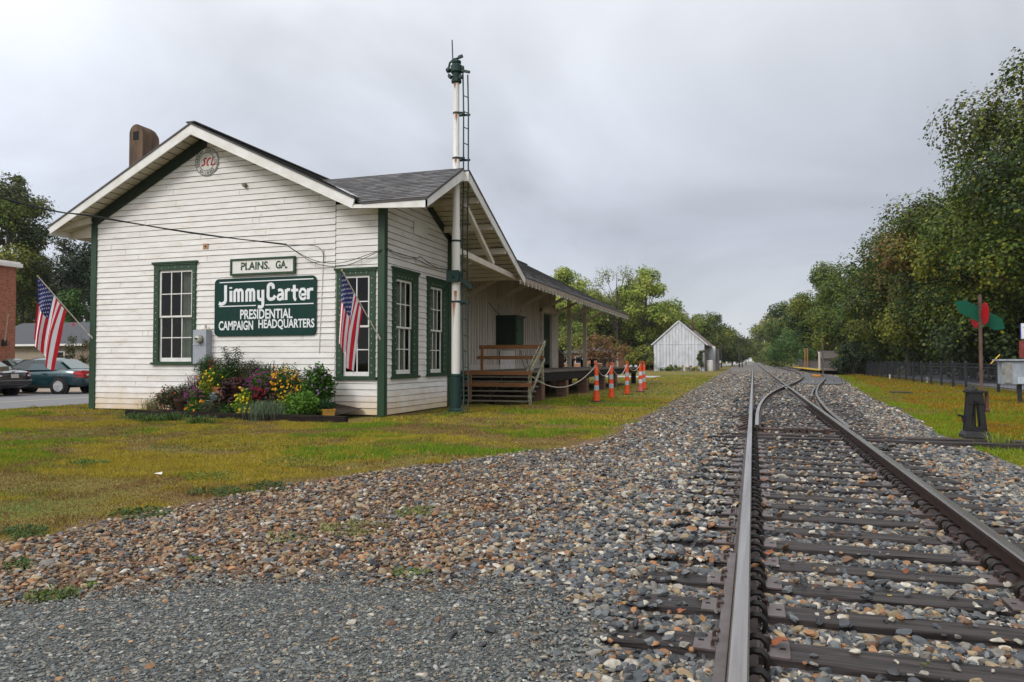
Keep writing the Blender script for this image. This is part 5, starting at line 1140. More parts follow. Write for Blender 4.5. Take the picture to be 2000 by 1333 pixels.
for z, a0, ln in ((8.28, -100, .22), (7.5, -70, .28), (6.36, -78, .20), (3.05, -75, .5), (2.75, -100, .6)):
    g = MB(); a = R_(a0); c_, s_ = math.cos(a), math.sin(a); r_ = .1105 if z < 4 else (.0915 if z < 6.4 else .0805)
    for k in (-1, 0, 1): aa = a + k * .22; lk = ln * (1 - .35 * abs(k)); x1_, y1_ = mx_ + r_ * math.cos(aa), my_ + r_ * math.sin(aa); tx, ty = -math.sin(aa) * .012, math.cos(aa) * .012; g.add([(x1_ - tx, y1_ - ty, z), (x1_ + tx, y1_ + ty, z), (x1_, y1_, z - lk)], [(0, 1, 2)])
    g.build('rust_stain', m_rs, t, recalc=False)
g = MB()                                                             # head gear
g.lathe([(.10, 8.28), (.13, 8.30), (.13, 8.36), (.10, 8.40), (.11, 8.52), (.15, 8.56), (.15, 8.72), (.10, 8.76), (.12, 8.80), (.12, 8.84), (.05, 8.88)], (mx_, my_, 0), 12)
g.lathe([(.03, -.06), (.06, -.04), (.06, .04), (.03, .06)], (mx_ - .2, my_ - .05, 8.62), 10, axis='y'); g.bar((mx_ - .26, my_, 8.62), (mx_ + .2, my_, 8.66), .07, .08); g.lathe([(.05, -.05), (.05, .05)], (mx_ - .12, my_ - .12, 8.42), 10, axis='y'); g.lathe([(.05, -.05), (.05, .05)], (mx_ + .16, my_ - .08, 8.4), 8, axis='y')
g.tube([(mx_ - .22, my_, 8.66), (mx_ - .18, my_, 8.82), (mx_ - .08, my_, 8.90), (mx_ + .1, my_, 8.92), (mx_ + .16, my_, 8.95)], .028, 8); g.bar((mx_ + .05, my_, 8.93), (mx_ + .17, my_, 8.96), .06, .07); g.tube([(mx_ - .10, my_, 8.90), (mx_ - .12, my_, 9.40)], .017, 6); g.bar((mx_ - .2, my_ - .05, 8.52), (mx_ - .1, my_ - .1, 8.42), .02, .05); g.bar((mx_ + .1, my_, 8.6), (mx_ + .36, my_, 8.52), .06, .06)
g.build('head_gear', m_teal, t, bevel=.005)
lx0, lx1 = mx_ + .155, mx_ + .285
g = MB()
def side(xa, top): return [(xa, my_ + .05, top), (xa + .02, my_ + .05, 7.6), (xa + .02, my_ + .05, 5.8), (xa + .0, my_ + .05, 4.6), (xa + .0, my_ + .05, 2.0), (xa + .08, my_ - .05, .35), (xa + .05, my_ - .1, .0)]
for p0, p1 in zip(side(lx0, 8.6)[:-1], side(lx0, 8.6)[1:]): g.bar(p0, p1, .032, .02, (0, 1, 0))
for p0, p1 in zip(side(lx1 - .02, 8.5)[:-1], side(lx1 - .02, 8.5)[1:]): g.bar((p0[0], p0[1] + .05, p0[2]), (p1[0], p1[1] + .05, p1[2]), .032, .02, (0, 1, 0))
def lx(z): return float(np.interp(z, [0, .35, 2, 4.6, 5.8, 7.6, 8.6], [.05, .08, 0, 0, .02, .02, 0]))
z = .35
while z < 8.3: g.tube([(lx0 + lx(z), my_ + .05, z + .02), (lx1 + lx(z) - .02, my_ + .09, z - .03)], .012, 6); z += .40
for z in (.95, 2.78, 6.38, 7.52): g.bar((mx_, my_ - .06, z), (lx0 + .06, my_ + .04, z), .03, .05); g.bar((mx_, my_ + .06, z - .04), (lx1 + .05, my_ + .1, z - .04), .03, .05)
g.build('ladder', m_teal, t)
# ================================================================ traffic channelizers and ropes
m_org = M('orange_plastic', (.78, .085, .012), .4, (.70, .065, .01), 6); m_ref = M('silver_reflective_band', (.42, .46, .50), .35, (.36, .40, .43), 9); m_pink = M('faded_pink_plastic', (.62, .17, .17), .5, (.55, .12, .10), 5); m_rub = M('black_rubber', (.025, .025, .027), .7); m_refw = M('white_reflective_band', (.72, .72, .74), .35)
def cone(label, x, y, pink=False, base=True, H=1.0):
    t = thing('traffic_post', label, 'traffic post', (x, y, 0), 'orange traffic posts on the grass'); s = H
    def seg(z0, z1, r0, r1, m, nm, extra=None):
        g = MB(); g.lathe(extra or [(r0, z0 * s), (r1, z1 * s)], (x, y, 0), 20); return g.build(nm, m, t, True)
    rr = lambda z: .092 - .030 * z
    seg(0, .17, 0, 0, m_pink if pink else m_org, 'foot', [(.105, .03 * s), (.103, .155 * s), (.096, .175 * s), (rr(.175), .177 * s)])
    for i, (a, b) in enumerate([(.178, .32), (.32, .46), (.46, .60), (.60, .74), (.74, .96)]):
        bd = i in (1, 3); m = (m_refw if pink else m_ref) if bd else (m_pink if pink and i == 0 else m_org)
        e = None if i < 4 else [(rr(.74), .74 * s), (rr(.93), .93 * s), (.05, .965 * s), (.03, .98 * s)]
        seg(a, b, rr(a) + (.002 if bd else 0), rr(b) + (.002 if bd else 0), m, 'reflective_band' if bd else 'body', e)
    g = MB(); z0 = .965 * s; pts = [(x - .035, y, z0), (x - .042, y, z0 + .10), (x - .03, y, z0 + .15), (x, y, z0 + .17), (x + .03, y, z0 + .15), (x + .042, y, z0 + .10), (x + .035, y, z0)]; g.tube(pts, .016, 8); g.build('handle', m_org, t, True)
    g = MB(); g.prism([(x + .20 * math.cos(R_(a)), y + .20 * math.sin(R_(a)), .005) for a in range(0, 360, 45)], (0, 0, .03)); g.build('rubber_base', m_rub, t, bevel=.005)
    return Vector((x, y, z0 + .07))
TP = []
for lab, (u, v), pk, H in [('nearest and tallest looking orange traffic post with two silver bands', (1165, 785), False, 1.06), ('second orange traffic post from the stairs, silver banded', (1194, 779), False, 1.05), ('third orange traffic post, at the far corner of the platform', (1225, 771), False, 1.08), ('traffic post with a faded pink lower part and white bands', (1251, 766), True, 1.06), ('farthest traffic post, half hidden behind the pink footed one', (1258, 761), False, 1.05)]:
    p = atZ(u, v, 0); TP.append(cone(lab, p.x, p.y, pk, True, H * (1.08 if v > 770 else 1.1)))
m_rope = M('pale_rope', (.55, .48, .38), .8, (.40, .34, .26), 40)
def rope(label, a, b, sag):
    a = Vector(a); b = Vector(b); g = MB(); g.tube([a.lerp(b, i / 24) - Vector((0, 0, sag * 4 * (i / 24) * (1 - i / 24))) for i in range(25)], .014, 8); tag(g.build('rope', m_rope, None, True), label, 'rope', 'barrier ropes round the platform')
rope('longest pale rope, hanging from the stair rail to the nearest orange post', (XS1 + .02, 20.95, .85), TP[0], .50)
rope('short rope between the nearest and second orange posts', TP[0], TP[1], .36); rope('rope between the second and third orange posts', TP[1], TP[2], .40); rope('rope sagging from the third orange post to the pink footed one', TP[2], TP[3], .28)
rope('rope slanting from the pale bench on the platform to the farthest posts', atY(1194, 709, 43.2), TP[4], .32)
rope('rope tied between the two white posts of the open shed', (XF + .1, 38.9, 1.55), (XF + .05, 42.75, 2.25), .35); rope('rope from the barrel to the first white post of the open shed', (XF + .1, 36.2, 1.95), (XF + .05, 38.8, 1.55), .12)
# barrel
bx, by = -9.75, 37.6; t = thing('wooden_barrel', 'dark wooden barrel with hoops standing on the platform beside the door', 'barrel', (bx, by, ZD))
g = MB(); g.lathe([(.26, 0), (.31, .25), (.33, .48), (.31, .72), (.26, .95)], (bx, by, ZD), 24); g.build('staves', M('dark_barrel_oak', (.10, .055, .035), .7, (.055, .03, .02), 9, stretch=(5, 5, .4)), t, True)
for z, r_ in ((.08, .282), (.28, .318), (.66, .318), (.87, .282)): g = MB(); g.lathe([(r_, z - .02), (r_ + .004, z - .02), (r_ + .004, z + .02), (r_, z + .02)], (bx, by, ZD), 24); g.build('hoop', m_cast, t)
# benches / freight carts at the end of the platform
def bench(label, x0, x1, y, z, zt, m_, n=3):
    t = thing('bench', label, 'bench', (x0, y, z), 'benches on the platform'); g = MB(); g.box(x0, x1, y - .25, y + .25, zt - .08, zt); g.build('seat', m_, t, bevel=.01)
    for i in range(n):
        xx = x0 + (x1 - x0) * (i + .5) / n; g = MB(); g.box(xx - .06, xx + .06, y - .2, y + .2, z, zt - .08); g.build('leg', m_, t)
bench('long dark bench at the open end of the shed', -11.2, -8.75, 43.0, ZD, 1.42, m_oldd, 4); bench('short paler bench at the platform end', -8.55, -7.8, 43.1, ZD, 1.46, m_old, 2)

# ================================================================ flower bed
m_log = M('dark_landscape_timber', (.034, .025, .021), .9, (.013, .010, .009), 6, .7, 30, stretch=(.5, 5, 5), spec=.1)
for a, b, lab in [((-14.1, 13.8), (-12.2, 13.72), 'left length of dark timber edging, half hidden by weeds'), ((-12.18, 13.72), (-10.0, 13.66), 'middle length of dark timber edging under the flowers'), ((-9.98, 13.66), (-8.15, 13.72), 'right length of dark timber edging in front of the green mounds')]:
    g = MB(); g.bar((a[0], a[1], .08), (b[0], b[1], .065), .15, .15); tag(g.build('timber_edging', m_log, bevel=.015), lab, 'timber', 'timbers edging the flower bed')
m_fol = MA('garden_leaf', .55, .25, .3); m_flo = MA('flower_petal', .6, .3, .2)
m_stem = M('plant_stem', (.07, .10, .03), .7)
def bush(name, label, cat, u, v, ru, rv, y, n, ls, cols, asp=.5, fl=None, zmin=None, group='plants in the flower bed', yr=None, stem=True, upb=.6):
    """leafy mound centred on photo point (u,v) with half sizes ru,rv (photo px) standing at depth y"""
    ru *= 1.12; rv *= 1.14; v -= 2; c = atY(u, v, y); rx = (atY(u + ru, v, y) - c).x; rz = c.z - atY(u, v + rv, y).z; ry = yr or min(rx, .38)
    t = thing(name, label, cat, (c.x, y, max(0.05, soil_z(c.x, y))), group)
    def cloud(n, k0, k1):
        d = RNG.normal(size=(n, 3)); d /= np.linalg.norm(d, axis=1, keepdims=True); r = RNG.uniform(k0, k1, n) ** .5
        lump = .48 + 1.0 * fbm(d[:, 0] * 2.6 + u, d[:, 2] * 2.6 + d[:, 1] * 2 + v, 3)
        P = d * (r * lump)[:, None] * np.array((rx, ry, rz)) + np.array(c); P[:, 2] = np.maximum(P[:, 2], soil_z(c.x, y) + .01); P[:, 1] = np.minimum(P[:, 1], YW - .06); return P
    n = int(n * 2.2); ls *= 1.15; P = cloud(n, .15, 1.0); cc = np.array(cols)[RNG.integers(0, len(cols), n)] * RNG.uniform(.6, 1.4, (n, 1))
    V, F, C = leaf_quads(P, RNG.uniform(.6, 1.3, n) * ls, cc, upb, asp); np_obj('foliage', V, F, C, m_fol, t)
    if fl:
        m, fs, fc = fl; m = int(m * 1.35); fs *= .9; P = cloud(m, .70, 1.16); P[:, 1] = y - np.abs(P[:, 1] - y) * .9 - .03; V = []; F = []; C = []
        for p in P:
            col = np.array(fc[int(RNG.integers(0, len(fc)))]) * RNG.uniform(.8, 1.15); a0 = RNG.uniform(0, 6.28); nr = np.array((RNG.normal() * .4, -1, .5 + RNG.normal() * .4)); nr /= np.linalg.norm(nr); e1 = np.cross(nr, (1, 0, .1)); e1 /= np.linalg.norm(e1); e2 = np.cross(nr, e1); s = fs * RNG.uniform(.7, 1.2)
            for q in range(6):
                a = a0 + q * 1.047; n0 = len(V); V += [p, p + (e1 * math.cos(a - .5) + e2 * math.sin(a - .5)) * s * .7 + nr * s * .25, p + (e1 * math.cos(a) + e2 * math.sin(a)) * s + nr * s * .15, p + (e1 * math.cos(a + .5) + e2 * math.sin(a + .5)) * s * .7 + nr * s * .25]; F.append((n0, n0 + 1, n0 + 2, n0 + 3)); C.append(col)
            if m <= 60: np_obj('flower', V, F, C, m_flo, t); V = []; F = []; C = []
        if m > 60: np_obj('flowers', V, F, C, m_flo, t)['kind'] = 'stuff'
    if stem:
        g = MB(); b = Vector((c.x, y, soil_z(c.x, y) - .02))
        for q in range(7): a = q * .9; g.tube([b + Vector((.03 * math.cos(a), .03 * math.sin(a), 0)), Vector((c.x + rx * .5 * math.cos(a), min(y + ry * .5 * math.sin(a), YW - .1), c.z + rz * .2))], .007, 5)
        g.build('stems', m_stem, t)
    return t
G1, G2, G3, OL, LM = (.05, .115, .02), (.075, .165, .022), (.13, .26, .025), (.12, .115, .035), (.27, .34, .03)
YEL, ORG, PUR, LIL, GLD, RED = (.80, .58, .02), (.80, .26, .015), (.30, .03, .22), (.42, .25, .55), (.72, .36, .02), (.22, .012, .02)
bush('flowering_plant', 'dusky leaved plant with a few coral flowers spilling over a brown pot', 'plant', 342, 778, 30, 18, 14.35, 1700, .05, [(.06, .06, .035), (.08, .065, .035), OL], .5, (9, .030, [(.75, .15, .06)]))
bush('flowering_plant', 'purple globe flowers at the left of the bed above orange marigolds', 'flowers', 385, 778, 18, 17, 14.3, 700, .05, [G1, G2], .5, (75, .026, [PUR]))
bush('flowering_plant', 'orange marigolds low at the front left of the timber', 'flowers', 386, 800, 17, 15, 14.0, 700, .05, [G1, G2], .5, (8, .045, [ORG]))
bush('flowering_plant', 'yellow and orange marigolds spilling from the upper wooden crate', 'flowers', 420, 747, 24, 19, 14.75, 800, .05, [G1, G2, G3], .5, (34, .038, [YEL, YEL, ORG]))
bush('trailing_vine', 'lime green vine trailing down beside the wooden crate', 'plant', 403, 770, 13, 24, 14.45, 800, .035, [LM, (.16, .22, .03)], .7)
bush('flowering_plant', 'small yellow flowers on thin stems against the wall', 'flowers', 464, 728, 15, 20, 15.0, 500, .045, [G1, OL], .4, (14, .032, [YEL]))
bush('shrub', 'olive brown feathery shrub below the big sign', 'shrub', 492, 732, 18, 24, 15.0, 1500, .05, [(.085, .075, .03), (.06, .07, .025)], .22)
bush('shrub', 'narrow leaved green shrub in front of the meter conduit', 'shrub', 404, 722, 15, 22, 15.0, 1100, .07, [G1, (.05, .10, .035)], .16)
bush('sweet_potato_vine', 'big leaved dark purple vine cascading in the middle of the bed', 'vine', 462, 780, 24, 36, 14.35, 420, .13, [(.035, .018, .022), (.05, .025, .025), (.14, .06, .045)], .75, upb=.9)
bush('flowering_plant', 'rounded bush covered in magenta purple globe flowers', 'flowers', 514, 752, 28, 24, 14.6, 1300, .05, [G1, G2], .45, (150, .025, [PUR, (.22, .02, .16)]))
bush('flowering_plant', 'dark red celosia below the magenta globe flowers', 'flowers', 505, 772, 15, 11, 14.25, 350, .05, [(.05, .03, .02)], .5, (40, .035, [RED]))
bush('flowering_plant', 'tall spread of golden dark eyed daisies in the right half of the bed', 'flowers', 566, 762, 36, 38, 14.7, 2400, .05, [G1, G2, (.05, .08, .02)], .4, (170, .034, [GLD, (.80, .45, .02), GLD, (.35, .13, .02)]))
bush('flowering_plant', 'tallest leafy lantana with lilac flowers at the right end of the bed', 'flowers', 622, 762, 24, 42, 14.75, 2200, .065, [G1, G2, G2], .6, (34, .030, [LIL]))
bush('shrub', 'bright green mounded shrub at the front right of the bed', 'shrub', 592, 795, 31, 23, 14.1, 1700, .06, [G3, (.12, .25, .03), G2], .55)
bush('flowering_plant', 'lime green plant with yellow flowers at the centre front', 'flowers', 477, 792, 15, 25, 14.05, 800, .05, [G3, LM, (.12, .22, .03)], .6, (26, .034, [YEL]))
bush('shrub', 'low dull olive mound at the centre left front', 'shrub', 419, 800, 21, 14, 14.0, 1300, .045, [(.07, .075, .035), (.055, .07, .03)], .25)
bush('silver_plant', 'silver leaved dusty miller beside the brown pot', 'plant', 363, 764, 12, 13, 14.6, 320, .05, [(.24, .30, .28), (.19, .25, .22)], .35)
bush('silver_plant', 'small silver leaved plant below the wooden crate', 'plant', 420, 779, 8, 9, 14.2, 200, .05, [(.24, .30, .28)], .35)
bush('potted_plant', 'small broad leaved plant in the yellow pot', 'plant', 637, 794, 13, 9, 14.2, 220, .07, [(.04, .09, .035)], .5)
bush('flowering_plant', 'dark red spikes under the tall willowy plant', 'flowers', 422, 718, 9, 14, 14.95, 160, .05, [(.05, .08, .03)], .3, (26, .028, [RED]))
bush('filler_shrub', 'dark green filler foliage between the marigolds and the purple vine', 'plant', 440, 745, 26, 30, 14.9, 900, .06, [G1, G2], .4)
bush('filler_shrub', 'dark green filler foliage behind the magenta globe flowers', 'plant', 530, 745, 36, 24, 15.0, 1000, .06, [G1, (.03, .06, .015)], .4)
bush('filler_shrub', 'dark low filler foliage between the brown pot and the marigolds', 'plant', 375, 792, 30, 20, 14.55, 900, .05, [G1, (.03, .05, .015)], .5)
bush('filler_shrub', 'low green filler foliage between the lime plant and the vine', 'plant', 450, 800, 26, 16, 14.2, 700, .05, [G1, G2], .5)
# tall willowy plant
c0 = atY(455, 760, 14.85); t = thing('tall_plant', 'tallest willowy plant with narrow drooping leaves beside the meter box', 'plant', (c0.x, 14.85, soil_z(c0.x, 14.85)), 'plants in the flower bed')
g = MB(); V = []; F = []; C = []
for q, (u, v) in enumerate([(438, 678), (445, 690), (462, 679), (470, 688), (430, 700), (452, 702)]):
    tp = atY(u, v, 14.85 + (h1(q) - .5) * .2); cv = [Vector((c0.x, 14.85, .2)).lerp(tp, s) + Vector((.08 * math.sin(s * 3 + q), .03 * math.sin(s * 4 + q), 0)) * s * (1 - s) * 2 for s in (0, .25, .5, .75, 1)]; g.tube(cv, [.014, .012, .010, .008, .005], 6)
    for k in range(150):
        s = .35 + .65 * k / 150; i = min(3, int(s * 4)); p = np.array(cv[i].lerp(cv[i + 1], s * 4 - i)); a = k * 2.4 + q; d = np.array((math.cos(a), math.sin(a), .45 - .3 * h1(k, q))); d /= np.linalg.norm(d); e = np.cross(d, (0, 0, 1)); e /= np.linalg.norm(e); ln = .21 * (.7 + .5 * h1(k, q, 4)); n0 = len(V)
        V += [p, p + d * ln * .5 + e * .019, p + d * ln - np.array((0, 0, .06)), p + d * ln * .5 - e * .019]; F.append((n0, n0 + 1, n0 + 2, n0 + 3)); C.append(np.array((.05, .10, .03)) * (.6 + .9 * h1(k, q, 7)))
g.build('stems', m_stem, t, True); np_obj('foliage', V, F, C, m_fol, t)
def grasstuft(label, u, v, y, n, h, sp, col, wd, name='ornamental_grass', droop=.5):
    p = atY(u, v, y); z = max(.02, soil_z(p.x, y) if 13.86 < y < 15.3 else 0); return tuft(name, label, 'ornamental grass', p.x, y, n, h, sp, col, wd, 'plants in the flower bed', z, droop=droop)
def grass_at(label, u, vb, vt, y, n, sp, col, wd, droop=.5, name='ornamental_grass'):
    p = atY(u, vb, y); tpz = atY(u, vt, y).z; z = p.z
    o = tuft(name, label, 'ornamental grass', p.x, y, n, (tpz - z) * 1.15, sp, col, wd, 'plants in the flower bed', z, droop=droop); return o
grass_at('burgundy fountain grass left of the marigolds', 393, 772, 722, 14.65, 260, .42, (.11, .035, .035), .012, .6)
grass_at('large grey green fountain grass arching over the front timber', 522, 822, 778, 13.95, 620, .62, (.13, .18, .10), .012, .9)
grass_at('spiky upright yucca like blades near the wall', 526, 745, 706, 15.0, 26, .30, (.06, .12, .055), .05, .1, 'yucca')
grass_at('wispy straw coloured grass in the small terracotta pot at the far left', 303, 806, 774, 14.15, 200, .42, (.17, .16, .06), .010, .8)
for i, (u, v, lab) in enumerate([(262, 822, 'weed tuft in front of the bed, at its far left'), (300, 825, 'weed tuft before the terracotta pot'), (335, 822, 'tall weed tuft before the brown pot'), (390, 828, 'weed tuft before the orange marigolds')]):
    p = atZ(u, v, 0); tuft('weed_tuft', lab, 'weeds', p.x, p.y, 160, .24, .38, (.06, .12, .025), .016, 'weeds before the flower bed')
def pot(label, u, vb, vt, y, r0, r1, m_, sq=False, name='flower_pot'):
    a = atY(u, vb, y); b = atY(u, vt, y); t = thing(name, label, 'flower pot', (a.x, y, a.z), 'pots in the flower bed'); g = MB(); h = b.z - a.z
    g.lathe([(r0, 0), (r0 + (r1 - r0) * .6, h * .5), (r1, h * .82), (r1 + .015, h * .83), (r1 + .018, h), (r1 - .01, h), (r1 - .02, h * .8)], (a.x, y, a.z), 4 if sq else 22); g.build('pot', m_, t, not sq)
pot('small terracotta pot at the far left of the bed', 309, 813, 800, 14.1, .12, .15, M('terracotta', (.20, .09, .055), .8, (.13, .06, .04), 8)); pot('tall dark brown glazed pot', 357, 811, 778, 14.2, .11, .20, M('brown_glaze', (.055, .032, .022), .3, (.03, .018, .013), 6)); pot('square yellow pot at the right end of the bed', 641, 815, 799, 14.15, .15, .18, M('yellow_ochre_glaze', (.50, .28, .05), .5, (.40, .21, .03), 7), True)
m_crate = M('orange_stained_wood', (.33, .13, .035), .7, (.22, .08, .02), 5, .3, 30, stretch=(.6, 5, 5))
for lab, u0, u1, vb, vt, y in [('upper orange stained wooden crate holding marigolds', 412, 437, 776, 756, 14.45), ('lower orange stained wooden crate end', 416, 440, 790, 777, 14.25)]:
    a = atY(u0, vb, y); b = atY(u1, vt, y); t = thing('wooden_crate', lab, 'crate', ((a.x + b.x) / 2, y, a.z), 'crates in the flower bed'); k = 3; hh = (b.z - a.z) / k
    for i in range(k): g = MB(); g.box(a.x, b.x, y, y + .02, a.z + hh * i + .004, a.z + hh * (i + 1) - .004); g.box(a.x, a.x + .02, y + .02, y + .3, a.z + hh * i + .004, a.z + hh * (i + 1) - .004); g.box(b.x - .02, b.x, y + .02, y + .3, a.z + hh * i + .004, a.z + hh * (i + 1) - .004); g.build('board', m_crate, t, bevel=.003)
    g = MB(); g.box(a.x + .02, b.x - .02, y + .02, y + .3, min(.25, a.z - .1), b.z - .02); g.build('soil_fill', MATS['garden_soil'], t)
p = atZ(307, 928, .02); g = MB(); g.add([(p.x - .06, p.y, .03), (p.x, p.y - .05, .045), (p.x + .07, p.y - .01, .03), (p.x + .03, p.y + .05, .05), (p.x - .03, p.y + .04, .035)], [(0, 1, 2, 3, 4)]); tag(g.build('paper_scrap', m_trim, recalc=False), 'white scrap of paper on the brown lawn', 'litter')

# ================================================================ trees
m_tleaf = MA('tree_leaf', .55, .28, .3); m_bark = M('grey_brown_bark', (.11, .085, .065), .9, (.055, .042, .033), 6, .6, 20, stretch=(4, 4, .7))
def tree(name, label, x, y, h, rad, base, nleaf, ls, pal, group, squash=1.0, lobes=26, seed=1, fill=1.0, trunk_r=None, bare=0.0, z0=0.0, shape='oval', twig=False, cat='tree', lean=0.0):
    rg = np.random.default_rng(seed + 100); t = thing(name, label, cat, (x, y, z0), group)
    cz = (h + base) / 2; hz = (h - base) / 2; tr = trunk_r or h * .018
    g = MB(); g.tube([(x, y, z0 - .1), (x + lean * .1, y, z0 + base * .5), (x + lean * .3 + .1 * rg.normal(), y, z0 + base), (x + lean * .6, y + .1, z0 + cz), (x + lean, y, z0 + h * .9)], [tr * 1.35, tr, tr * .8, tr * .5, tr * .12], 9)
    LC = []; LR = []
    for i in range(lobes):
        d = rg.normal(size=3); d /= np.linalg.norm(d); r = rg.uniform(.25, 1) ** .5
        zf = d[2] * r
        wdt = 1.0
        if shape == 'cone': wdt = .35 + .65 * (1 - (zf + 1) / 2)
        elif shape == 'oval': wdt = math.sqrt(max(.12, 1 - zf * zf * .75)) * (1.08 - .15 * zf)
        c = np.array((x + lean * (.5 + zf * .4) + d[0] * r * rad * wdt * .82, y + d[1] * r * rad * wdt * .82, z0 + cz + zf * hz * .86)); lr = rad * rg.uniform(.20, .42) * squash
        LC.append(c); LR.append(lr)
        s0 = Vector((x + lean * .4, y, z0 + base + (c[2] - z0 - base) * rg.uniform(.15, .6))); e = Vector(c); m_ = s0.lerp(e, .5) + Vector((0, 0, .08 * (e - s0).length)); br = tr * rg.uniform(.22, .42)
        g.tube([s0, m_, e], [br, br * .6, br * .2], 5, caps=False)
        for q in range(4 if not twig else 11):
            dd = Vector(rg.normal(size=3)); dd.z = abs(dd.z) * (1.6 if twig else .8) + .1; dd.normalize(); e2 = e + dd * lr * rg.uniform(.8, 1.5 if twig else 1.15); st = m_.lerp(e, rg.uniform(.3, 1)); g.tube([st, st.lerp(e2, .55) + Vector((0, 0, .05 * lr)), e2], [br * .3, br * .18, max(.006, br * .06)], 4, caps=False)
    g.build('trunk', m_bark, t, True)
    LC = np.array(LC); LR = np.array(LR); nl = int(nleaf * fill); wts = LR ** 2; wts = wts * rg.uniform(.45, 1.3, lobes); wts /= wts.sum(); idx = rg.choice(lobes, nl, p=wts)
    d = rg.normal(size=(nl, 3)); d /= np.linalg.norm(d, axis=1, keepdims=True); r = rg.random(nl) ** .40 * (1 + .18 * rg.normal(size=nl) * (rg.random(nl) < .18))
    P = LC[idx] + d * (LR[idx] * r)[:, None] * np.array((1.15, 1.15, .85)); ok = P[:, 2] > z0 + .05; P = P[ok]; idx = idx[ok]; nl = len(P)
    # small sprays: leaves gather in bunches
    q_ = 1.1 / max(.5, rad / 6); gq = fbm(P[:, 0] * q_ + seed, P[:, 2] * q_ * 1.3 + P[:, 1] * q_, seed) ; k = (gq > .41) | (rg.random(nl) < .16); P = P[k]; idx = idx[k]; nl = len(P)
    pal_ = np.array(pal); tint = pal_[rg.integers(0, len(pal_), lobes)]; c = tint[idx]; m2 = rg.random(nl) < .35; c = np.where(m2[:, None], pal_[rg.integers(0, len(pal_), nl)], c) * rg.uniform(.65, 1.35, (nl, 1))
    nb = (P - LC[idx]) / LR[idx][:, None]; nb[:, 2] += .35; nb /= np.linalg.norm(nb, axis=1, keepdims=True) + 1e-6
    V, F, C = leaf_quads(P, rg.uniform(.6, 1.35, nl) * ls, c, .3, .85, nb); np_obj('crown', V, F, C, m_tleaf, t)
    return t
def on_row(u, y): r = ray(u, 700); return r.x / r.y * y
def hgt(u, v, y): r = ray(u, v); return CAMZ + r.z / r.y * y
DG = [(.060, .105, .012), (.10, .145, .014), (.20, .205, .017), (.030, .056, .010)]  # brightest and darkest greens put crown highlights and shade into leaf colour
YG = [(.17, .20, .026), (.125, .165, .022), (.20, .21, .035), (.09, .13, .02)]
AU = [(.075, .10, .016), (.12, .105, .02), (.18, .09, .02), (.13, .065, .02), (.065, .095, .016)]
LG_ = [(.31, .36, .05), (.24, .31, .04), (.37, .40, .08), (.17, .24, .03)]
GR_ = 'trees along the right of the track'
RT = [('tallest dark tree at the right edge of the picture', 2050, 55, 46, 7.2, 2.5, 36000, .15, DG + [(.07, .08, .015)], 30),
      ('broad tree with bronze autumn tips left of the tallest one', 1880, 325, 58, 6.2, 2.5, 30000, .16, AU[:3] + DG + DG, 34),
      ('dark tree behind the fence, over the red and green targets', 1965, 330, 50, 6.5, 1.8, 24000, .16, DG, 32),
      ('yellowing tree with ragged left side reaching toward the track', 1775, 420, 72, 5.8, 2.0, 24000, .18, AU[:3] + DG + YG[:2], 30),
      ('rounded green tree behind the yellowing one', 1690, 492, 92, 5.6, 1.5, 20000, .20, DG, 28),
      ('green tree above the small wooden hut', 1625, 512, 118, 6.0, 1.5, 16000, .25, DG + DG + YG[1:2], 26),
      ('bright green tree left of the hut tree', 1580, 548, 150, 6.5, 1.0, 13000, .30, YG + DG, 24),
      ('mid green tree in the receding row, left of the bright one', 1545, 580, 200, 7.5, .8, 11000, .38, DG, 22),
      ('pale distant tree near the end of the row', 1518, 603, 270, 8.5, .8, 9000, .5, YG + DG, 20),
      ('distant tree second from the end of the row', 1500, 628, 360, 9.0, .8, 7000, .65, DG, 18),
      ('farthest small tree at the end of the row by the vanishing rails', 1487, 655, 480, 9, .6, 5000, .8, DG, 16),
      ('low dark understorey tree behind the middle of the fence', 1800, 560, 78, 6.5, .6, 14000, .2, DG, 26),
      ('low dark understorey tree behind the switch stand', 1900, 540, 64, 6.0, .6, 15000, .18, DG, 26),
      ('low dark understorey tree at the right edge behind the sign', 1990, 500, 55, 6.0, .8, 15000, .17, DG, 26),
      ('low dark tree at the far end of the fence', 1715, 590, 95, 5.5, .4, 12000, .22, DG, 24),
      ('bushy dark tree right of the hut', 1660, 600, 108, 5.0, .3, 10000, .24, DG, 22)]
for i, (lab, u, v, y, rad, base, nl, ls, pal, lb) in enumerate(RT):
    x = on_row(u, y); h = hgt(u, v, y); tree('broadleaf_tree', lab, x, y, h, rad, base, int(nl * 1.9), ls * 1.2, pal, GR_, seed=20 + i, lobes=lb + 16, trunk_r=.16 + .004 * h, squash=.85)
def bushy(label, u, vb, vt, y, rad, n, ls, pal, group='shrubs by the track', name='shrub'):
    x = on_row(u, y); h = hgt(u, vt, y); tree(name, label, x, y, h, rad, .1, n, ls, pal, group, seed=int(u) % 97, lobes=14, trunk_r=.05, cat='shrub')
bushy('dark round shrub at the end of the black fence', 1668, 735, 668, 74, 2.3, 6000, .16, [(.02, .04, .012), (.03, .05, .014)]); bushy('dark ivy covered shrub right of the wooden platform', 1648, 735, 690, 76, 1.3, 5000, .16, DG)
bushy('bright green shrub beyond the wooden platform', 1556, 716, 640, 135, 5.0, 6000, .3, [(.05, .12, .02), (.07, .14, .025)]); bushy('pale green shrub left of the bright one', 1530, 716, 668, 170, 5.0, 4000, .35, YG); bushy('grey green far shrub by the vanishing rails', 1500, 712, 670, 260, 6.5, 4000, .5, DG + YG); bushy('dark far shrub before the vanishing point', 1488, 710, 680, 360, 7, 3000, .6, DG)
GM = 'trees beyond the depot'
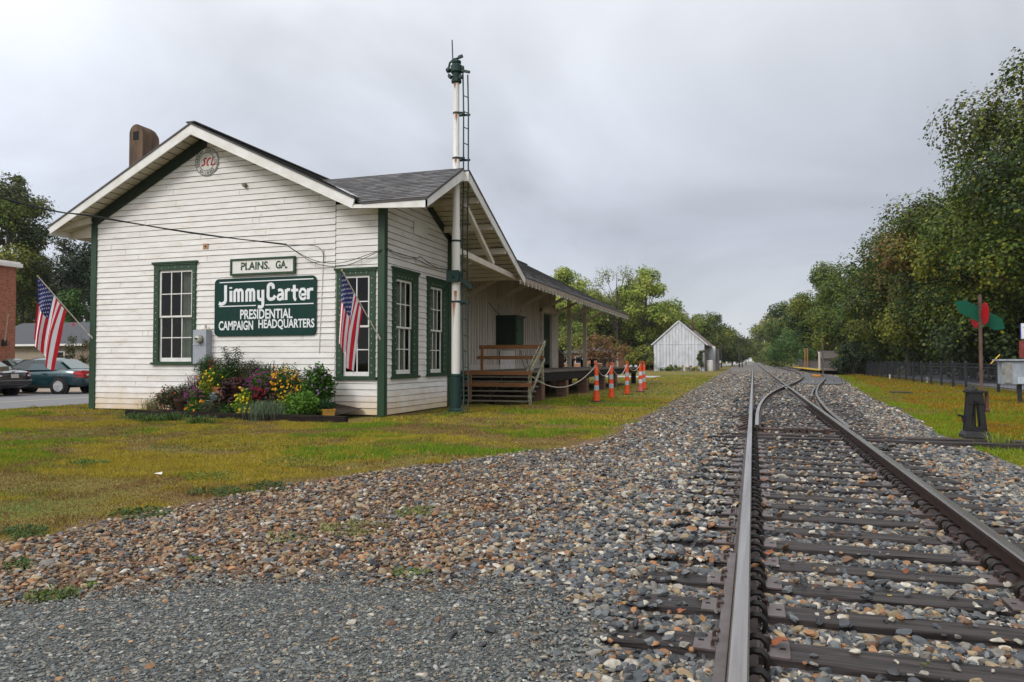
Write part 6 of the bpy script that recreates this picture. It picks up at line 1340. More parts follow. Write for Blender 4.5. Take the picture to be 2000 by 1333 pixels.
MT = [('airy pale green tree rising over the shed roof, leftmost', 1108, 515, 122, 4.4, 3, 4600, .42, LG_, 20, False, .72), ('airy pale tree beside the leftmost one', 1132, 528, 118, 4.2, 2, 4200, .40, LG_, 20, False, .72), ('nearly bare twiggy tree with thin upper branches', 1205, 517, 118, 5.2, 5, 1500, .35, LG_ + YG, 18, True, .8), ('tall loose green tree with a bent top, above the white shed', 1262, 510, 120, 5.0, 4, 7000, .42, LG_, 26, False, .7),
      ('broad yellow green tree filling the middle behind the platform', 1165, 580, 126, 6.2, 1.5, 9000, .42, LG_ + YG, 30, False, .9), ('full green tree behind the left side of the white shed', 1240, 590, 132, 6.5, 1, 10000, .42, LG_[:2] + YG, 32, False, .9), ('rounded green tree directly behind the white shed', 1300, 575, 138, 5.2, 1, 8000, .42, YG + LG_[:2], 28, False, .85), ('sparse tree with open branches right behind the shed gable', 1325, 600, 140, 3.2, 4, 1500, .42, YG, 12, True, .7), ('dark dense low tree between posts and bronze tree', 1130, 640, 112, 5.0, .5, 5000, .42, DG + YG, 22, False, .9),
      ('tall pine like tree right of the white shed', 1378, 604, 185, 5.2, 2, 6000, .55, DG + YG[1:2], 22, False, .85), ('rounded dark green tree right of the pine like one', 1403, 632, 200, 6.5, 1, 7000, .6, DG + YG[1:2], 24, False, .9), ('pale green tree filling between the bare tree and the bent topped one', 1228, 548, 128, 5.0, 2, 7000, .42, LG_, 26, False, .8), ('pale green tree behind the first airy trees, beyond the shed posts', 1120, 560, 132, 5.5, 2, 7000, .42, LG_, 26, False, .85), ('full yellow green tree left of the gable of the white shed', 1275, 605, 134, 5.5, 1, 8000, .42, LG_ + YG[:1], 26, False, .9), ('small dark green tree at the right of the left hand group', 1430, 655, 230, 5.5, .8, 5000, .65, DG, 20, False, .9), ('darkest low tree behind the white chairs', 1255, 680, 112, 4.0, .4, 3500, .4, DG, 18, False, .95), ('low tree closing the gap left of the white shed', 1200, 665, 135, 6, .3, 5000, .42, DG + YG, 22, False, .95), ('low dark tree seen between the shed posts', 1095, 655, 100, 4.5, .3, 4500, .38, DG + YG[1:2], 20, False, .95)]
for i, (lab, u, v, y, rad, base, nl, ls, pal, lb, tw, sq) in enumerate(MT):
    tree('broadleaf_tree', lab, on_row(u, y), y, hgt(u, v, y), rad * 1.25, base, int(nl * 3.2), ls * .75, pal, GM, seed=60 + i, lobes=int(lb * 1.5), twig=tw, squash=sq, trunk_r=.24)
tree('ornamental_tree', 'small bronze leaved tree between the platform and the brick house', on_row(1178, 92), 92, hgt(1178, 655, 92), 3.3, 1.2, 3200, .25, [(.16, .07, .025), (.20, .10, .03), (.12, .08, .025)], GM, seed=90, lobes=18, trunk_r=.12)
GL = 'trees left of the depot'
for i, (lab, u, v, y, rad, base, nl, ls, pal, lb, sq, tw) in enumerate([('tall dark tree at the left edge above the brick building', 10, 322, 62, 6.0, 2, 26000, .22, DG + [(.06, .07, .02)], 34, .85, False), ('grey green open tree behind the left flag', 120, 445, 74, 6.0, 1.5, 11000, .24, [(.05, .065, .022), (.07, .085, .03), (.04, .05, .02)], 26, .72, False), ('dark evergreen tree beside the depot corner', 175, 452, 66, 4.6, .5, 15000, .22, [(.014, .032, .012), (.022, .042, .014)], 28, .95, False), ('tree with a feathery top at the left edge', 42, 312, 66, 3.0, 6, 5000, .22, DG + AU[:2], 16, .6, True), ('dark tree low behind the house roof', 70, 560, 78, 6, .5, 8000, .26, DG, 24, .95, False)]):
    tree('broadleaf_tree', lab, on_row(u, y), y, hgt(u, v, y), rad, base, int(nl * 1.9), ls * 1.2, pal, GL, seed=120 + i, lobes=lb + 14, squash=sq, trunk_r=.3, twig=tw)
tree('shrub', 'bright green bushy shrub behind the left flag and over the grey roof', on_row(140, 60), 60, hgt(140, 545, 60), 3.6, .3, 9000, .22, [(.05, .12, .015), (.07, .15, .02), (.035, .08, .012)], GL, seed=130, lobes=22, trunk_r=.1, cat='shrub', shape='cone', squash=.8)
tree('crape_myrtle', 'thin stemmed crape myrtle with one pink bloom beside the depot corner', on_row(158, 34), 34, hgt(150, 640, 34), 1.5, .5, 2300, .10, [(.08, .085, .03), (.11, .08, .035), (.06, .08, .025)], GL, seed=131, lobes=18, trunk_r=.035, twig=True, squash=.7)
p = on(1, 143, 634, 33.6); P = np.array(p) + RNG.normal(size=(60, 3)) * .05; V, F, C = leaf_quads(P, np.full(60, .06), np.tile((.65, .08, .16), (60, 1)), .5, .9); np_obj('bloom', V, F, C, m_flo, bpy.data.objects['crape_myrtle'])
n = 9000; a = RNG.uniform(-1, 1, n); yv = RNG.uniform(700, 900, n); P = np.stack([a * 420, yv, RNG.random(n) ** 1.5 * (9 + 7 * vnoise(a * 14, a * 0, 4))], 1); P = P[(np.abs(P[:, 0] + 3) > 5)]; n = len(P)
V, F, C = leaf_quads(P, np.full(n, 4.0), np.tile((.05, .075, .03), (n, 1)) * RNG.uniform(.7, 1.3, (n, 1)), .5, .8); tag(np_obj('far_woods', V, F, C, m_tleaf), 'far hazy line of woods along the horizon', 'woods', kind='stuff')

# ================================================================ white metal shed
ys0, ys1, xa, xb, ze, zp = 99.6, 124.0, -12.64, -6.05, 3.55, 6.6; xr_ = (xa + xb) / 2
t = thing('metal_shed', 'old white sheet metal shed with a steep rusty roof beside the track', 'shed', (xr_, ys0, 0))
m_sheet = M('chalky_white_sheet_metal', (.66, .67, .70), .55, (.42, .43, .47), .9, .3, 6, stretch=(2.2, 2.2, .8), sharp=(.28, .6), metal=.1)
m_sheet2 = M('shaded_sheet_metal', (.24, .22, .21), .6, (.14, .12, .11), 1.5, .2, 6)  # grey brown copy of the sheet, side wall shade put into its colour
g = MB(); n = 16
for i in range(n):
    x0 = xa + (xb - xa) * i / n; x1 = xa + (xb - xa) * (i + 1) / n - .02; zt = lambda x: ze + (zp - ze) * (1 - abs(x - xr_) / (xb - xa) * 2); o = h1(i, 5) * .03
    pts = [(x0, 0), (x1, 0), (x1, zt(x1) - .02)] + ([(xr_, zp - .02)] if x0 < xr_ < x1 else []) + [(x0, zt(x0) - .02)]
    g.prism([(a, ys0 - o, b) for a, b in pts], (0, .05, 0))
    if i < n - 1: sm = MB(); sm.box(x1 - .02, x1 + .03, ys0 - .06, ys0 - .005, 0, zt(x1) - .05); sm.build('seam', M('sheet_seam', (.45, .46, .49), .6), t)
g.box(xa, xb, ys0 - .06, ys0 - .02, ze - .03, ze + .02); g.build('front_wall', m_sheet, t)
g = MB(); g.box(xb - .06, xb, ys0 + .06, ys1, 0, ze - .02); g.box(xa, xa + .06, ys0 + .06, ys1, 0, ze - .02); g.build('side_wall', m_sheet2, t)
g = MB(); g.prism([(xb + .5, ys0 - .15, ze - .2), (xr_, ys0 - .15, zp + .04), (xr_, ys1, zp + .04), (xb + .5, ys1, ze - .2)], (0, 0, -.06)); g.prism([(xa - .35, ys0 - .15, ze - .12), (xr_, ys0 - .15, zp + .04), (xr_, ys1, zp + .04), (xa - .35, ys1, ze - .12)], (0, 0, -.06))
g.build('roof', M('rust_brown_tin_roof', (.22, .145, .12), .6, (.12, .075, .06), .5, .2, 4, stretch=(.6, 3, 1), metal=.2), t)
g = MB(); g.prism([(xr_ + .9, ys0 + 8, zp - .72), (xr_ + .2, ys0 + 8, zp - .05), (xr_ + .2, ys0 + 12, zp - .05), (xr_ + .9, ys0 + 12, zp - .72)], (0, 0, .16)); g.build('roof_patch', m_cast, t)
g = MB(); g.bar((xa - .3, ys0 - .17, ze - .10), (xr_, ys0 - .17, zp + .03), .05, .16); g.bar((xb + .4, ys0 - .17, ze - .14), (xr_, ys0 - .17, zp + .03), .05, .16); g.build('rake_trim', m_sheet, t)
g = MB(); g.box(xb + .01, xb + .9, ys0 + 9.5, ys0 + 9.6, 0, ze - .1); g.build('porch_wall', m_sheet, t); g = MB(); g.box(xb + .8, xb + .85, ys0 + 9.7, ys1, 0, ze - .35); g.build('porch_side', m_sheet2, t)
for y in (ys0 + 4.5, ys0 + 14): g = MB(); g.box(xb - .01 + (.86 if y > ys0 + 9 else 0), xb + .03 + (.86 if y > ys0 + 9 else 0), y, y + 1.0, 1.1, 2.4); g.build('window', m_black, t)
for dx, dy, h in ((1.1, 9, 7.6), (.85, 14, 7.0)): g = MB(); g.tube([(xr_ + dx, ys0 + dy, 5.2), (xr_ + dx, ys0 + dy, h)], .10, 8); g.lathe([(.16, h - .02), (.02, h + .14)], (xr_ + dx, ys0 + dy, 0), 8); g.build('stove_pipe', M('rusty_iron', (.13, .06, .04), .6), t)
x = xb + .6; y = ys0 + 1.2; g = MB(); g.lathe([(.42, 0), (.45, .1), (.45, 1.0), (.40, 1.35), (.2, 1.45)], (x, y, 0), 16); tag(g.build('white_tank', m_trim, None, True), 'white drum tank standing at the right corner of the metal shed', 'tank')
GS = 'plants along the metal shed'
tree('shrub', 'yellow green shrub at the left corner of the metal shed', xa - .5, ys0 - .3, 3.2, .9, .1, 900, .18, YG + [(.2, .15, .02)], GS, seed=150, lobes=8, trunk_r=.05, cat='shrub')
tree('shrub', 'tall feathery green shrub at the right corner of the metal shed', xb - .35, ys0 - .6, 3.0, .9, .1, 1100, .16, [(.07, .11, .03), (.09, .13, .04)], GS, seed=151, lobes=9, trunk_r=.04, twig=True, cat='shrub')
for i, (u, top, r_, lab) in enumerate([(1309, 712, .6, 'dark sunflower stalks, left of the pair before the shed'), (1320, 714, .6, 'dark sunflower stalks, right of the pair before the shed'), (1296, 720, .9, 'low green plants before the left half of the shed'), (1350, 720, 1.2, 'low plants with yellow blooms before the right half of the shed')]):
    tree('garden_plant', lab, on_row(u, ys0 - .7), ys0 - .7, hgt(u, top, ys0 - .7), r_, .05, 500, .14, DG[:2] + [G2] + ([(.5, .33, .03)] if i != 2 else []), GS, seed=160 + i, lobes=9, trunk_r=.03, cat='plant')
for i, u in enumerate((1333, 1342, 1348, 1356, 1364)): tree('garden_flower', ['first', 'second', 'third', 'fourth', 'fifth'][i] + ' yellow flower clump from the left before the shed wall', on_row(u, ys0 - .9), ys0 - .9, hgt(u, 713 + (i % 2) * 2, ys0 - .9), .28, .2, 90, .14, [(.55, .38, .03), (.6, .42, .04), G1], GS, seed=170 + i, lobes=5, trunk_r=.02, cat='flowers')
for i, (u, y, h_, r_) in enumerate(((2010, 50, 5, 4.5), (1930, 58, 4.5, 4.5), (1860, 68, 5, 5), (1800, 82, 5, 5), (1745, 96, 5, 5), (1700, 118, 5.5, 6))):
    xx = on_row(u, y); tree('shrub', ['rightmost', 'second from the right', 'third from the right', 'third from the left', 'second from the left', 'leftmost'][i] + ' dark thicket in the shade behind the fence', xx, y, h_, r_, .05, 9000, .22, [(.03, .05, .012), (.04, .065, .014)], 'dark thickets behind the fence', seed=200 + i, lobes=22, trunk_r=.06, cat='shrub', squash=.9)
# utility poles
def upole(lab, u, y, vt, r_, arm=False):
    x = on_row(u, y); h = hgt(u, vt, y); t = thing('utility_pole', lab, 'utility pole', (x, y, 0), 'poles beside the track'); g = MB(); g.tube([(x, y, 0), (x, y, h)], [r_, r_ * .75], 8); g.build('pole', M('dark_pole_wood', (.05, .04, .035), .9), t, True)
    if arm: g = MB(); g.tube([(x, y, h * .8), (x + .5, y, h * .9), (x + 1.2, y, h * .9)], .04, 6); g.box(x + 1.1, x + 1.5, y - .1, y + .1, h * .88, h * .91); g.build('lamp_arm', m_plate, t)
upole('dark utility pole with a lamp arm right of the metal shed', 1409, 150, 672, .14, True); upole('taller dark utility pole nearer the rails', 1444, 158, 667, .16); upole('short grey post beside the taller pole', 1449.5, 160, 698, .12); upole('tiny far pole near the vanishing point', 1457, 260, 697, .14)
for u, v, y, lab in ((1406.5, 707, 140, 'pale yellow box on a post, nearest the shed'), (1419, 709, 150, 'small white sign between the poles'), (1434.5, 709, 165, 'small white sign nearest the tall pole')):
    x = on_row(u, y); z = hgt(u, v, y); t = thing('small_sign', lab, 'sign', (x, y, 0), 'small signs beyond the shed'); g = MB(); g.box(x - .16, x + .16, y, y + .05, z - .22, z + .22); g.build('panel', m_trim, t); g = MB(); g.box(x - .03, x + .03, y + .06, y + .1, 0, z); g.build('post', m_plate, t)
# brick house behind the platform, with lawn chairs
hx0, hx1, hy = on_row(1062, 96), on_row(1200, 96), 96
t = thing('brick_house', 'low orange brick house with a grey roof behind the platform', 'house', (hx0, hy, 0)); m_ob = brick_mat('orange_brick', (.42, .17, .075), (.34, .13, .055), (.40, .28, .2)); zt = hgt(1120, 690, 96)
g = MB(); g.box(hx0 - 6, hx1, hy, hy + 8, 0, zt); g.build('wall', m_ob, t)
g = MB(); g.prism([(hx0 - 6.4, hy - .5, zt), (hx1 + .4, hy - .5, zt), (hx1 - 3, hy + 4, zt + .9), (hx0 - 6.4, hy + 4, zt + .9)], (0, 0, .12)); g.build('roof', M('blue_grey_roof', (.16, .17, .20), .8), t)
for u in (1100, 1131, 1172): x = on_row(u, hy); w_ = MB(); w_.box(x - .5, x + .5, hy - .04, hy - .01, 1.0, 2.0); w_ = w_.build('window', m_trim, t); g = MB(); g.box(x - .42, x + .42, hy - .06, hy - .041, 1.07, 1.93); g.build('pane', m_black, w_)
for u in (1196, 1206): x = on_row(u, hy - 1); g = MB(); g.box(x - .1, x + .1, hy - 1.1, hy - .9, 0, zt); g.build('porch_post', m_trim, t)
tree('shrub', 'small round green bush in front of the brick house', on_row(1158, 84), 84, 1.6, .9, .05, 700, .13, [(.03, .08, .015)], GM, seed=180, lobes=8, trunk_r=.03, cat='shrub')
m_lawnc = M('chalky_white_plastic', (.45, .46, .47), .5)
for i, (u, lab) in enumerate(((1221, 'leftmost white lawn chair under the trees'), (1231, 'middle white lawn chair under the trees'), (1241, 'rightmost white lawn chair under the trees'))):
    y = 98 + i; x = on_row(u, y); t = thing('lawn_chair', lab, 'chair', (x, y, 0), 'white chairs under the trees')
    g = MB(); g.box(x - .22, x + .22, y - .25, y + .25, .32, .37); g.build('seat', m_lawnc, t); g = MB(); g.prism([(x - .22, y + .25, .37), (x + .22, y + .25, .37), (x + .19, y + .36, .75), (x, y + .38, .82), (x - .19, y + .36, .75)], (0, .04, 0)); g.build('backrest', m_lawnc, t)
    for a in (-.19, .19):
        for b in (-.22, .22): g = MB(); g.box(x + a - .025, x + a + .025, y + b - .025, y + b + .025, 0, .32); g.build('leg', m_lawnc, t)

# ================================================================ left side: buildings, cars
m_rb = brick_mat('red_brick', (.36, .105, .05), (.27, .075, .04), (.34, .22, .16))
bxw = -35.0; t = thing('brick_building', 'red brick building with a white cornice cut by the left edge', 'building', (bxw, 20, 0))
yE = 27.25; zt = 1.3 + (706 - 525) / 1440 * 37.2
g = MB(); g.box(bxw - 9, bxw, 6, yE, 0, zt); g.build('wall', m_rb, t); g = MB(); g.box(bxw - 9.3, bxw + .2, 5.7, yE + .2, zt, zt + .2); g.box(bxw - 9.3, bxw + .12, 5.7, yE + .12, zt + .201, zt + .28); g.build('cornice', m_trim, t, bevel=.02)
for yc in (23.75, 18.0, 12.0):
    for za, zb in ((2.75, 4.6), (.7, 1.9)):
        w_ = MB(); w_.box(bxw, bxw + .06, yc - .75, yc + .75, za, zb); w_ = w_.build('window', m_trim, t); g = MB(); g.box(bxw + .061, bxw + .07, yc - .6, yc + .6, za + .12, zb - .12); g.build('pane', m_black, w_)
br = atX(9, 670, bxw + .1); tp = on(0, 16, 614, bxw + .9); g = MB(); g.tube([br, tp], .022, 8); t = thing('bare_flagpole', 'slanted empty flagpole fixed to the red brick wall', 'flagpole', br); g.build('pole', M('cream_flag_pole', (.62, .57, .46), .5), t); g = MB(); g.box(br.x - .08, br.x + .06, br.y - .1, br.y + .1, br.z - .15, br.z + .15); g.build('bracket', m_cast, t, bevel=.02); g = MB(); g.lathe([(.01, -.03), (.035, 0), (.01, .03)], tp, 8); g.build('finial', MATS['gold_finial'], t)
hy = 44.0; xa_, xb_ = on_row(-40, hy), on_row(240, hy); t = thing('bungalow', 'low tan bungalow with a grey shingle roof behind the parked cars', 'house', (xa_, hy, 0)); ze_ = hgt(110, 675, hy); zr_ = hgt(110, 633, hy + 4)
g = MB(); k = 0; z = 0
while z < ze_: g.add([(xa_, hy - .012, z), (xb_, hy - .012, z), (xb_, hy, z + .16), (xa_, hy, z + .16)], [(0, 1, 2, 3)]); g.quad((xa_, hy, z), (xb_, hy, z), (xb_, hy - .012, z), (xa_, hy - .012, z)); z += .16
g.box(xa_, xb_, hy + .01, hy + 8, 0, ze_); g.build('wall', M('tan_lap_siding', (.36, .29, .215), .7, (.30, .24, .18), 2), t, recalc=False)
g = MB(); g.prism([(xa_ - .4, hy - .6, ze_), (xb_ + .4, hy - .6, ze_), (xb_ + .4, hy + 4, zr_), (xa_ - .4, hy + 4, zr_)], (0, 0, .1)); g.build('roof', M('charcoal_shingle', (.085, .09, .10), .9, (.06, .063, .07), 6, .5, 30, stretch=(1, 1, 6)), t); g = MB(); g.box(xa_ - .4, xb_ + .4, hy - .66, hy - .58, ze_ - .06, ze_ + .1); g.build('gutter', m_trim, t)
x = on_row(112, hy); w_ = MB(); w_.box(x - .8, x + .8, hy - .06, hy - .02, .7, 2.1); w_ = w_.build('window', m_trim, t); g = MB(); g.box(x - .68, x + .68, hy - .08, hy - .061, .8, 2.0); g.build('pane', m_black, w_)
# ---- cars
m_tyre = M('black_tyre', (.018, .018, .019), .75); m_rim = M('alloy_rim', (.62, .62, .64), .3, (.5, .5, .52), 5, metal=.25); m_cgl = M('dark_car_glass', (.015, .02, .02), .06, (.012, .016, .016), spec=.8); m_tail = M('red_tail_lamp', (.50, .012, .015), .2, (.35, .008, .01), 9, spec=.7); m_lampw = M('clear_lamp', (.7, .66, .64), .2); m_chr = M('chrome_trim', (.7, .7, .72), .15, metal=.95); m_under = M('car_underside', (.012, .012, .012), .8)
def car(label, px_, py_, yaw, paint, detail='', plate_c=(.7, .68, .6)):
    """local x forward from the middle, rear at -x"""
    t = thing('parked_car', label, 'car', (px_, py_, 0), 'cars parked along the street')
    cy, sy_ = math.cos(yaw), math.sin(yaw); T = lambda x, y, z: (px_ + x * cy - y * sy_, py_ + x * sy_ + y * cy, z)
    st = [(-2.38, .62, .42, .74), (-2.32, .78, .34, .90), (-2.15, .86, .26, .98), (-1.4, .89, .22, .985), (-.6, .90, .20, .95), (.6, .90, .20, .92), (1.3, .89, .21, .86), (1.9, .84, .23, .78), (2.25, .72, .28, .68), (2.38, .5, .36, .58)]
    g = MB(); vs = []; n = 14
    for x, hw, zl, zh in st:
        half = [(hw * .86, zl), (hw * .985, zl + .10), (hw, zl + (zh - zl) * .45), (hw * .985, zl + (zh - zl) * .72), (hw * .93, zh - .05), (hw * .84, zh - .005), (hw * .42, zh + .018)]
        ring = half + [(-a, b) for a, b in reversed(half)]
        vs += [T(x, a, b) for a, b in ring]
    fs = [(i * n + k, i * n + (k + 1) % n, (i + 1) * n + (k + 1) % n, (i + 1) * n + k) for i in range(len(st) - 1) for k in range(n)] + [tuple(range(n)), tuple((len(st) - 1) * n + k for k in range(n))]
    g.add(vs, fs); b = g.build('body', paint, t, True); sd = b.modifiers.new('smooth', 'SUBSURF'); sd.levels = sd.render_levels = 1
    # greenhouse
    base = [(-1.72, .74, .95), (-1.05, .83, .955), (-.1, .84, .95), (.62, .82, .93), (1.30, .70, .87)]; top = [(-.98, .52, 1.385), (-.62, .56, 1.43), (-.1, .575, 1.44), (.22, .565, 1.425), (.42, .52, 1.395)]
    g = MB(); vs = []
    for (x, w_, z), (x2, w2, z2) in zip(base, top): vs += [T(x, w_, z), T(x2, w2, z2), T(x2, 0, z2 + .03), T(x2, -w2, z2), T(x, -w_, z)]
    fs = [(i * 5 + k, i * 5 + k + 1, (i + 1) * 5 + k + 1, (i + 1) * 5 + k) for i in range(4) for k in range(4)] + [tuple(range(5)), tuple(20 + k for k in range(5))]
    g.add(vs, fs); cab = g.build('cabin', paint, t, True); sd = cab.modifiers.new('smooth', 'SUBSURF'); sd.levels = sd.render_levels = 1
    def lerp(a, b, t_): return tuple(p + (q - p) * t_ for p, q in zip(a, b))
    def side_win(xa0, xa1, xb0, xb1, s, nm, off=.018):
        # polygon on the side: bottom from xa0..xa1, top xb0..xb1
        def bp_(x): return (x, np.interp(x, [p[0] for p in base], [p[1] for p in base]), np.interp(x, [p[0] for p in base], [p[2] for p in base]))
        def tp_(x): return (x, np.interp(x, [p[0] for p in top], [p[1] for p in top]), np.interp(x, [p[0] for p in top], [p[2] for p in top]))
        g = MB(); P4 = []
        for x, f in ((xa0, .10), (xa1, .10), (xb1, .84), (xb0, .84)):
            a = bp_(x) if f < .5 else tp_(x); w_ = .835 - .27 * (f ** 1.15); P4.append((x, s * (w_ + off), .95 + .47 * f))
        g.prism([T(*p) for p in P4], Vector(T(0, s * .004, 0)) - Vector(T(0, 0, 0))); g.build(nm, m_cgl, t)
    for s in (-1, 1):
        side_win(-1.02, -.16, -.66, -.14, s, 'rear_side_window', -.02); side_win(-.06, .92, -.06, .36, s, 'front_side_window', -.02)
    g = MB(); g.prism([T(-1.66, .60, 1.0), T(-1.66, -.60, 1.0), T(-1.06, -.46, 1.37), T(-1.06, .46, 1.37)], (0, 0, .012)); g.build('rear_window', M('sky_lit_car_glass', (.16, .20, .20), .08, (.13, .17, .17), spec=1.0), t)  # paler copy of the car glass, reflected sky put into its colour
    g = MB(); g.prism([T(1.24, .60, .93), T(1.24, -.60, .93), T(.52, -.46, 1.36), T(.52, .46, 1.36)], (0, 0, .012)); g.build('windscreen', m_cgl, t)
    for x in (-1.36, 1.42):
        for s in (-1, 1):
            c = T(x, s * .80, .315); ax = Vector(T(0, s, 0)) - Vector(T(0, 0, 0)); e1 = Vector(T(1, 0, 0)) - Vector(T(0, 0, 0)); up = Vector((0, 0, 1))
            def ringp(r, d, k=26): return [Vector(c) + ax * d + (e1 * math.cos(2 * math.pi * i / k) + up * math.sin(2 * math.pi * i / k)) * r for i in range(k)]
            def disc(m_, nm, rings, par, k=26):
                g = MB(); vs = []; [vs.extend(ringp(r, d, k)) for r, d in rings]; fs = [(i * k + q, i * k + (q + 1) % k, (i + 1) * k + (q + 1) % k, (i + 1) * k + q) for i in range(len(rings) - 1) for q in range(k)] + [tuple((len(rings) - 1) * k + q for q in range(k))]; g.add(vs, fs); return g.build(nm, m_, par)
            disc(m_under, 'wheel_arch', [(.395, -.06), (.395, .085)], t)
            wh = disc(m_tyre, 'wheel', [(.315, -.1), (.315, .10), (.30, .125), (.215, .128), (.20, .10)], t)
            rim = disc(m_rim, 'rim', [(.205, .118), (.212, .128), (.195, .126), (.19, .108)], wh)
            g = MB()
            for q in range(5):
                a = 2 * math.pi * q / 5 + .3; d = e1 * math.cos(a) + up * math.sin(a); p2 = d.cross(ax); g.prism([Vector(c) + ax * .110 + p2 * .03, Vector(c) + ax * .110 + d * .195 + p2 * .045, Vector(c) + ax * .110 + d * .195 - p2 * .045, Vector(c) + ax * .110 - p2 * .03], ax * .012)
            g.build('spoke', m_rim, wh)
    for s in (-1, 1):
        g = MB()
        if detail == 'teal': g.prism([T(-2.30, s * .80, .86), T(-2.37, s * .50, .84), T(-2.40, s * .44, .74), T(-2.34, s * .80, .72), T(-2.02, s * .90, .76), T(-1.98, s * .895, .80)], (0, 0, .085)); g.prism([T(-2.345, s * .80, .66), T(-2.405, s * .46, .66), T(-2.405, s * .46, .70), T(-2.345, s * .80, .70), T(-2.05, s * .905, .70)], (0, 0, .02))
        else: g.prism([T(-2.31, s * .80, .70), T(-2.38, s * .58, .72), T(-2.36, s * .60, .86), T(-2.27, s * .78, .88), T(-2.02, s * .885, .86), T(-2.05, s * .905, .74)], (0, 0, .05))
        lm = g.build('tail_light', m_tail, t, bevel=.012)
        g = MB(); g.box(0, .01, 0, .01, 0, .01); g.v = []; g.f = []; g.m = []; g.prism([T(-2.385, s * .66, .74), T(-2.395, s * .56, .74), T(-2.39, s * .56, .79), T(-2.38, s * .66, .79)], Vector(T(-.03, 0, 0)) - Vector(T(0, 0, 0))); g.build('reverse_lamp', m_lampw, lm)
        g = MB(); g.prism([T(.66, s * .86, .93), T(.84, s * .86, .93), T(.84, s * 1.02, .95), T(.70, s * 1.02, .95)], (0, 0, .12)); g.build('mirror', paint, t, bevel=.02)
        for xx in (-.72, .22): g = MB(); g.prism([T(xx - .1, s * .895, .80), T(xx + .1, s * .895, .80), T(xx + .1, s * .93, .80), T(xx - .1, s * .93, .80)], (0, 0, .03)); g.build('door_handle', paint, t, bevel=.006)
    pz = .50 if detail == 'teal' else .68
    g = MB(); g.prism([T(-2.40, .16, pz), T(-2.40, -.16, pz), T(-2.39, -.16, pz + .15), T(-2.39, .16, pz + .15)], Vector(T(-.012, 0, 0)) - Vector(T(0, 0, 0))); g.build('licence_plate', M('licence_plate_paint', (.66, .63, .55), .5, (.45, .40, .38), 30), t)
    if detail == 'black': g = MB(); g.prism([T(-2.405, .52, .885), T(-2.405, -.52, .885), T(-2.385, -.52, .92), T(-2.385, .52, .92)], Vector(T(-.02, 0, 0)) - Vector(T(0, 0, 0))); g.build('chrome_strip', m_chr, t); g = MB(); g.lathe([(.02, 0), (.09, .01), (.02, .02)], T(-2.41, 0, .97), 12, axis='z'); g.build('boot_badge', m_chr, t)
    g = MB(); g.prism([T(-2.44, .70, .42), T(-2.44, -.70, .42), T(-2.40, -.80, .60), T(-2.40, .80, .60)], Vector(T(.12, 0, 0)) - Vector(T(0, 0, 0))); g.build('bumper', paint, t, bevel=.03)
    return t
m_teal_car = M('metallic_teal_paint', (.012, .050, .060), .22, (.010, .042, .05), 3, spec=.6, coat=.6, metal=.3); m_blk_car = M('black_car_paint', (.010, .010, .014), .18, (.009, .009, .012), 3, spec=.6, coat=.7); m_pale_car = M('pale_green_paint', (.20, .26, .25), .25, (.18, .23, .22), 3, coat=.5)
yw = R_(190)
def rear_at(x, y, yaw, off=-1.36, side=.8): return x - off * math.cos(yaw) - (-side * 0) , y - off * math.sin(yaw)
wp_ = atZ(107, 770, 0)
cxx = wp_.x + 1.36 * math.cos(yw) + (-.8) * math.sin(yw) * -1 * -1; cyy = wp_.y + 1.36 * math.sin(yw) + .8 * math.cos(yw) * -1
car('dark teal sedan with a red tail lamp beside the depot corner', cxx, cyy, yw, m_teal_car, 'teal')
rp = atZ(24, 774, 0); car('black sedan seen from behind at the left edge', rp.x - .3 + 1.9 * math.cos(yw), rp.y + 1.9 * math.sin(yw), R_(186), m_blk_car, 'black')
car('pale green car mostly hidden behind the black and teal sedans', on_row(40, 27) - .9, 27.2, R_(10), m_pale_car)
pr = atZ(-6, 800, 0); g = MB(); a = on(0, -40, 724, -21.0); b = on(0, 15, 720, -21.0); t = thing('wooden_rail_end', 'mossy wooden sign rail end poking in at the left edge before the black car', 'wooden rail', (a.x, a.y, 0)); g.bar(a, b, .12, .14); g.build('rail', m_moss, t, bevel=.01); g = MB(); g.box(a.x - .06, a.x + .06, a.y - .06, a.y + .06, 0, a.z); g.build('post', m_moss, t)

# ================================================================ right side: fence, boxes, signs, wooden stop
m_fen = M('blue_black_fence_paint', (.020, .024, .032), .45, (.014, .017, .023), 9)
XFN = 9.6; fy0, fy1 = 25.5, 74; t = thing('picket_fence', 'blue black metal picket fence along the right of the grass', 'fence', (XFN, fy0, 0))
y = fy0; k = 0
while y < fy1: g = MB(); g.box(XFN - .05, XFN + .05, y - .05, y + .05, -.05, 1.26); g.lathe([(.075, 1.26), (.06, 1.29), (.02, 1.32)], (XFN, y, 0), 4); g.build('post', m_fen, t); y += 2.42; k += 1
g = MB()
for z in (.22, 1.02, 1.18): g.box(XFN - .018, XFN + .018, fy0, fy1, z - .016, z + .016)
g.build('rail', m_fen, t)
g = MB(); y = fy0 + .12
while y < fy1: g.box(XFN - .006, XFN + .006, y - .006, y + .006, .1, 1.19); y += .165
g.build('picket', m_fen, t)
for i, (u, v) in enumerate([(1916, 765), (1811, 748), (1738, 741)]): p = atZ(u, v, 0); g = MB(); g.tube([(p.x, p.y, 0), (p.x, p.y, .28)], .04, 8); g.lathe([(.06, .27), (.06, .32), (.02, .34)], (p.x, p.y, 0), 8); tag(g.build('marker_stub', m_trim, None), ['small white stub post nearest the switch stand, before the fence', 'small white stub post at the middle of the fence', 'small white stub post at the far end of the fence'][i], 'marker', 'white stubs before the fence')
by_ = 26.5; bx_ = atY(1985, 740, by_).x; za = hgt(1960, 751, by_); zb = hgt(1960, 702, by_)
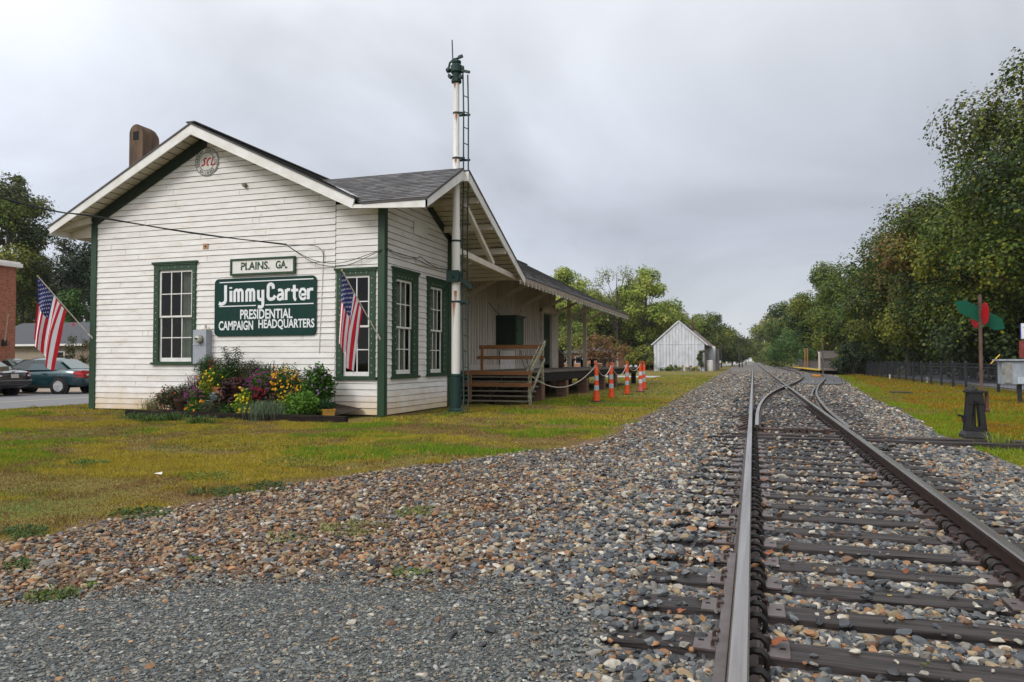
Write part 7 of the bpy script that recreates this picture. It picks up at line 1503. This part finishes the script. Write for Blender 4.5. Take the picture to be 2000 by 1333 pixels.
t = thing('electrical_cabinet', 'grey weathered metal cabinet on posts in front of the fence', 'cabinet', (bx_, by_, 0)); m_gal = M('weathered_galvanised', (.36, .40, .45), .5, (.24, .27, .31), 4, .15, 20); m_pl = M('pale_weathered_door', (.30, .30, .27), .7, (.17, .17, .155), 6)
x0_ = atY(1958, 720, by_).x; x1_ = x0_ + 1.25; xd = atY(1978, 720, by_).x
g = MB(); g.box(x0_, x1_, by_, by_ + .5, za, zb - .06); g.build('box', m_gal, t, bevel=.01); g = MB(); g.box(x0_ - .12, x1_ + .1, by_ - .1, by_ + .6, zb - .05, zb + .0); g.build('top_cover', m_gal, t); g = MB(); g.box(x0_ + .03, xd - .03, by_ - .04, by_ - .005, za + .04, zb - .1); g.box(x0_ + .12, xd - .12, by_ - .055, by_ - .041, zb - .35, zb - .32); g.build('door', m_pl, t, bevel=.006); g = MB(); g.box(xd + .12, x1_ - .2, by_ - .02, by_ - .004, za + .02, zb - .55); g.build('panel', M('pale_blue_panel', (.48, .55, .62), .5), t); g = MB(); g.box(x0_ - .03, x0_ + .02, by_ - .07, by_ - .0, za + .35, za + .55); g.build('latch', m_pl, t)
for xx in (x0_ + .52, x1_ - .1): g = MB(); g.box(xx - .05, xx + .05, by_ + .2, by_ + .3, 0, za); g.build('post', m_fen, t)
g = MB(); a = atY(1935, 711, 36); b = atY(1953, 693, 36); g.tube([a, b], .025, 6); d_ = (a - b).normalized(); g.tube([a, a + d_ * (a.z / -d_.z)], .007, 6, 1); tag(g.build('guy_wire_guard', [M('yellow_guard', (.70, .45, .02), .5), m_cab]), 'slanting yellow guy wire guard above the fence', 'guy guard')
# two signs at the right edge on one shared post each
ysn = 33.5; a = atY(1994, 632, ysn); b = atY(1994, 662, ysn); t = thing('white_sign', 'white sign with blue edge and a black mark at the right edge', 'sign', (a.x + .5, ysn, 0))
g = MB(); g.box(a.x, a.x + 1.0, ysn - .02, ysn, b.z, a.z); g.build('panel', m_trim, t); g = MB(); g.box(a.x - .03, a.x - .001, ysn - .025, ysn + .005, b.z, a.z); g.build('edge', M('blue_edge', (.04, .08, .45), .5), t); g = MB(); yq = ysn - .021; ribbon(g, [(a.x + .10, a.z - .14), (a.x + .2, a.z - .38), (a.x + .30, a.z - .14)], .05, .003, lambda p, q, o: (p, yq - o, q)); g.build('lettering', m_blk, t, recalc=False); g = MB(); g.box(a.x + .5, a.x + .56, ysn + .01, ysn + .07, 0, a.z); g.build('post', m_plate, t)
ysn = 33.0; a = atY(1990, 666, ysn); b = atY(1990, 700, ysn); t = thing('red_sign', 'brick red board with faint lettering below the white sign', 'sign', (a.x + .5, ysn, 0)); g = MB(); g.box(a.x, a.x + 1.1, ysn - .03, ysn, b.z, a.z); g.build('panel', M('brick_red_board', (.20, .03, .022), .7, (.16, .022, .018), 8), t, bevel=.01); g = MB(); yq = ysn - .031
ribbon(g, [(a.x + .10, a.z - .12), (a.x + .14, a.z - .26), (a.x + .18, a.z - .16), (a.x + .22, a.z - .26), (a.x + .26, a.z - .12)], .02, .003, lambda p, q, o: (p, yq - o, q)); g.build('lettering', M('faded_lettering', (.32, .12, .10), .7), t, recalc=False); g = MB(); g.box(a.x + .6, a.x + .68, ysn + .01, ysn + .08, 0, a.z); g.build('post', m_plate, t)
# little wooden train stop: platform, board fence, hut, posts
t = thing('wooden_stop', 'low wooden boarding platform with a yellow painted edge by the siding', 'platform', (7.2, 79, 0)); p0 = atZ(1592, 722, .5); p1 = atZ(1532, 717, .5)
g = MB(); g.prism([(p0.x + .25, p0.y, .38), (p1.x + 1.4, p1.y, .38), (p1.x + 4, p1.y, .38), (p0.x + 3.2, p0.y, .38)], (0, 0, .12)); g.build('deck', m_old, t); g = MB(); g.prism([(p0.x + .1, p0.y - .02, .40), (p1.x + 1.2, p1.y, .40), (p1.x + 1.55, p1.y, .40), (p0.x + .45, p0.y - .02, .40)], (0, 0, .115)); g.build('yellow_edge', M('yellow_edge_paint', (.75, .50, .03), .6, (.6, .38, .03), 3), t)
for i in range(5): y = p0.y + 1 + i * 6; x = np.interp(y, [p0.y, p1.y], [p0.x + .6, p1.x + 1.7]); g = MB(); g.box(x - .1, x + 2, y, y + .2, 0, .379); g.build('support', m_oldd, t)
t = thing('board_fence', 'grey weathered board fence behind the wooden platform', 'fence', (8.9, 80, 0)); k = 0; y = 76.5
m_brd = M('silver_grey_boards', (.15, .13, .115), .9, (.08, .07, .06), 3, .4, 12, stretch=(3, 3, .4))
g = MB()
while y < 120: zh = 1.36 + h1(k) * .10 - (.15 if y > 100 else 0); x = 8.15 - (y - 76.5) * .037; g.box(x, x + .03, y, y + .19, .1, zh); y += .2; k += 1
g.build('boards', m_brd, t); g = MB(); g.bar((8.15, 76.5, 1.48), (6.55, 120, 1.40), .1, .05); g.build('cap_rail', m_brd, t)
for i in range(8): y = 76.5 + i * 6; x = 8.20 - (y - 76.5) * .037; g = MB(); g.box(x, x + .12, y, y + .12, 0, 1.44); g.build('post', m_brd, t)
g = MB(); x = 8.3
while x < 12.5: g.box(x, x + .18, 76.3, 76.34, .1, 1.3 + h1(x) * .1); x += .19
g.build('return_boards', m_brd, t)
t = thing('wooden_hut', 'small weathered hut roof behind the board fence', 'hut', (10.0, 104, 0)); g = MB(); g.box(8.4, 12, 104, 108, 0, 1.6); g.build('wall', m_brd, t); g = MB(); g.prism([(8.1, 103.7, 1.6), (12.3, 103.7, 1.6), (12.3, 106, 2.6), (8.1, 106, 2.6)], (0, 0, .1)); g.prism([(8.1, 108.3, 1.6), (12.3, 108.3, 1.6), (12.3, 106, 2.6), (8.1, 106, 2.6)], (0, 0, .1)); g.build('roof', M('grey_shake_roof', (.12, .10, .085), .9, (.07, .06, .05), 4), t)
for lab, u, y, vt, vb, r_, m_ in [('cream post at the corner of the wooden platform', 1600, 80, 690, 720, .09, m_tan), ('thin dark post right of the cream post', 1607, 76, 672, 728, .06, m_brd)]:
    x = on_row(u, y); z = hgt(u, vt, y); g = MB(); g.box(x - r_, x + r_, y - r_, y + r_, 0, z); g.lathe([(r_ * 1.3, z), (r_ * 1.3, z + .05), (.02, z + .1)], (x, y, 0), 4); tag(g.build('platform_post', m_), lab, 'post')
t = thing('timber_gateway', 'pair of orange brown timber posts joined by a crossbar above the board fence', 'timber frame', (on_row(1574, 105), 105, 0)); xs2 = [on_row(u, 105) for u in (1572, 1577)]; zt = hgt(1574, 680, 105);
for x in xs2: g = MB(); g.box(x - .08, x + .08, 104.9, 105.1, 0, zt); g.build('post', M('orange_brown_timber', (.30, .15, .05), .7), t)
g = MB(); g.box(xs2[0] - .5, xs2[1] + .5, 104.88, 105.12, zt + .001, zt + .12); g.build('crossbar', m_oldd, t)
# ================================================================ thin damp air over the distance
g = MB(); g.box(-900, 900, -60, 1500, -1.2, 45)
hz = g.build('haze', [], None, base=(0, 0, -1.2)); struct(hz, 'stuff'); hz['label'] = 'thin pale damp air fading the far trees'
mh = bpy.data.materials.new('damp_air'); mh.use_nodes = True; t_ = mh.node_tree; t_.nodes.remove(t_.nodes['Principled BSDF']); vo = N(t_, 'ShaderNodeVolumePrincipled'); vo.inputs['Density'].default_value = .00016; vo.inputs['Color'].default_value = (.86, .90, .96, 1); t_.links.new(vo.outputs[0], t_.nodes['Material Output'].inputs['Volume'])
hz.data.materials.append(mh)
